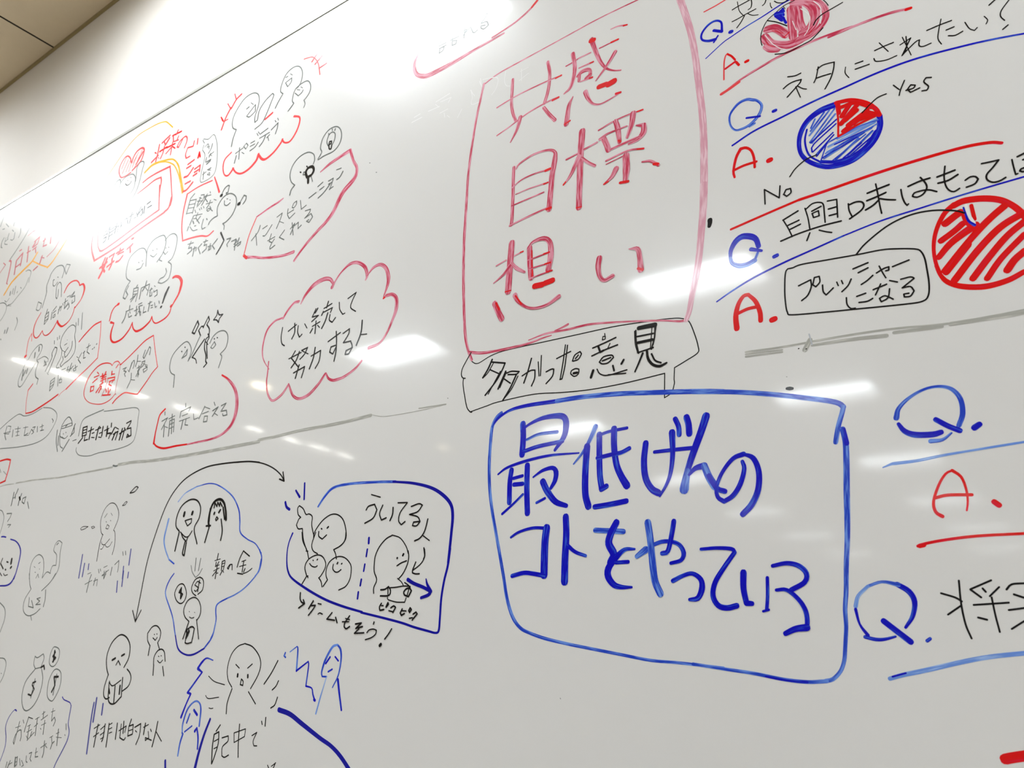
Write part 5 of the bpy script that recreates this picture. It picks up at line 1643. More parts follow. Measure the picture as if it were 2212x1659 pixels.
1.9 -1145.1,1809.3 -1138.6,1820.1 -1124.5,1825.7 -1108.4,1823.1 -1098,1812.0 -1097.9,1794.3 -1110.7,1784.9 -1105.2,1778.1 -1109.1,1761.7
1.7 -1140.4,1801.4 -1132.7,1809.9 -1127.3,1803.5 -1134.4,1798.8 -1140.4,1801.4
#speech_bubble|red cloud and box with red and grey lettering on the left
@R
1.7-1.8-2.4-2.9-3.1-3.2-3.1-2.6-1.7-1.3-1.4-1.7-2-2.1-1.9 -1447,1823.9 -1452.8,1828.5 -1468.8,1833.0 -1489.8,1833.9 -1508.4,1827.9 -1524.7,1815.6 -1531.3,1800.5 -1531.7,1786.8 -1525.3,1775.6 -1510.7,1765.7 -1491,1758.5 -1462.2,1753.1 -1442.1,1753.3 -1425.9,1757.4 -1415,1765.1
@r
2.1 -1447.1,1824.1 -1441,1829.3 -1429.1,1829.4 -1420,1823.6
2.9 -1430.5,1817.3 -1424.5,1822.4
@r2
1.7 -1416.8,1817.7 -1416.1,1799.8 -1416.7,1780.1 -1414.6,1766.6 -1411.4,1764.0
@R
2.9 -1419,1820.9 -1414.2,1821.2
2.4-2.6-2.8-2.8-2.7 -1416.1,1820.9 -1395.8,1829.6 -1372.9,1840.9 -1348.7,1852.9 -1323.7,1858.5
@r
1.9 -1322.7,1858.3 -1315.1,1842.0 -1301.5,1815.7 -1289.5,1794.5
@R
2.1-2.4-2.8-3 -1289.5,1794.5 -1302.5,1786.2 -1316,1772.6 -1336.9,1753.7
2.5-2.4-2.4-3-3.1-3 -1336.8,1753.5 -1346.4,1754.6 -1377.2,1762.0 -1390.3,1761.3 -1407.2,1754.7 -1416.5,1748.2
##lettering|small bold red lettering in the red cloud
@R
2.1 -1497.4,1820.2 -1489.9,1815.5
2.4 -1504.9,1811.2 -1487.5,1812.3
3.1 -1506.1,1801.1 -1491.6,1806.7
3.8 -1509.4,1793.6 -1507.2,1783.9
2.7 -1509.1,1793.0 -1498.2,1793.0 -1497.5,1784.9 -1507.2,1783.9
3.8 -1475.5,1813.1 -1474.2,1807.2
4.2 -1464.8,1814.7 -1467.5,1808.4
2.4 -1481.9,1808.5 -1460.9,1809.8
2.5 -1477,1803.7 -1460.2,1805.5
2.7 -1477.3,1799.2 -1459.7,1801.5 -1458,1794.4
3.9 -1470.8,1808.9 -1469.7,1793.0
2.8 -1477.5,1791.9 -1466.2,1794.6
3.8 -1474.3,1789.2 -1484.8,1779.0
4.1 -1469.5,1787.3 -1474.9,1777.5
3.1 -1472.2,1788.9 -1468.7,1782.7
3.6 -1442.6,1812.1 -1441.1,1805.7
2.1 -1442.4,1806.4 -1431.2,1805.7
2.6 -1453.2,1800.4 -1427.7,1799.0 -1427.3,1792.8
2.7 -1445.3,1793.0 -1429.9,1794.3 -1434,1789.5
2.9 -1441.3,1792.9 -1444.4,1787.8 -1433.7,1783.3
2.9 -1451.5,1780.0 -1447,1773.8
3.4 -1443.8,1781.0 -1439.3,1769.3
4 -1435,1776.4 -1437.5,1772.3
@r2
2.1 -1451.1,1800.0 -1453.9,1783.7 -1462.1,1768.3
@R
2.9 -1458.5,1769.4 -1430.8,1766.4
##lettering|grey lettering in the red box beside the cloud
@k
1.6 -1405.3,1810.2 -1394.1,1811.6 -1400.9,1806.1 -1391.2,1803.3 -1396.7,1799.9 -1390.6,1793.7
1.8 -1378.2,1818.1 -1381.7,1801.2 -1376.4,1818.4 -1371.5,1820.8 -1368.7,1813.7 -1370,1805.8
1.2 -1387.3,1806.0 -1381.7,1801.2
2.1 -1362.1,1829.0 -1360.6,1816.7 -1363.3,1808.2
1.1 -1360.8,1817.2 -1348.8,1815.1
2 -1340.5,1834.3 -1343.9,1822.4 -1339.9,1818.9 -1333.2,1829.1 -1328.9,1838.4 -1323.4,1833.8 -1323.7,1822.8
2.1 -1372.2,1796.9 -1370.1,1784.6 -1376.6,1770.8
1.1 -1369.7,1784.5 -1355.9,1781.7
1.4 -1357,1803.5 -1348.2,1805.2
1.9 -1351.8,1807.5 -1348,1785.8
2.1 -1343.1,1809.2 -1354.5,1788.3
1.6 -1344.3,1812.7 -1334.4,1813.6 -1335.2,1807.8 -1343.5,1802.3
1 -1341.5,1810.0 -1322.6,1802.9
1.4 -1335.4,1797.6 -1324.3,1800.0 -1321.6,1794.7 -1331.7,1792.0 -1335.4,1797.6
2.5 -1352.2,1797.8 -1346.8,1790.4
1.7 -1329.9,1803.1 -1322.4,1799.7
#speech_bubble|red ended bubble with grey lettering below the clasped hands
@R
3.8-3.6-3.2-3.4-5 -1240.8,1713.0 -1253.5,1704.8 -1255.9,1691.2 -1256.9,1673.5 -1256.1,1657.3
2.8-3-3.5-3.2-2.7 -1256.1,1657.3 -1244.3,1650.5 -1222.6,1645.2 -1190,1645.4 -1158.1,1644.6
@P
2.8-3.4-4.7-6.7-7.9-7.8-5.9-4.2-2.9 -1158.1,1644.6 -1097.5,1645.6 -1069.7,1650.8 -1052.3,1661.2 -1045.2,1678.4 -1047.3,1700.5 -1058.6,1720.7 -1077.3,1736.8 -1096.4,1747.5
@R
2.2 -1096.5,1747.9 -1080.8,1739.3
##lettering|grey lettering in the red ended bubble
@k
2.3 -1239.8,1707.9 -1238.2,1702.7
2.2 -1243.7,1692.6 -1228.8,1696.5 -1240.5,1678.4
2.3 -1234.4,1684.5 -1230.5,1664.8
1.3 -1231.7,1682.1 -1222.7,1679.1
1.7 -1224.7,1694.0 -1208.5,1697.1
2.4 -1220.3,1690.5 -1216.5,1664.7
1.9 -1220.3,1690.5 -1208.2,1691.8 -1204,1670.0
1.7 -1219.8,1683.6 -1207.3,1685.9
1.6 -1218.6,1676.6 -1206.2,1678.9
2.3 -1216.9,1700.8 -1208.9,1667.7
2.2 -1183.3,1714.1 -1181.6,1708.2
2.1 -1193,1692.3 -1192.7,1702.0 -1167.3,1706.2 -1170.5,1699.7
1.6 -1187,1693.8 -1172.5,1695.7
1.5 -1192.7,1685.9 -1164.7,1688.5
2.4 -1182.5,1686.5 -1183.6,1671.8
1.9 -1174,1687.9 -1174.8,1677.8 -1166.7,1676.2
1.6 -1155.9,1693.1 -1152.2,1683.4 -1141.1,1684.8
2.3 -1128.5,1701.4 -1138.8,1683.2
1.3 -1128.3,1700.7 -1113.5,1695.5
1.5 -1132.3,1689.9 -1116.1,1691.8
1.8 -1124.9,1685.1 -1125.4,1676.2 -1116.3,1675.9 -1116.5,1684.3 -1124.9,1685.1
1.7 -1105.2,1704.9 -1101.2,1699.1
2 -1105.4,1691.2 -1092.5,1695.6 -1103.9,1682.3
1.3 -1099.7,1686.7 -1090,1681.7
1.7 -1085.1,1696.4 -1073.4,1698.8 -1083.6,1687.3 -1069.8,1687.2 -1066.2,1679.7 -1075.6,1679.4 -1078,1682.8
#speech_bubble|grey outlined bubble with bold dark lettering
@k
1.5 -1440.9,1736.7 -1376.2,1732.0 -1337.8,1729.1 -1322.7,1722.4 -1320.1,1709.7 -1317.3,1680.8 -1326.2,1665.3 -1368.5,1659.8 -1426,1659.9 -1460.9,1657.7 -1495.5,1662.3 -1511.8,1671.2 -1514,1678.4
2 -1443.5,1740.3 -1484.5,1736.1 -1507.9,1732.2 -1515.7,1722.5 -1515.7,1700.5
##lettering|bold dark lettering in the grey outlined bubble
@K
3.8 -1504.8,1714.5 -1501.4,1698.3
2.9 -1504.8,1714.5 -1490.5,1715.4 -1487.9,1698.9
2.3 -1504.1,1708.9 -1490.4,1709.9
2.2 -1502.8,1703.7 -1488.9,1704.2
2.3 -1501.4,1698.3 -1488.1,1699.3
3.5 -1498.8,1695.2 -1510.6,1686.3
2.7 -1491.5,1697.6 -1490.8,1688.8 -1478.8,1689.6
2.4 -1483.4,1704.9 -1464.8,1707.3
3.9 -1474.4,1711.1 -1473.8,1689.4
2.3 -1467.7,1699.5 -1459.9,1700.2
1.9 -1466.7,1692.0 -1455.9,1690.3
2.3 -1457.3,1703.8 -1439.5,1706.3
3.9 -1448,1707.8 -1449,1686.1
2.3 -1441.1,1696.2 -1434.3,1697.1
1.9 -1441.6,1689.5 -1431.4,1687.8
2.4 -1445.5,1709.7 -1441.8,1706.2
3.7 -1432.6,1707.2 -1430.8,1690.3
2.4 -1424.8,1699.1 -1410.9,1701.7
3.6 -1417.3,1706.1 -1414.2,1687.9
3 -1413.8,1701.0 -1413.2,1692.4 -1401.5,1692.1 -1404.6,1683.0
3.4 -1405.6,1710.1 -1403.9,1703.5
3.7 -1391.9,1700.3 -1398.1,1690.2
1.8 -1389.5,1701.1 -1377.3,1696.0
2.9 -1391.4,1688.7 -1377.5,1692.3 -1380.8,1677.7
3.8 -1385.8,1691.2 -1391.5,1679.0
2.9 -1371,1686.9 -1356.9,1691.4 -1359.2,1675.2
3.7 -1364.7,1695.2 -1367.8,1676.2
2.3 -1358.6,1696.1 -1353,1690.9
2.5 -1354.6,1703.5 -1340.8,1706.3 -1342,1701.3 -1349.9,1692.6 -1337,1693.4 -1332,1679.5 -1345.3,1677.6 -1344.3,1683.1 -1338.5,1679.3
#cartoon_person|faint grey sketch of a girl in a cap
@k
2.2 -1589.8,1729.3 -1580.2,1739.9 -1568.5,1743.4 -1554.9,1734.3 -1549.5,1724.6
1.7 -1590.1,1727.1 -1553.8,1729.7 -1549,1724.6 -1586.1,1723.2 -1590.1,1727.1
2.1 -1590.5,1723.0 -1587.9,1709.1 -1570.2,1702.0
2.6 -1603.7,1722.4 -1598.7,1701.3 -1584.2,1679.0
2 -1591,1714.0 -1579.4,1690.1 -1566.2,1683.0
2.7 -1593.6,1709.8 -1587.4,1691.0
2.6 -1540.3,1723.5 -1535.7,1709.5 -1547,1703.7
3 -1538.4,1725.9 -1544.1,1707.2
1.7 -1579.6,1706.3 -1566.9,1701.6 -1557.7,1705.5
1.8 -1576.9,1712.3 -1575.4,1711.0
1.8 -1567.9,1713.9 -1566.5,1712.6
2.8 -1548.7,1697.7 -1565.9,1677.5
1.6 -1533.9,1693.3 -1520.8,1694.5
2.3 -1573.9,1725.5 -1566.6,1729.1
#speech_bubble|faint grey bubble with pale lettering at the left edge under a red box
@k
1.7 -1838.6,1712.3 -1758.1,1706.6 -1684.3,1706.1 -1641.7,1715.5 -1619.9,1738.2 -1621.3,1756.5 -1648.9,1771.4 -1685.1,1778.2
1.8 -1862.3,1756.4 -1826.8,1770.0 -1789.6,1778.7 -1760.3,1771.1 -1725.5,1771.2 -1689.7,1777.9
##lettering|pale grey lettering in the faint bubble
@k
1.7 -1826.1,1758.5 -1811.7,1756.1 -1813.9,1740.3 -1835.4,1743.5
1.4 -1840,1744.7 -1808.3,1744.5
2.5 -1831.4,1758.6 -1831.5,1741.1 -1821,1728.9
2.6 -1797.9,1746.9 -1793.9,1731.7
1.3 -1790.4,1747.5 -1765.6,1746.3
2.5 -1777.9,1750.6 -1772,1731.6
1.4 -1782.8,1740.2 -1767.5,1740.1
1.3 -1780,1732.3 -1763.1,1731.5
1.3 -1752.6,1745.5 -1732.3,1744.8
2 -1743.5,1747.4 -1741.3,1727.9 -1725.7,1731.4
1.3 -1738.6,1727.6 -1720.9,1726.6
2.1 -1719.5,1728.8 -1714.1,1737.7 -1702,1730.3 -1709,1727.3
1.9 -1710.7,1740.9 -1700,1741.3 -1705.1,1734.2
2.3 -1691.1,1740.2 -1686.9,1729.0
1.5 -1680.3,1737.6 -1665.7,1739.3
1.9 -1673.1,1742.6 -1668.8,1730.9 -1674.2,1729.8 -1661.3,1730.0
1.9 -1636.3,1749.0 -1628.9,1743.9 -1630.2,1740.6
#speech_box|red open arrow box with slanted grey lettering at the left
@R
3.1-3.8-3.7-3.1 -1597.2,1899.8 -1579.5,1911.2 -1551.7,1924.5 -1525.8,1927.6
@r
2.2 -1525.8,1927.6 -1516.3,1895.0 -1507.9,1849.6
2.7-3-3.5-3.9 -1508.1,1850.1 -1537.6,1835.7 -1574.6,1819.6 -1606.1,1804.4
1.2 -1608.4,1804.3 -1624.2,1798.8 -1630.7,1792.7
@R
3.4-3.7-4-3.3-2.7 -1634.8,1797.7 -1664.2,1789.6 -1696.6,1782.2 -1730.3,1776.0 -1757.7,1776.1
@r
1.7-1.9-2.2 -1759.2,1777.6 -1768.9,1803.7 -1772.6,1827.8
3.5 -1772.6,1827.8 -1758.1,1838.6
##lettering|slanted grey lettering in the red open arrow box
@k
2.7 -1680.2,1832.0 -1675.5,1811.5
2.3 -1680.2,1832.0 -1665.8,1837.0 -1664.4,1820.9 -1674.6,1811.0
2.1 -1678.4,1825.6 -1666.6,1829.8
2.2 -1676.4,1818.6 -1665.1,1823.5
2.5 -1652.9,1839.7 -1644.8,1816.4
2.5 -1639.2,1832.6 -1644.4,1828.6
2 -1641.9,1828.2 -1641.5,1822.1 -1632.1,1821.8 -1634.3,1829.4 -1641.9,1828.2
1.6 -1644.3,1849.2 -1628.5,1850.2
1.6 -1633.1,1844.9 -1625.2,1837.5
2.2 -1621.6,1850.2 -1617.7,1852.0
2.2 -1623.7,1844.5 -1618.5,1848.5 -1617.6,1841.1
1.9 -1618.7,1843.7 -1605.3,1846.8
2.9 -1607.3,1856.8 -1612.1,1838.9
2.5 -1608.9,1842.0 -1598.7,1849.8
2.1 -1591,1850.3 -1583.9,1838.9 -1591.5,1838.4 -1595.6,1842.7 -1581.4,1846.2
1.3 -1592.9,1868.1 -1585.6,1864.1
2.2 -1575.9,1872.8 -1584.1,1860.5 -1571.1,1850.7
2 -1566.9,1874.1 -1563.6,1859.2 -1556.1,1859.6
2.2 -1569.6,1871.0 -1564,1873.6
2 -1554.3,1887.4 -1555.2,1870.8 -1544,1864.9
1.8 -1561.3,1880.3 -1547,1883.0
2.4 -1536.3,1872.6 -1534.5,1873.4
2.6 -1530.6,1874.5 -1529.4,1875.2
2.8 -1523.7,1880.3 -1522.6,1881.3
##cartoon_person|large outline head above the red arrow box
@k
2 -1661.6,1893.8 -1674.9,1907.5 -1675.6,1925.3 -1662.7,1939.2 -1643.8,1944.6 -1628.3,1938.2 -1622.6,1928.5 -1621.7,1917.1 -1609.9,1897.6 -1606.9,1879.9 -1620,1867.6 -1638.4,1862.4 -1650,1856.8 -1654.9,1862.6 -1647,1871.3 -1652.6,1879.7
2 -1661.6,1893.8 -1659.6,1878.5 -1669.2,1862.9 -1666.3,1857.4 -1656.6,1857.0
1.7 -1656.6,1903.8 -1647,1905.9
1.3 -1649.8,1914.0 -1648.4,1912.9
2.2 -1626.2,1906.3 -1623.4,1891.5 -1632.1,1879.6 -1641.6,1875.0 -1649,1886.4 -1637.8,1895.5
1.1 -1661.6,1893.8 -1643.9,1886.5
##motion_marks|short grey strokes left of the large head
@k
2.2 -1706,1923.0 -1703,1915.4
2 -1696.2,1928.4 -1692.9,1922.1
2.2 -1687.9,1930.3 -1685.5,1923.2
##motion_marks|grey strokes right of the large head
@k
2.1 -1622.3,1954.2 -1616.8,1938.4
2.1 -1610.3,1963.8 -1599.1,1926.0
2 -1628.4,1946.7 -1624.9,1938.4
##cartoon_person|small outline head left of the pointing hand
@k
1.5 -1763.3,1891.3 -1751.5,1893.1 -1734.5,1894.1 -1715.9,1886.0 -1712.4,1878.5
1.9 -1730.5,1885.5 -1724,1871.7 -1718.4,1880.8
1.4 -1729.4,1872.6 -1718.6,1873.2
2.3 -1756.5,1885.0 -1759.6,1867.7 -1752.9,1853.9 -1738,1846.1 -1739.4,1835.1
2.8 -1726.5,1882.2 -1717.3,1873.0
##hand_drawing|slim outline of a raised hand
@k
2.5 -1714.3,1858.7 -1703.8,1875.7 -1698.9,1886.1 -1703.3,1895.7 -1696.4,1907.3 -1686.3,1903.7 -1685.4,1893.7 -1691.3,1874.7 -1699.7,1853.5
1.3 -1704.8,1854.0 -1697.4,1848.6
#speech_bubble|narrow slanted grey capsule bubble at the far left
@k
2.4 -1814.1,1900.4 -1822.9,1881.1 -1831.1,1861.6 -1827.3,1847.8 -1817.6,1841.8 -1806.9,1844.8 -1790.3,1862.6 -1770.2,1884.6
##lettering|blurred dark lettering in the narrow capsule bubble
@k
4.3 -1819.3,1879.2 -1815.3,1856.5
4.8 -1808.6,1876.0 -1812.9,1866.4
4.6 -1800.7,1878.6 -1801.4,1869.4
#speech_bubble|upper grey capsule bubble at the far left
@k
2.1 -1808.8,1900.3 -1795.6,1915.9 -1779.3,1924.9 -1764.7,1926.3 -1755.8,1919.1 -1757.9,1906.6 -1766.3,1897.5 -1765.5,1890.6 -1756.6,1885.1
4.5 -1782.9,1910.9 -1780.2,1900.1
4.2 -1770.2,1921.8 -1766.9,1912.1
#cloud_bubble|red scalloped cloud with grey lettering and a confident figure at the left
@R
3-4.4-3.9-2.9-3-3.3 -1714.1,2031.8 -1706.2,2044.6 -1691.8,2050.9 -1671.9,2049.3 -1657.9,2041.5 -1650.2,2032.8
3.7-4.4-6.5-5.1-2.8-3 -1650.3,2033.1 -1636.5,2032.7 -1626.5,2020.9 -1626.3,2007.9 -1632.6,1995.3 -1650.6,1982.3
2.8-2.5-3-3.8-4.1-5.1-5.6 -1650.6,1985.2 -1652.3,1969.9 -1661.4,1958.0 -1675.4,1952.0 -1689.4,1951.1 -1705.3,1959.6 -1714.5,1968.0
3.4-4.2-3.5-2-2-1.9 -1714.5,1968.0 -1726.6,1952.3 -1740.6,1944.7 -1755.5,1944.4 -1767.7,1951.4 -1773.9,1959.3
3.3-3.8-2.5-3.2-4-3.5-2.4 -1774.2,1958.3 -1785.4,1948.4 -1797.8,1947.3 -1811.2,1956.2 -1818.6,1972.4 -1815.4,1989.3 -1802.2,2005.7
@r
2.7 -1822.1,1962.4 -1830.3,1949.2 -1828.3,1930.2 -1825.2,1916.4
2.2 -1822.1,1962.4 -1814.1,1943.2
@R
6.7 -1828.6,1911.1 -1823.5,1911.4
##lettering|grey lettering in the confident figure's cloud
@k
2.9 -1777.7,1994.7 -1772.9,1973.4
2.6 -1777.7,1994.7 -1765.6,2000.1 -1760.5,1982.3 -1771.8,1972.8
2.3 -1775.6,1987.5 -1762.7,1991.4
2.3 -1773.5,1980.1 -1760.8,1984.1
3.3 -1774.1,2007.3 -1775.5,1998.2
2.9 -1748.6,1995.0 -1746,1978.3
2.8 -1746.1,1997.8 -1734.5,2005.2
2.4 -1743.5,1991.9 -1732.6,1995.5
2.2 -1739.4,1985.7 -1739.5,1980.5 -1730.5,1981.6 -1732.2,1987.5 -1739.4,1985.7
2.4 -1721.2,1995.0 -1710.4,2001.1 -1711.7,1990.2
3.2 -1717.9,2001.5 -1719.6,1985.8
1.8 -1708.9,2006.1 -1704.2,2001.1
2.1 -1704.1,2006.3 -1689.4,2008.9
2.8 -1700.5,2014.7 -1695.5,1991.3
2.4 -1684.5,2003.2 -1694.3,1992.3 -1680.6,1999.7 -1675.5,1990.7 -1681,1986.8
1.9 -1695.6,2017.5 -1682.7,2018.5
2.3 -1682.2,2014.4 -1666.8,2023.3 -1668.1,2019.0 -1676.5,2012.5 -1661.7,2013.0 -1656.7,1999.4 -1667.4,1996.7 -1668.1,2004.0
##cartoon_person|grey outline figure with a hand at its mouth
@k
2.5 -1802.6,2017.4 -1798.8,2048.2 -1803.1,2060.3 -1806.7,2070.8 -1801.3,2087.6 -1798.3,2098.0 -1782,2107.9 -1758.2,2106.2 -1744.6,2098.2 -1738.4,2087.0 -1740.8,2072.6
2.1 -1780.9,2077.0 -1776.7,2065.0 -1768,2059.9 -1756.9,2066.3
2.1 -1747.3,2028.1 -1754.8,2047.4 -1756.3,2059.4 -1746.8,2063.5 -1736.8,2056.7 -1729.6,2042.8 -1723.3,2024.6
2.1 -1744.2,2046.3 -1740.2,2031.9 -1741.6,2023.9 -1748,2029.6
2.1 -1829,2037.0 -1810.1,2028.9 -1810.8,2018.1 -1818.1,2014.3 -1830.2,2019.0 -1829,2037.0
2 -1733.8,2102.3 -1715.9,2096.6 -1720.7,2089.4 -1724.7,2076.8 -1736.2,2090.6 -1733.8,2102.3
2.2 -1778.6,2077.6 -1775.3,2075.9
2.1 -1762.9,2079.8 -1759.7,2078.1
#lettering|faded red lettering at the left edge within the orange angle
@r2
3.4 -1953.2,2243.8 -1928.4,2242.7
4.4 -1930.1,2210.6 -1907.8,2217.1 -1910.9,2200.1 -1930.3,2196.4
6.2 -1932.6,2198.3 -1923.9,2206.7
4.2 -1877.4,2205.5 -1876.9,2184.0 -1860.1,2183.0
4.4 -1882.5,2198.8 -1873.8,2200.8
4.9 -1846.9,2198.4 -1842.3,2182.5
2.7 -1833.9,2199.4 -1820.6,2196.4
5.2 -1789.8,2189.1 -1795.9,2185.4
5.3 -1955.9,2205.0 -1943.5,2163.4
3.7 -1956.9,2189.4 -1940,2190.1
5.3 -1997.3,2145.1 -2005.8,2182.0 -1979.9,2194.9 -1975,2161.9
4.2 -1999.4,2163.7 -1975,2167.6
3.8 -2002,2206.6 -1991.3,2207.1
2.6 -2079.3,2195.1 -2063.9,2186.5
4.9 -2047.3,2192.6 -2034.9,2186.3 -2030,2159.4 -2028.1,2131.8
6.1 -1868.5,2157.3 -1871.7,2141.0
2.4 -1873.1,2155.6 -1855.3,2149.4
4.4 -1896.6,2129.7 -1879.6,2134.7
4.3 -1928.2,2189.1 -1912.8,2192.4
4.1 -1915.6,2189.4 -1907.5,2176.5
2 -1975.6,2239.1 -1953.2,2243.8
2.4 -1795.9,2185.4 -1801.3,2173.9 -1815.7,2159.2 -1843,2149.0
2.8 -2063.9,2186.5 -2084.6,2170.1
2.3 -2030.5,2130.5 -2021.1,2125.3
#lettering|grey lettering at the far left edge above the red writing
@k
4.7 -2160.8,2318.1 -2155.6,2341.7
4.6 -2114.5,2324.4 -2109.4,2335.9
3.8 -2077.7,2295.7 -2081.2,2317.7
2.1 -2079.8,2302.7 -2057.2,2300.8
4.2 -2117.8,2273.5 -2124.7,2262.6 -2120.4,2248.6
2.6 -2106.7,2270.4 -2104.1,2253.7 -2086.5,2246.9
4.4 -2093.3,2277.8 -2095.1,2266.3
2.8 -2104.4,2260.2 -2090,2262.5
3.7 -2058.9,2271.1 -2054.8,2254.1 -2062.7,2251.6
3.8 -2029.9,2273.8 -2024.2,2259.6 -2028.8,2249.6
4 -1972.8,2269.2 -1991.9,2242.6 -2017.9,2217.4 -2044.5,2196.1
3.4 -2141.9,2303.9 -2129.7,2302.0
2.9 -2128.9,2315.6 -2106.8,2300.7
3.1 -2065.9,2305.8 -2055.5,2303.5
2.8 -2079.5,2284.2 -2068,2276.9
2.6 -2074.3,2256.2 -2064.5,2252.1
2.8 -2118.5,2248.1 -2112.5,2244.6
#speech_bubble|faint grey bubble at the far left edge under the orange angle
@k
2.4 -1911.7,2115.0 -1918.6,2095.0 -1946.4,2077.0 -1969,2064.8 -1989.5,2065.0
1.8 -2013.3,2082.1 -2001.3,2076.2 -1989.9,2082.7
1.2 -1994.7,2064.7 -1968.9,2059.0
2 -1936.8,2137.3 -1922.5,2136.9 -1907,2128.3 -1906.1,2109.2 -1905.3,2102.0
##lettering|blurred grey lettering in the faint bubble under the orange angle
@k
2.9 -1980.9,2104.8 -1979.8,2091.3
2.8 -1971.1,2108.3 -1969,2087.3
3 -1953.6,2091.0 -1955.1,2088.4
4.5 -1992.8,2099.5 -1991.4,2091.1
2 -1943.1,2098.7 -1937,2095.0
#curve_mark|faint grey rounded outline cut by the left edge, above the pale marks
@k
2.2 -2036.1,2079.9 -2016.7,2077.3 -1996.2,2066.5 -1991.5,2051.0 -1998.8,2038.1 -2009.2,2029.9
#lettering|pale grey marks and a curved stroke at the far left edge
@k
2.4 -1921.9,2020.4 -1911.6,2006.8 -1915.8,1989.2
4.6 -1967.7,1998.7 -1967.1,1992.2
4.8 -1954.8,2001.7 -1956.3,1990.7
2.4 -1980.1,1981.1 -1976,1977.7
#speech_box|corner of a red box cut by the left edge
@R
3.7 -1823.8,1684.7 -1795.6,1685.5 -1775.9,1682.3
@r
4.4 -1775.6,1681.7 -1774.6,1662.6 -1777.5,1641.6
@R
3.8 -1776.4,1640.3 -1798.3,1637.3
@k
1.2 -1795.5,1661.0 -1778.4,1652.9
1.7 -1814.6,1667.5 -1806.4,1659.6
#lettering|dark scribbled lettering below the grey line at the left edge
@k
3.3 -1725,1612.8 -1724.1,1599.0 -1724.2,1587.5
1.9 -1724,1601.3 -1715,1603.8
3.3 -1710.8,1618.5 -1713.9,1610.2
3 -1716.7,1608.5 -1714.3,1600.6
3.2 -1691,1607.9 -1694.5,1595.8 -1694.5,1586.3
2.4 -1669.5,1600.4 -1671.3,1587.5 -1681.6,1591.5 -1681.4,1598.2 -1669.5,1600.4
2.2 -1658.5,1590.1 -1646.8,1576.8
2.2 -1734.1,1572.6 -1713.7,1571.9 -1716.1,1564.8 -1723.1,1557.1
2 -1719.6,1550.5 -1706.1,1550.3 -1713.1,1545.1
@K
4.6 -1697.4,1601.6 -1691.3,1596.7
@k
1.7 -1768.5,1581.8 -1756.7,1578.5 -1743.9,1567.5 -1741.1,1553.9 -1743.3,1534.8
#speech_bubble|navy bubble with blurred black lettering cut by the left edge
@n
2.8 -1733.7,1528.4 -1725,1528.4 -1713.9,1526.8
2.5-2.5-3.1-3.9-3.8-3.6-3.4 -1692.7,1522.2 -1668.9,1517.4 -1650.1,1508.1 -1639.5,1497.1 -1637.1,1482.2 -1637.8,1465.5 -1640.8,1449.0
3.6-4.6-3.3-3 -1638.5,1458.1 -1647.3,1443.7 -1662.7,1437.7 -1690.7,1437.0
##lettering|blurred black lettering in the navy bubble
@K
3.1 -1706.7,1487.0 -1710.3,1477.9 -1694.1,1467.9
1.9 -1688.3,1459.3 -1681.5,1455.4 -1670.4,1456.8
2.1 -1703.5,1460.7 -1693.3,1455.1
2.9 -1686.4,1480.5 -1679.8,1479.2
6.6 -1668.3,1484.2 -1667,1477.3
4.8 -1665,1468.8 -1662.2,1470.3
3.2 -1685.1,1466.6 -1682.1,1465.5
#cartoon_person|grey outline figure flexing an arm
@k
1.7 -1581.8,1448.0 -1587.9,1469.5 -1581.5,1483.5 -1566.8,1489.4 -1552.1,1485.6 -1542.9,1477.5 -1536.2,1463.2 -1534.4,1448.2
1 -1574.6,1469.2 -1568.6,1466.8
1.3 -1559.8,1473.7 -1553.9,1475.9
1 -1552.3,1464.4 -1550.7,1463.7
1.5 -1557.7,1448.6 -1553.3,1455.6 -1547.8,1449.4
1.6 -1534.4,1448.2 -1525.8,1456.8 -1518.1,1458.3 -1508.9,1455.5 -1509.7,1462.6 -1506.1,1468.5 -1495,1469.0 -1500.3,1486.2 -1513,1493.6 -1515.1,1499.7 -1511.4,1507.7 -1502.7,1511.3 -1490,1506.8 -1489.9,1491.8 -1483.6,1464.0 -1495.1,1446.6
2.2 -1507.9,1504.5 -1503,1507.3
1.5 -1565.8,1459.0 -1563.9,1458.3
1.8 -1586.2,1457.0 -1575,1438.6 -1566.5,1430.1 -1581,1412.6 -1579.3,1396.8 -1567.5,1388.0 -1551,1385.2 -1531.7,1389.2 -1517.8,1397.0
1.7 -1545.9,1385.2 -1538.9,1377.9
1.8 -1489.8,1455.1 -1501.9,1441.2 -1526.4,1426.8
2.2 -1512.4,1428.0 -1507.2,1412.4 -1507.8,1400.5
1.9 -1565.9,1415.6 -1561.7,1400.8 -1542.5,1398.5 -1554.8,1410.6
1.7 -1525.3,1415.4 -1537,1413.5 -1524.6,1409.6 -1536.6,1403.7 -1520,1404.3
#cartoon_person|worried black outline figure with sweat drops
@K
1.4 -1357.7,1514.4 -1365.3,1518.8 -1372.8,1531.7 -1374.6,1543.5 -1368.9,1557.5 -1357.1,1565.5 -1344.4,1565.8 -1332.9,1560.2 -1322.4,1548.9 -1320.8,1536.5 -1327.5,1520.7
1.7 -1359.3,1513.7 -1362.6,1498.7 -1361.3,1472.1
1.4 -1327.5,1520.7 -1321.7,1515.8 -1315.5,1496.8 -1317,1481.1
1.2 -1358,1503.2 -1355.2,1499.3 -1346.1,1498.5 -1334.5,1506.9
1.1 -1346.1,1498.5 -1338.5,1494.0 -1330.5,1495.5 -1325.4,1501.9
1.2 -1347.4,1497.1 -1352.2,1491.7 -1357,1491.4
1.2 -1353.5,1524.9 -1350.9,1531.0 -1343.8,1528.0 -1346.2,1523.4 -1353.5,1524.9
@k
1.5 -1364.2,1543.1 -1358.3,1549.3
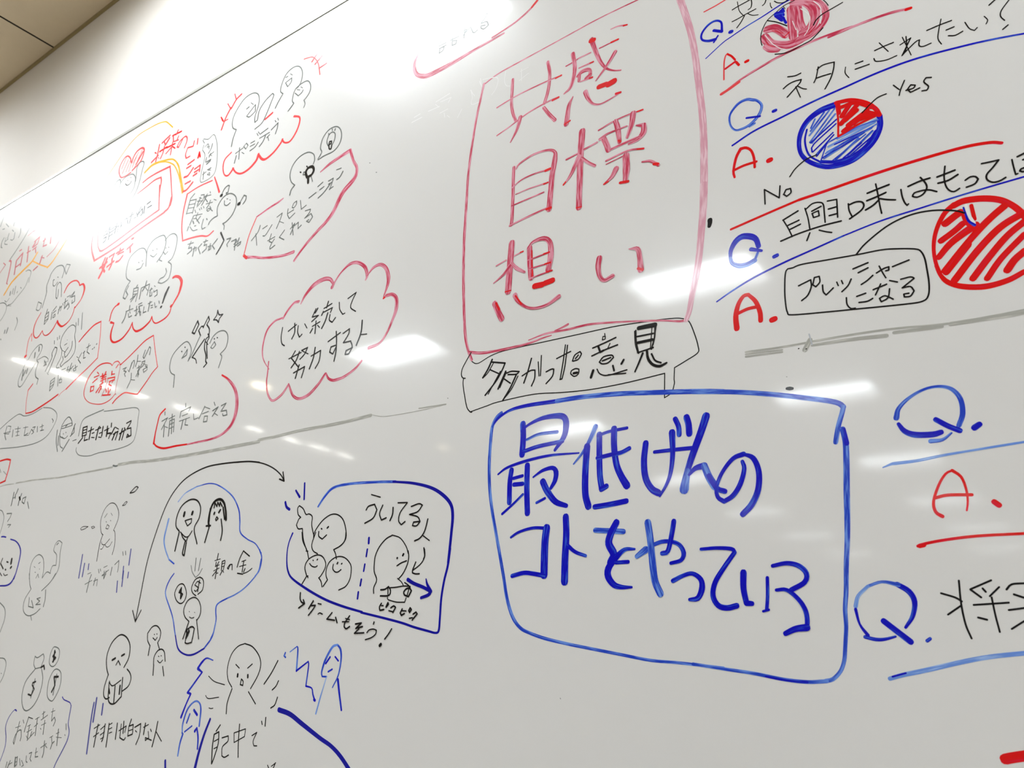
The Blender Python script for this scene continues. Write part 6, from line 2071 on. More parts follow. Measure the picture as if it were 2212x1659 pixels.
1 -1346.5,1549.5 -1340.2,1545.1
1.6 -1356.6,1536.1 -1355.1,1535.1
1.5 -1343.7,1537.3 -1342,1536.3
##sweat_drop|long drop left of the worried figure
@K
1.2 -1433.7,1526.3 -1436.6,1528.7 -1429.1,1531.8 -1412.2,1530.9 -1423.4,1527.3 -1433.7,1526.3
##sweat_drop|tiny drop left of the worried figure
@K
1.1 -1400.9,1529.8 -1393.9,1530.4 -1389.8,1528.3 -1397.3,1527.0 -1400.9,1529.8
##sweat_drop|small drop right of the worried figure
@K
1.3 -1315.2,1559.7 -1306.6,1565.6 -1302.3,1564.3 -1308.2,1560.2 -1315.2,1559.7
##sweat_drop|large drop highest on the right
@K
1.9 -1299.3,1579.5 -1284.9,1588.3 -1277.3,1586.4 -1285.6,1580.3 -1299.1,1578.9
#lettering|grey slanted lettering between violet bars under the worried figure
@k
1.6 -1350.6,1458.9 -1346.5,1453.1
1.6 -1345,1459.3 -1342.6,1456.0
1.2 -1335.3,1461.4 -1325.3,1464.0
1.4 -1335.9,1449.0 -1318.6,1457.3
2 -1325.9,1455.6 -1326.1,1449.2 -1328.5,1443.8
2 -1310,1461.2 -1310.1,1448.9
1.6 -1303.4,1465.1 -1293.2,1471.4 -1291.2,1462.1 -1290.9,1453.5
1.6 -1286.9,1484.7 -1283.6,1478.9
1.7 -1279,1485.3 -1276.1,1479.6
1.3 -1383.7,1435.8 -1363.9,1441.8
2.1 -1372.3,1441.6 -1373.7,1423.1
1.2 -1381.8,1452.0 -1372.6,1454.2
1.5 -1357.9,1440.4 -1347.2,1443.0 -1345.8,1432.9
2.1 -1354.2,1445.0 -1356,1434.0
2.1 -1369.4,1450.8 -1371.9,1443.4
1.2 -1335.6,1448.3 -1324.1,1450.8
1.9 -1331.3,1455.6 -1328.4,1443.6
##accent_bars|violet blue bars left of the slanted lettering
@v
2.9 -1411.3,1484.2 -1409.4,1462.2 -1408,1446.5
2.9 -1398.6,1469.5 -1397.4,1448.5
2.8 -1384.4,1468.2 -1383.1,1459.5
##accent_bars|violet blue bars right of the slanted lettering
@v
2.5 -1275.9,1461.7 -1272.8,1443.0
2.7 -1263.9,1487.7 -1261.4,1463.7
2.7 -1273.2,1454.3 -1270,1431.5
2.7 -1285.5,1439.3 -1282.1,1422.8
2.7 -1258.3,1452.2 -1257.8,1444.2
#money_bag_drawing|grey outlined money bag with a dollar sign
@k
1.8 -1488.7,1301.6 -1497.9,1308.9 -1498.8,1320.8 -1489.6,1318.8 -1472.6,1325.4 -1466.9,1319.2 -1469.3,1310.0 -1470.7,1304.5 -1488.7,1301.6
2 -1467.5,1301.9 -1456.6,1287.1 -1456.4,1265.8 -1467.4,1247.4 -1486.6,1237.3 -1502.9,1241.5 -1514.4,1258.8 -1512.1,1280.7 -1489.2,1301.0
2.5 -1481.9,1285.9 -1483.3,1257.1
@K
2.9 -1478.1,1282.1 -1487.1,1279.8 -1487.6,1276.6 -1477.9,1270.8 -1483.8,1260.6 -1494.5,1261.8
3.4 -1470.7,1304.5 -1462.2,1307.6 -1457.8,1302.3
#coin_drawing|small grey outlined dollar coin beside the bag knot
@k
1.8 -1438.6,1337.4 -1423.3,1333.7 -1418.8,1320.9 -1426,1309.6 -1436.6,1307.4 -1446.8,1312.7 -1448.7,1325.3 -1445.1,1334.5 -1438.6,1337.4
@K
3.7 -1434,1329.0 -1439,1322.9 -1429,1320.6 -1436,1314.6
4.2 -1436.5,1331.1 -1434.2,1315.0
#coin_drawing|large grey outlined dollar coin right of the bag
@k
1.8 -1417.7,1304.1 -1402,1298.6 -1396.6,1279.7 -1407.2,1259.7 -1417.2,1256.8 -1430.8,1263.8 -1435.8,1282.9 -1428.9,1299.1 -1417.7,1304.1
2.4 -1414.2,1296.3 -1413,1265.7
@K
3.5 -1408.2,1293.0 -1421.1,1292.1 -1413.2,1279.7 -1419.3,1269.7
#curve_mark|grey outline cut by the left edge, upper one
@k
2 -1674.7,1407.1 -1650.3,1396.5 -1641.3,1379.4 -1647.2,1355.8
#curve_mark|grey outline head cut by the left edge, lower one
@k
1.8 -1624.4,1313.5 -1606.8,1312.6 -1596,1304.0 -1596.2,1285.9 -1603.1,1273.8
1.6 -1606.9,1289.2 -1605.3,1288.7
#speech_bubble|violet curve at the left of two lines of grey lettering at the lower left
@v
2-1.4-1.5-1.9-2.4-2.5-2.1-1.8-1.8 -1521.1,1234.6 -1526.9,1236.4 -1536.8,1230.3 -1545.6,1218.9 -1546.9,1207.1 -1538,1193.5 -1534,1180.6 -1536.9,1166.3 -1540.3,1156.8
@n
1.9 -1528.2,1236.1 -1521.7,1234.5
##bubble_side|violet curve right of the two lines of grey lettering
@n
1.8-1.7-1.7-1.6-1.5 -1382.3,1264.6 -1376.1,1261.2 -1364.4,1259.4 -1355.5,1257.8 -1350.1,1253.6
@v
2.5-2.3-2.1-2.3-2.5-2.4-2.2-2 -1350.1,1253.6 -1349.6,1241.9 -1348.3,1228.7 -1340.9,1217.8 -1341.3,1206.3 -1348.1,1193.5 -1360.8,1173.6 -1364.9,1164.7
##lettering|two lines of grey lettering in the violet sided bubble
@k
1.1 -1512.5,1209.6 -1496.7,1213.7
2 -1503.2,1219.6 -1503.7,1210.5 -1505.8,1185.6 -1509.9,1188.5 -1507.6,1198.8 -1499.6,1206.5 -1492.2,1207.9 -1487.6,1199.6 -1487.4,1192.5
1.6 -1492.6,1223.0 -1487.8,1218.6
2.1 -1476.1,1228.5 -1479.8,1211.4 -1480.2,1206.3
1.2 -1473.4,1214.7 -1464.7,1218.1
1.2 -1472.1,1206.1 -1457.6,1211.6
2.1 -1467.5,1216.9 -1466.9,1205.7 -1463.9,1195.6
1.4 -1470.6,1201.0 -1464.8,1197.2
1.5 -1465.5,1194.8 -1447.4,1208.1
2 -1455.4,1208.3 -1457.3,1202.2
1.2 -1452.5,1226.7 -1441.4,1231.0
2.1 -1446.8,1229.3 -1444.8,1216.9 -1442.4,1203.9
1.4 -1451.2,1216.0 -1442.1,1221.5
1.3 -1434.3,1235.7 -1426.3,1239.9
2 -1430.9,1240.0 -1428.8,1230.2
1.3 -1434.1,1227.1 -1416.2,1235.8
1.1 -1429.7,1219.8 -1416.5,1224.3
2 -1421.7,1227.3 -1418.3,1207.8
1.2 -1430.6,1215.5 -1427.5,1213.9
1.1 -1407.1,1240.8 -1395.9,1243.9
1.6 -1403.3,1246.2 -1401.6,1233.1 -1400.4,1228.2 -1393.9,1234.5 -1388.4,1229.8 -1391.8,1221.8
2.2 -1515.7,1158.0 -1516,1150.6
1.2 -1509.9,1154.7 -1498.9,1159.2
2 -1506,1161.1 -1510.5,1150.0
1.6 -1491.4,1165.6 -1484.7,1169.2 -1482,1158.0 -1488.1,1153.9
1.1 -1488.1,1160.8 -1483,1162.6
1.8 -1476.6,1167.0 -1470.1,1158.2
1.5 -1468.7,1165.3 -1459.4,1159.3 -1464.6,1157.0
1.6 -1456.5,1173.2 -1454.2,1165.9 -1449.6,1164.5
1.5 -1449,1177.2 -1441.5,1179.7 -1443.3,1170.3 -1438.3,1167.3
1.1 -1430.8,1179.7 -1424,1182.4
1.5 -1430,1186.9 -1428.2,1174.3 -1419.4,1175.8
1.2 -1416.9,1188.6 -1401.5,1196.0
2 -1409.1,1199.1 -1404.9,1183.2 -1405.9,1176.1
1.1 -1405.9,1193.5 -1397.5,1190.4
1.1 -1395.2,1204.7 -1386.6,1208.3
1.7 -1390.3,1206.2 -1384.1,1197.6
1.7 -1378.7,1201.0 -1384.3,1197.1 -1386.3,1189.5
1 -1378.2,1212.0 -1369.8,1214.7
0.9 -1376,1207.2 -1359.5,1207.8
1.9 -1373.8,1218.8 -1371.7,1207.8 -1369.1,1196.0
1.8 -1354.2,1227.8 -1350.7,1219.8
1.3 -1351.6,1212.8 -1350,1211.7
@K
1.3 -1476.1,1228.5 -1461.1,1227.1
@k
3.3 -1490.9,1167.3 -1487.9,1155.7
#lettering|thin black lettering with violet bars at the bottom
@K
1.6 -1271.7,1227.8 -1257.9,1234.0
2.6 -1262.5,1234.0 -1263.1,1216.2 -1263.1,1203.9
1.7 -1269,1216.9 -1257,1223.3
1.7 -1253.6,1228.0 -1243.8,1233.9
1.6 -1251.7,1220.6 -1241.7,1225.8
1.5 -1248.7,1215.5 -1241.2,1218.8
2.5 -1243.6,1235.9 -1242.5,1217.9 -1244.4,1212.8
2.5 -1233.2,1237.5 -1230.2,1206.9
1.5 -1233.1,1235.6 -1225.4,1238.9
1.5 -1231.1,1230.2 -1224,1232.8
1.4 -1229.1,1225.0 -1221.9,1227.2
2.5 -1211.7,1239.5 -1209.4,1218.9
1.7 -1204.1,1230.2 -1187.4,1238.0 -1188.3,1229.5
1.9 -1201.2,1239.2 -1198.8,1221.7 -1187.8,1219.6 -1184.4,1222.9
2.4 -1195.5,1243.2 -1192.5,1228.1
2.3 -1177.3,1247.5 -1179.8,1239.8
1.9 -1180.7,1238.2 -1179.2,1225.4 -1168.3,1228.9 -1170.2,1241.2 -1180.7,1238.2
1.3 -1180.1,1232.1 -1169.8,1234.8
1.9 -1165.4,1237.9 -1151.9,1243.8 -1150.3,1228.9 -1155.1,1216.8
1.4 -1162.5,1233.9 -1158.4,1232.4
1.4 -1143.7,1239.6 -1132.6,1244.1
2.3 -1140.5,1245.0 -1140.7,1230.9
1.7 -1125.8,1238.7 -1122.9,1236.1
1.6 -1130.5,1235.3 -1126.6,1227.9 -1133.8,1223.6 -1135,1227.2 -1119.3,1225.3
2.2 -1111.5,1249.4 -1112.2,1236.5 -1115.1,1217.6
1.6 -1110.7,1236.3 -1095.2,1226.2
##accent_bars|violet blue bars beside the thin lettering
@v
3.7 -1280.4,1269.0 -1278,1236.9
3.6 -1259.7,1262.2 -1258.1,1248.0
3.3 -1285.5,1262.2 -1285,1241.6 -1278.9,1193.5
#cartoon_person|sulky black outline figure reading a book
@K
2.4 -1260.4,1302.6 -1269.3,1313.0 -1274.7,1329.5 -1268.7,1346.5 -1255.9,1357.0 -1243.3,1360.3 -1227.7,1355.9 -1215.6,1344.7 -1213.6,1328.3 -1221.6,1315.0
2.3 -1261.1,1302.1 -1265.3,1285.1 -1262.6,1273.9 -1254.3,1269.5 -1246.3,1271.9
2.2 -1212.2,1312.9 -1202.5,1307.7 -1197.5,1300.0 -1200.9,1290.2 -1214,1282.8
1.9 -1253.8,1294.2 -1250.9,1290.8 -1241.8,1288.5 -1223.4,1297.1
2.5 -1254.1,1292.3 -1247.3,1268.3 -1231.1,1264.2 -1214.4,1275.1 -1219.9,1300.8
2.8 -1236.2,1288.3 -1231.3,1264.9
2.1 -1244.5,1317.3 -1240.3,1323.6 -1232.9,1317.8
3.4 -1251.4,1283.4 -1247.5,1277.7
3.8 -1222.8,1289.4 -1221.1,1278.7
3.3 -1257.4,1323.7 -1249.6,1326.7
3.2 -1233.7,1330.6 -1226.9,1333.1
#cartoon_person|upper of two small smiling outline people
@K
2 -1164.6,1347.7 -1171.9,1354.0 -1175.1,1363.7 -1165.9,1372.8 -1154.2,1374.3 -1143,1367.5 -1141.4,1357.9 -1145.3,1351.4
2.4 -1163.4,1346.9 -1163.6,1333.8
1.9 -1145.3,1351.4 -1136.8,1341.8
1.6 -1159.4,1357.8 -1152.3,1354.5 -1148.5,1358.6
1.6 -1157.7,1362.7 -1156.7,1362.3
1.6 -1151.3,1363.5 -1150.3,1363.0
#cartoon_person|lower of two small smiling outline people
@K
2 -1146.1,1322.1 -1147.7,1332.3 -1141.7,1340.4 -1133.1,1343.0 -1124.5,1339.4 -1118.4,1327.4
2.3 -1145.3,1321.3 -1142.9,1307.8
2.1 -1122.5,1320.2 -1115.8,1308.3
1.5 -1138.1,1327.6 -1130.7,1324.7 -1125.2,1328.7
1.6 -1137.1,1333.4 -1136,1333.0
1.6 -1131.2,1334.4 -1130.2,1334.0
#thought_bubble|long wavy blue outlined bubble about family money
@c
1.7-1.8-2 -1156,1554.6 -1141.1,1566.4 -1113.3,1574.5
@b
1.7-1.7-1.9-2.2-2.5-2.8-2.3-1.7-1.7-1.8 -1113.3,1574.5 -1081.7,1576.6 -1054.2,1570.0 -1022.4,1553.9 -1002.7,1534.3 -995.4,1517.5 -990.6,1501.0 -972.5,1490.6 -953.1,1483.5 -937.7,1470.6
2.3 -942.5,1475.3 -935.5,1464.3 -936.5,1449.1 -944.3,1440.2
2.3-2.3-2.1-2-2-2.1-2.3-2.9-2.6-2.4-2.1-1.8 -936.2,1462.6 -938.3,1447.4 -949.2,1435.5 -965.3,1424.3 -982.5,1416.8 -1000.5,1411.5 -1013.8,1406.9 -1019.2,1402.3 -1018.4,1394.6 -1015.1,1384.7 -1015.9,1370.3 -1020.9,1359.6
2.4-2.7-2.8 -1014.9,1380.5 -1018,1362.3 -1032.3,1346.8
@n
2.5-2.8-2.4-2.6-2.4 -1032.3,1346.8 -1054.2,1338.6 -1073.3,1337.9 -1092.3,1345.0 -1105.1,1363.5
@b
2.5-2.3-2.3-2.7-2.4-2.2 -1105.1,1363.5 -1120.2,1388.8 -1145.2,1416.5 -1147.3,1428.1 -1141.9,1439.7 -1134,1447.9
2.5 -1138.4,1462.2 -1154.2,1469.1
@c
2.4-2.8-3.6-3.9 -1154.2,1469.1 -1168.5,1485.4 -1176.1,1501.3 -1173.1,1529.4
##down_arrow|double lined arrow pointing down to the coins
@k
1.6 -1085,1468.7 -1082.7,1450.6
1.6 -1073.5,1467.9 -1074.3,1450.8
1.2 -1094.5,1458.3 -1088.7,1449.1 -1078.6,1441.4 -1070.9,1446.3 -1065.9,1453.5
##lettering|thin black lettering in the blue bubble
@K
2 -1033.3,1473.2 -1033.8,1464.7
1.2 -1038.9,1463.7 -1026.6,1465.7
1.9 -1035,1461.5 -1034.8,1455.9
1.8 -1028.9,1461.8 -1032.3,1456.7
1.3 -1036.1,1455.6 -1027.2,1457.7
1.3 -1037.9,1449.6 -1026,1453.3
1.9 -1031.4,1455.8 -1031.3,1447.9 -1031.7,1439.1
1.7 -1031.7,1449.5 -1038.8,1442.8
1.2 -1030.9,1446.3 -1026.9,1446.6
1.9 -1021.4,1461.6 -1020.4,1450.0
1.5 -1021.6,1462.0 -1015.9,1463.4 -1014.6,1461.0 -1015.9,1450.7
1.2 -1020.7,1458.8 -1015.6,1459.8
1.2 -1020.3,1454.8 -1015.3,1455.8
1.8 -1018.2,1449.2 -1021.5,1443.7
1.4 -1017.1,1449.9 -1014.3,1447.1
1.7 -1001.8,1457.5 -1004.8,1451.2 -1007.2,1452.9 -1003,1457.1 -997.8,1457.4 -996,1450.2
1.8 -976.9,1475.2 -982.8,1464.8 -985.8,1453.5
1.2 -977.3,1460.7 -968.7,1462.4
1.2 -980.8,1454.2 -967.2,1456.2
1.8 -972.9,1461.4 -973.2,1446.6
1.8 -967.9,1451.2 -970,1446.6
1.3 -970.2,1444.6 -960.7,1447.1 -952.8,1451.2
1.8 -976.8,1474.8 -961.9,1467.4
1.8 -983.1,1445.3 -971.3,1443.9
##coin_drawing|left dollar coin in the blue bubble
@K
1.7 -1110.7,1433.1 -1103.6,1431.3 -1095.5,1422.3 -1094.2,1414.2 -1098.1,1407.8 -1106.1,1405.8 -1116.2,1410.2 -1123.1,1418.4 -1122.2,1425.0 -1118,1430.7 -1110.7,1433.1
2.9 -1109,1427.3 -1106.7,1412.6
1.6 -1113.6,1420.8 -1104.3,1419.1
2.6 -1109.5,1426.5 -1112.6,1422.4 -1103.4,1418.3 -1106.1,1413.0
##coin_drawing|right dollar coin in the blue bubble, under the arrow
@K
1.7 -1068.2,1441.8 -1060.4,1438.8 -1056.5,1432.3 -1057.5,1423.6 -1066.4,1418.1
1.6 -1068.2,1441.8 -1078.5,1438.3 -1083.7,1429.5 -1082.8,1423.8 -1077.1,1418.9 -1070.1,1416.3
1.5 -1063.7,1433.2 -1072.1,1435.8 -1077.1,1431.0 -1066.8,1426.9 -1072.4,1422.1 -1076.4,1423.8
2.1 -1067.6,1437.3 -1068.2,1422.1
##cartoon_person|smiling outline man in a tie
@K
2.3 -1139.3,1509.7 -1149.9,1517.6 -1152.1,1531.7 -1144.5,1547.1 -1125.8,1555.5 -1106.7,1553.3 -1094.7,1542.0 -1093.8,1526.5 -1101.8,1511.6 -1088.4,1489.0
2.8 -1138.9,1508.3 -1141.7,1480.9
1.9 -1128.8,1524.7 -1112.4,1526.7 -1112.1,1520.7 -1120.4,1516.5 -1128.8,1524.7
1.9 -1135.8,1508.2 -1121.6,1500.6 -1112.9,1501.1 -1106.2,1508.4
2.1 -1132.9,1506.3 -1126.5,1499.1 -1116.6,1493.6 -1114.1,1500.3
2.7 -1119.5,1493.4 -1121,1476.8 -1115.8,1473.3 -1116,1491.9
5.1 -1134,1532.4 -1133.5,1536.7
5 -1113.5,1533.7 -1112.8,1536.3
##cartoon_person|outline woman with bold dark hair
@K
2.6 -1069.9,1538.7 -1067.6,1519.9
2 -1052.8,1522.4 -1050.9,1525.7 -1046.8,1522.9 -1050.9,1520.3 -1052.8,1522.4
2.6 -1065.3,1511.4 -1070,1490.4
2.4 -1039.3,1521.6 -1032.4,1504.7 -1032.8,1491.7
3.9 -1065.8,1513.1 -1069.5,1521.7 -1068.5,1538.6 -1062,1548.4 -1049.2,1550.8 -1038.8,1545.0 -1031.5,1532.8 -1027.4,1520.1
2.7 -1073,1513.8 -1062.6,1513.8
3 -1039,1538.3 -1031,1521.1
2.4 -1060.8,1539.4 -1060.7,1546.6 -1054.3,1540.7 -1053.8,1546.9 -1048,1540.9 -1048.1,1546.5 -1041.7,1540.2
3.5 -1058.3,1530.3 -1057.6,1532.0
3.2 -1047.5,1531.8 -1044.6,1535.3
##cartoon_person|smiling outline child holding a phone
@K
1.6 -1076.8,1381.5 -1087.6,1387.1 -1093.3,1394.2 -1093.3,1401.4 -1087.3,1410.2 -1074.4,1414.1 -1063.7,1410.9 -1056.1,1403.8 -1053,1395.2 -1054,1388.9 -1058.6,1383.4
2 -1076.8,1381.5 -1084.7,1358.2
1.7 -1059.5,1384.2 -1047.6,1359.0
1.1 -1077.6,1387.6 -1071.8,1386.0 -1066.3,1387.3
1 -1080.1,1395.0 -1079.1,1394.3
0.9 -1067.4,1393.9 -1066.4,1393.4
1.7 -1074.8,1370.0 -1072.5,1373.9 -1065.8,1374.8 -1061.7,1372.5
1.7 -1061.7,1372.5 -1061.8,1358.6
3.6 -1079.9,1370.7 -1074.9,1363.0
4 -1073,1368.4 -1077.4,1359.8
1.8 -1077.7,1371.5 -1067.3,1374.4 -1061.3,1372.4 -1061.7,1364.4 -1062.8,1354.1 -1072,1352.3 -1077.9,1353.2 -1077.8,1362.5 -1077.7,1371.5
#speech_box|thick navy box around the lucky man cartoon
@b
3.1-3.9-3.8-3.4-3.3-3.4 -835,1526.0 -824,1539.0 -810.2,1548.2 -782.6,1550.8 -740.9,1549.5 -701,1546.8
@n
2.8-3.3-3.8-4.3-4.3-4.2-3.8-3.7 -704.9,1547.1 -672,1542.5 -643.7,1535.0 -624.9,1525.5 -611.6,1513.8 -607.3,1500.4 -607.6,1479.7 -609,1449.2
3.3-3.2-3.1-3-2.9-3-2.4-2.6-2.7-2.7-2.7-2.6 -607.7,1464.3 -609.3,1446.0 -612.9,1430.4 -615.3,1411.8 -615.3,1390.4 -615.7,1377.7 -620,1375.2 -630.3,1376.8 -652.2,1380.7 -670.4,1384.8 -698.3,1389.6 -737.2,1395.7
2.7-3-3.1-3.2-2.9-2.9-2.5-2.1-2.2-2.8 -735.5,1396.1 -770.2,1402.7 -802.6,1410.8 -837,1422.9 -867.6,1436.3 -878.1,1446.0 -882.9,1457.9 -884.8,1472.9 -883,1484.1 -878.6,1494.0
##accent_bars|three short navy ticks around the pointing hand
@n
3.8-3.8-3.9 -901.9,1536.2 -898.2,1529.7 -891.4,1525.9
2.9-3.6 -883.4,1550.5 -874,1541.2
3 -867.4,1558.9 -864.4,1537.5
##dashed_line|navy dashed line down the middle of the box
@n
3.2 -736.5,1481.6 -736.1,1475.4
2.6 -737.3,1468.2 -738,1460.0
2.6 -739,1450.7 -739.8,1442.9
2.8 -742.3,1433.2 -743.1,1426.4
2.8 -745.2,1418.7 -745.4,1411.4
##cartoon_person|outline man pointing up with a raised hand
@K
1.7 -845.8,1469.6 -855.3,1484.0 -860.5,1499.2 -868.6,1499.3 -873.1,1504.4 -869.9,1511.8 -866.4,1513.9 -872.3,1518.0 -875,1525.9 -872.2,1529.5 -863.9,1525.1 -856.7,1517.1 -851,1517.5 -843.9,1513.3 -843.1,1502.8 -835.9,1487.9
1.7 -836.4,1484.6 -835.8,1493.5 -824.8,1506.2 -810.8,1513.5 -797.8,1513.5 -786.1,1506.9 -779,1495.0 -776.7,1483.4 -783.1,1475.2 -796.3,1470.0
2 -823.9,1497.3 -822.7,1496.6
2.5 -812.8,1497.5 -810.9,1498.8
1.8 -828.1,1493.8 -827,1487.9 -819.8,1483.9 -812.6,1488.7
1.7 -860.2,1494.3 -856.3,1482.9 -846.1,1470.7 -840.7,1460.0
1.2 -848.2,1470.1 -843.6,1469.8
1.6 -833.5,1493.0 -837.9,1480.7 -837.7,1474.8 -833.6,1469.5 -825.3,1466.0
1.7 -777.7,1490.3 -777.6,1483.1 -780.3,1477.6 -787.9,1472.9 -796.4,1470.0 -792.4,1465.2 -789.6,1458.8
##cartoon_person|small smiling outline head at the lower left of the box
@K
1.6 -840.7,1460.0 -833.5,1463.0 -823.9,1464.5 -814.7,1461.7 -807.9,1453.6 -808.8,1446.6 -814.9,1438.2 -817.8,1436.5 -812.6,1431.8 -809.9,1425.5
1.8 -840.7,1460.0 -845.2,1454.6 -845.7,1448.1 -840.6,1439.0 -847.7,1429.5
1.2 -841.2,1439.4 -837.6,1439.0
1.4 -840.1,1439.0 -837.7,1437.0
1.5 -838,1454.4 -833.5,1451.1 -826.7,1449.7 -823.1,1451.2
1.7 -832.3,1458.3 -831.7,1457.9
2 -824.8,1458.5 -823.8,1459.1
##cartoon_person|small smiling outline head beside the dashed line
@K
1.5 -801.3,1433.8 -804.8,1438.7 -805.6,1446.5 -801.8,1454.9 -792.1,1460.3 -781.8,1461.2 -772,1458.2 -763.2,1451.0 -761,1443.4 -762,1433.8 -767.8,1425.7 -779.4,1421.4
1.7 -801.3,1433.8 -807.9,1426.2
1.6 -793.9,1452.2 -794.1,1446.9 -789.2,1443.0 -784,1442.9 -779.2,1445.5
2.3 -787.2,1452.7 -786.4,1454.1
2 -779.5,1452.2 -778.6,1452.8
##cartoon_person|outline man with a flat frown
@K
1.3 -698.3,1483.3 -685,1479.3 -674.5,1469.5 -670.2,1461.4
1.6 -697.7,1483.1 -707.6,1479.3 -717.1,1470.8 -722.5,1460.8 -723.2,1452.0 -722,1441.9 -716.6,1432.4 -720.2,1423.8 -719.4,1417.2
1.6 -686.1,1447.7 -679.6,1450.8 -671.6,1452.9
2.3 -686.9,1456.3 -686.6,1456.6
2.5 -678.3,1459.0 -677.3,1460.7
1.5 -670.5,1464.0 -668.8,1457.3 -670,1448.9 -675.2,1439.2 -681.8,1432.8
1.2 -683.5,1433.5 -676.8,1429.5 -673.4,1425.5
##arrow|thin curved arrow down to the navy arrow
@K
1.4 -645.4,1465.1 -644.2,1457.9 -647,1451.5 -652.7,1446.5 -660.2,1442.4
1.7 -657.2,1451.1 -661.1,1442.1 -660.8,1439.2 -656.2,1438.0 -650.4,1438.0
##game_controller_drawing|black outlined game controller gripped by two hands
@K
1.6 -697.2,1423.2 -696.2,1416.0
1.5 -664.2,1422.2 -666,1415.2
1.3 -667.4,1412.0 -669.1,1407.2 -682.2,1407.4 -695.5,1410.2 -696.3,1412.8
1.4 -693.5,1423.3 -684.3,1423.7 -672.6,1424.9 -662.6,1424.4
1.5 -671.7,1428.7 -666.4,1426.1 -662.5,1423.5
1.9 -708.6,1421.0 -701.7,1421.6 -696.4,1424.5 -693.2,1421.2 -692.7,1417.3 -696,1414.4 -708.2,1414.2
2 -663.3,1422.8 -660.3,1419.6 -664,1413.3 -670.5,1415.2 -671.8,1418.4 -668.6,1421.6 -663.3,1422.8
##direction_arrow|solid navy arrow beside the controller
@n
4.4-4-3.8-3.8 -667.1,1431.9 -657.6,1427.6 -643,1423.3 -631.3,1418.7
1.6-3.1-4.5 -639.6,1432.1 -637.3,1426.4 -631.3,1418.7
4.9-3.9-3.4 -631.7,1418.7 -634.3,1415.0 -644.8,1411.9
##lettering|black lettering at the top of the navy box
@K
1.4 -739.8,1534.2 -723.8,1529.8
1.8 -746.2,1515.7 -742.8,1520.0 -732.6,1521.8 -727.7,1514.8 -732.7,1505.2 -746.2,1499.7
1.7 -718.5,1519.8 -722.5,1510.2 -718.4,1502.0 -710.6,1504.2
2 -700.9,1515.8 -700.8,1507.5 -704.1,1500.5
1.6 -693.5,1520.9 -678.3,1520.1 -688.6,1508.8 -689.7,1499.3 -685,1494.6 -679.4,1498.0
1.6 -671.6,1515.0 -659.9,1517.5 -654.2,1515.4 -660.7,1508.4 -673.3,1505.8 -660,1502.3 -655.8,1496.7 -660.7,1492.0 -667.1,1492.6 -665.8,1496.6 -657.6,1496.8
1.7 -644,1498.9 -647.4,1485.6 -653.7,1477.9 -661.8,1475.0
1.4 -650,1480.7 -639.1,1474.4
1.8 -646.5,1466.5 -644.4,1457.9 -645.7,1454.1
##lettering|tiny bold black lettering under the game controller
@K
1.9 -705.2,1406.0 -707.9,1401.7 -706.5,1398.2 -700.5,1399.2
1.6 -704.8,1403.4 -702,1403.4
2.1 -697.2,1402.4 -695,1406.6 -693.9,1405.0 -697.2,1401.8
1.9 -689.7,1401.1 -685.3,1403.1 -682.4,1401.5 -685.8,1396.0
1.5 -692.5,1397.9 -685.9,1396.7
1.9 -671.8,1399.9 -674.4,1395.5 -672.3,1393.0 -668,1394.9
1.5 -672.9,1398.0 -665.7,1397.7
1.9 -661.7,1398.1 -659.9,1401.2 -657.9,1399.4 -660.2,1396.2 -661.7,1398.1
1.8 -654.7,1394.4 -650.6,1396.6 -648.6,1394.7 -655.3,1388.1
1.5 -659.9,1389.9 -655.1,1390.6
##lettering|black slanted lettering under the navy box with an exclamation mark
@K
2.1 -848.4,1418.8 -847.5,1411.7 -844,1407.4 -838.1,1405.7 -848.1,1400.4
2.1 -841.2,1410.2 -838.1,1405.7
2.2 -822.4,1408.8 -829.4,1399.7
1.9 -825.7,1403.2 -817.7,1403.6 -821.6,1398.4 -828.4,1391.8
1.5 -813.3,1405.7 -807.3,1405.0
1.6 -811,1393.3 -808.1,1394.7 -803.1,1393.3
1.8 -786.3,1395.2 -794.3,1387.6 -780.2,1386.5
2 -779.2,1389.8 -775.7,1383.8
1.9 -755.4,1391.7 -762.1,1384.0 -762.9,1379.4 -759,1377.1 -753.5,1379.8
1.5 -766.8,1384.9 -755.8,1385.1
1.4 -761.9,1388.7 -754.7,1387.4
1.5 -724,1373.5 -720.9,1376.4 -714.4,1377.5 -709.1,1376.3 -709.9,1372.1 -715.9,1368.2 -725.5,1365.7
1.7 -685.4,1378.3 -689.6,1372.6 -694.8,1367.1
1.9 -714.1,1385.2 -714.7,1383.1
3.6 -701.5,1360.0 -700,1361.3
1.9 -744.2,1382.7 -734.6,1383.9 -743,1377.8 -732.1,1380.0
1.7 -737.5,1377.6 -744.5,1372.3 -728.8,1373.2
#cartoon_person|angry shouting black outline head
@K
1.6 -959.4,1301.8 -970,1311.2 -974.3,1325.4 -970.1,1341.4 -959,1351.6 -945.2,1355.6
1.9 -958.5,1300.1 -964,1283.3 -963.1,1270.1
1.7 -945.2,1355.6 -928.7,1352.1 -913.3,1341.9 -907.3,1331.0 -910.2,1318.3 -921,1302.3
1.6 -924.4,1298.5 -907.3,1285.3
1.5 -957.8,1329.6 -949.6,1325.4
1.6 -924.3,1331.4 -932.6,1326.1
1.8 -942.9,1306.0 -942.1,1312.6 -937.9,1310.0 -937.4,1305.1 -942.9,1306.0
3.4 -950.9,1317.8 -950.8,1315.3
3.2 -930.2,1317.9 -929.6,1315.3
##motion_marks|black lines left of the shouting head
@K
1.2 -1012.3,1312.8 -997.9,1306.9 -975.1,1304.0
1.2 -1012.3,1288.8 -1005.4,1285.5 -983.5,1288.4
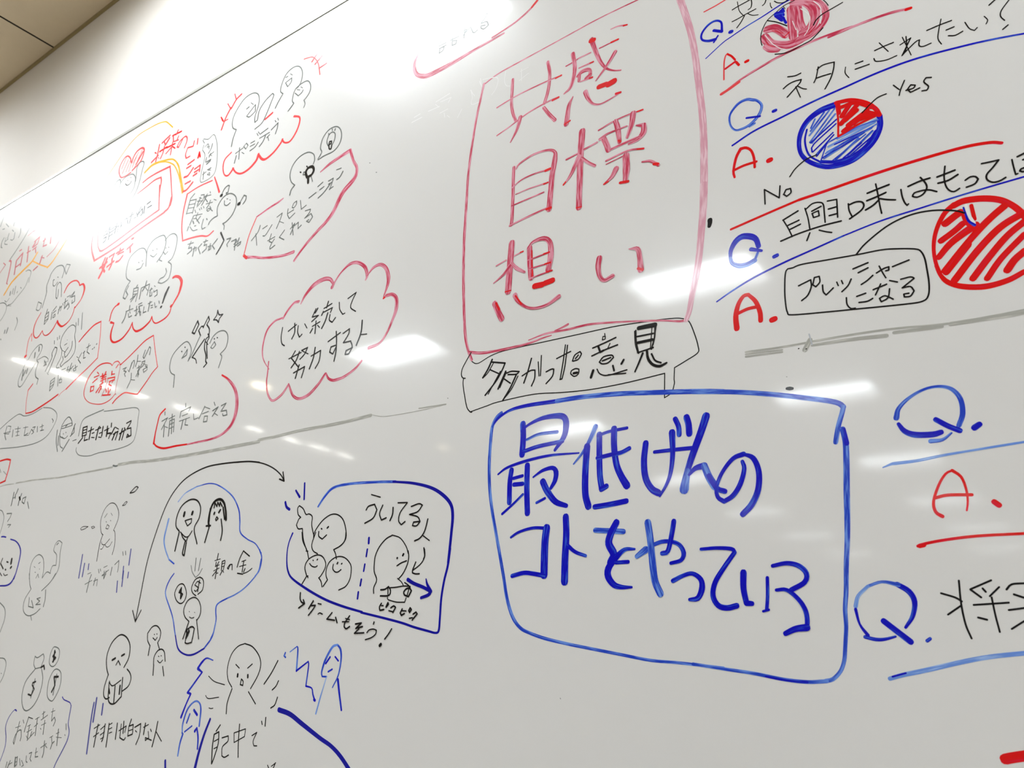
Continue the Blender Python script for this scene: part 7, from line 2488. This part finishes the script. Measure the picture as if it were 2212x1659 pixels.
1.1 -1001.1,1274.4 -996.6,1273.8 -992.2,1274.7
##motion_marks|black lines right of the shouting head
@K
1.8 -875,1337.3 -884.6,1322.3 -895.8,1309.0
1.7 -869,1314.2 -872.5,1307.9 -878.7,1303.1
1.7 -867,1295.5 -870.2,1286.7 -877.1,1282.6
#zigzag_line|blue zigzag line right of the shouting head
@b
2.4 -862.9,1347.1 -864.4,1343.6 -861.4,1341.8
1.5-1.5-2.6-3 -854.3,1348.3 -842.5,1355.0 -840.2,1351.2 -838.1,1327.1
@B
2.6-1.9-2.1-2.2-1.8-2.4-2.5 -838.1,1327.1 -818.9,1338.5 -817.3,1333.3 -817.9,1310.9 -807.2,1309.1 -803.9,1302.6 -799.7,1296.4
3.5 -800.8,1297.0 -799.2,1296.2
#cartoon_person|sad blue outline man right of the shouting head
@b
1.7-2.2-2.7-3-2.4-3.4-3.4-2.6-2-2.1 -771.7,1311.8 -764.4,1325.2 -762.3,1342.0 -764.8,1353.5 -771.1,1359.0 -779.6,1355.7 -789.2,1341.0 -793,1327.8 -791.2,1322.9 -783.7,1323.0
@c
1.6-2-2.4 -783.7,1323.0 -790.3,1300.8 -795,1282.1
@B
3.4-3-2.6 -764.1,1320.8 -759.4,1306.5 -753,1288.8
2.5 -781.4,1344.9 -787.6,1337.5
2.1 -772.8,1345.5 -766.7,1341.2
2.1 -782,1328.6 -775.5,1331.6
#zigzag_line|blue zigzag line left of the shouting head
@B
1.5-2.1-3.8-4.1-2.2 -1007.9,1332.8 -1022.4,1334.9 -1031.5,1329.6 -1039,1321.1 -1027.9,1316.9
2.7-3.3-3.2-2.9-4.1 -1027.9,1316.9 -1053.7,1290.0 -1045.8,1288.7 -1052.3,1276.2 -1059.3,1258.9
#cartoon_person|sad blue outline man left of the shouting head
@b
2.6-3-3-2.4-2.3-3.2-3.1 -1051.4,1241.5 -1053,1251.4 -1047.6,1269.2 -1034.7,1279.9 -1023.9,1279.2 -1018,1271.2 -1016.1,1251.5
@B
3.6 -1033,1269.5 -1024.4,1264.3
@b
3 -1040.7,1263.9 -1044.7,1253.2
2.2 -1046.2,1241.9 -1031.9,1250.2
@B
3.9-3-3.4-3 -1024,1244.5 -1020.4,1248.6 -1014.7,1237.5 -1012.3,1224.5
@b
2.5-3.4-3.2-2.9 -1051.5,1240.1 -1049.3,1238.8 -1052.5,1227.1 -1052.8,1212.5
#marker_stroke|long thick navy diagonal stroke at the bottom
@n
5.9-5.8-5.6-4.9-4.7-5.1-5.3 -861.4,1281.7 -840.1,1278.2 -817.3,1269.6 -784.5,1257.3 -763.6,1250.3 -746.7,1241.3 -728.6,1227.8
#marker_stroke|navy slanted stroke below the left blue man
@n
3.8-4.4-4.9-5.5 -994.9,1261.1 -1002.9,1241.3 -1008.4,1220.0 -1011.5,1201.1
#marker_stroke|short navy upright stroke at the bottom edge
@n
4.2 -1079.1,1203.6 -1076.2,1194.4
#lettering|thin black lettering under the shouting head
@K
1.9 -971.8,1256.1 -978.4,1248.2
2.2 -981.5,1244.2 -981.5,1229.4 -978.1,1210.4
1.9 -981.5,1244.2 -972.6,1248.0 -970.5,1234.5 -974.3,1219.2 -977.5,1210.8
1.4 -979.4,1236.1 -971.9,1239.5
1.4 -977.8,1227.7 -971.2,1230.6
1.6 -964.3,1241.6 -952.3,1244.9 -951.5,1238.9 -960.9,1231.3 -959.5,1221.3 -953.9,1220.1 -946.3,1223.5
1.3 -941.6,1249.2 -920,1255.7 -919.8,1247.0 -938.9,1238.4 -941.6,1249.2
1.8 -932.9,1260.0 -930.8,1242.0 -926.8,1222.9
1.4 -905.8,1249.2 -897.2,1253.5 -902.1,1243.2 -899.3,1238.2 -893.8,1238.7
1.6 -890.9,1266.6 -889,1263.2
1.8 -884,1271.4 -883.1,1261.9
#lettering|black strokes cut by the bottom edge below the shouting head
@K
1.4 -869.3,1219.8 -865.9,1216.4
1.2 -862.2,1219.3 -855,1223.8
1.6 -859.9,1213.8 -855.6,1223.7"""

def build_drawings():
    parts, cur, pen = [], None, None
    for ln in INK_DATA.split('\n'):
        if ln.startswith('#'):
            nm, lb = ln.lstrip('#').split('|')
            cur = (ln.startswith('##'), nm, lb, [])
            parts.append(cur)
        elif ln.startswith('@'):
            pen = ln[1:]
        elif ln:
            w, *pts = ln.split()
            cur[3].append((pen, [float(a) for a in w.split('-')], [Vector([float(c) for c in p.split(',')]) for p in pts]))
    last, layer = board, 0
    for sub, nm, lb, strokes in parts:
        V, F, UV, MI, inks = [], [], [], [], []
        if not sub:
            layer = 0
        for i, (pen, w, P) in enumerate(strokes):
            if pen not in inks:
                inks.append(pen)
            W = w if len(w) == len(P) else [w[0]] * len(P)
            for q, qw in smooth(P, W):
                layer += 1                           # later pen strokes lie on earlier ones
                ribbon(q, qw, 0.00006 + 0.000003 * layer, V, F, UV, MI, inks.index(pen))
        o = mesh_obj(nm, V, F, None, last if sub else board)
        me = o.data
        for p in inks:
            me.materials.append(INK[p])
        me.polygons.foreach_set('material_index', MI)
        uvl = me.uv_layers.new(name='stroke')
        for lp in me.loops:
            uvl.data[lp.index].uv = UV[lp.vertex_index]
        o['label'] = lb
        if not sub:
            last = o
build_drawings()
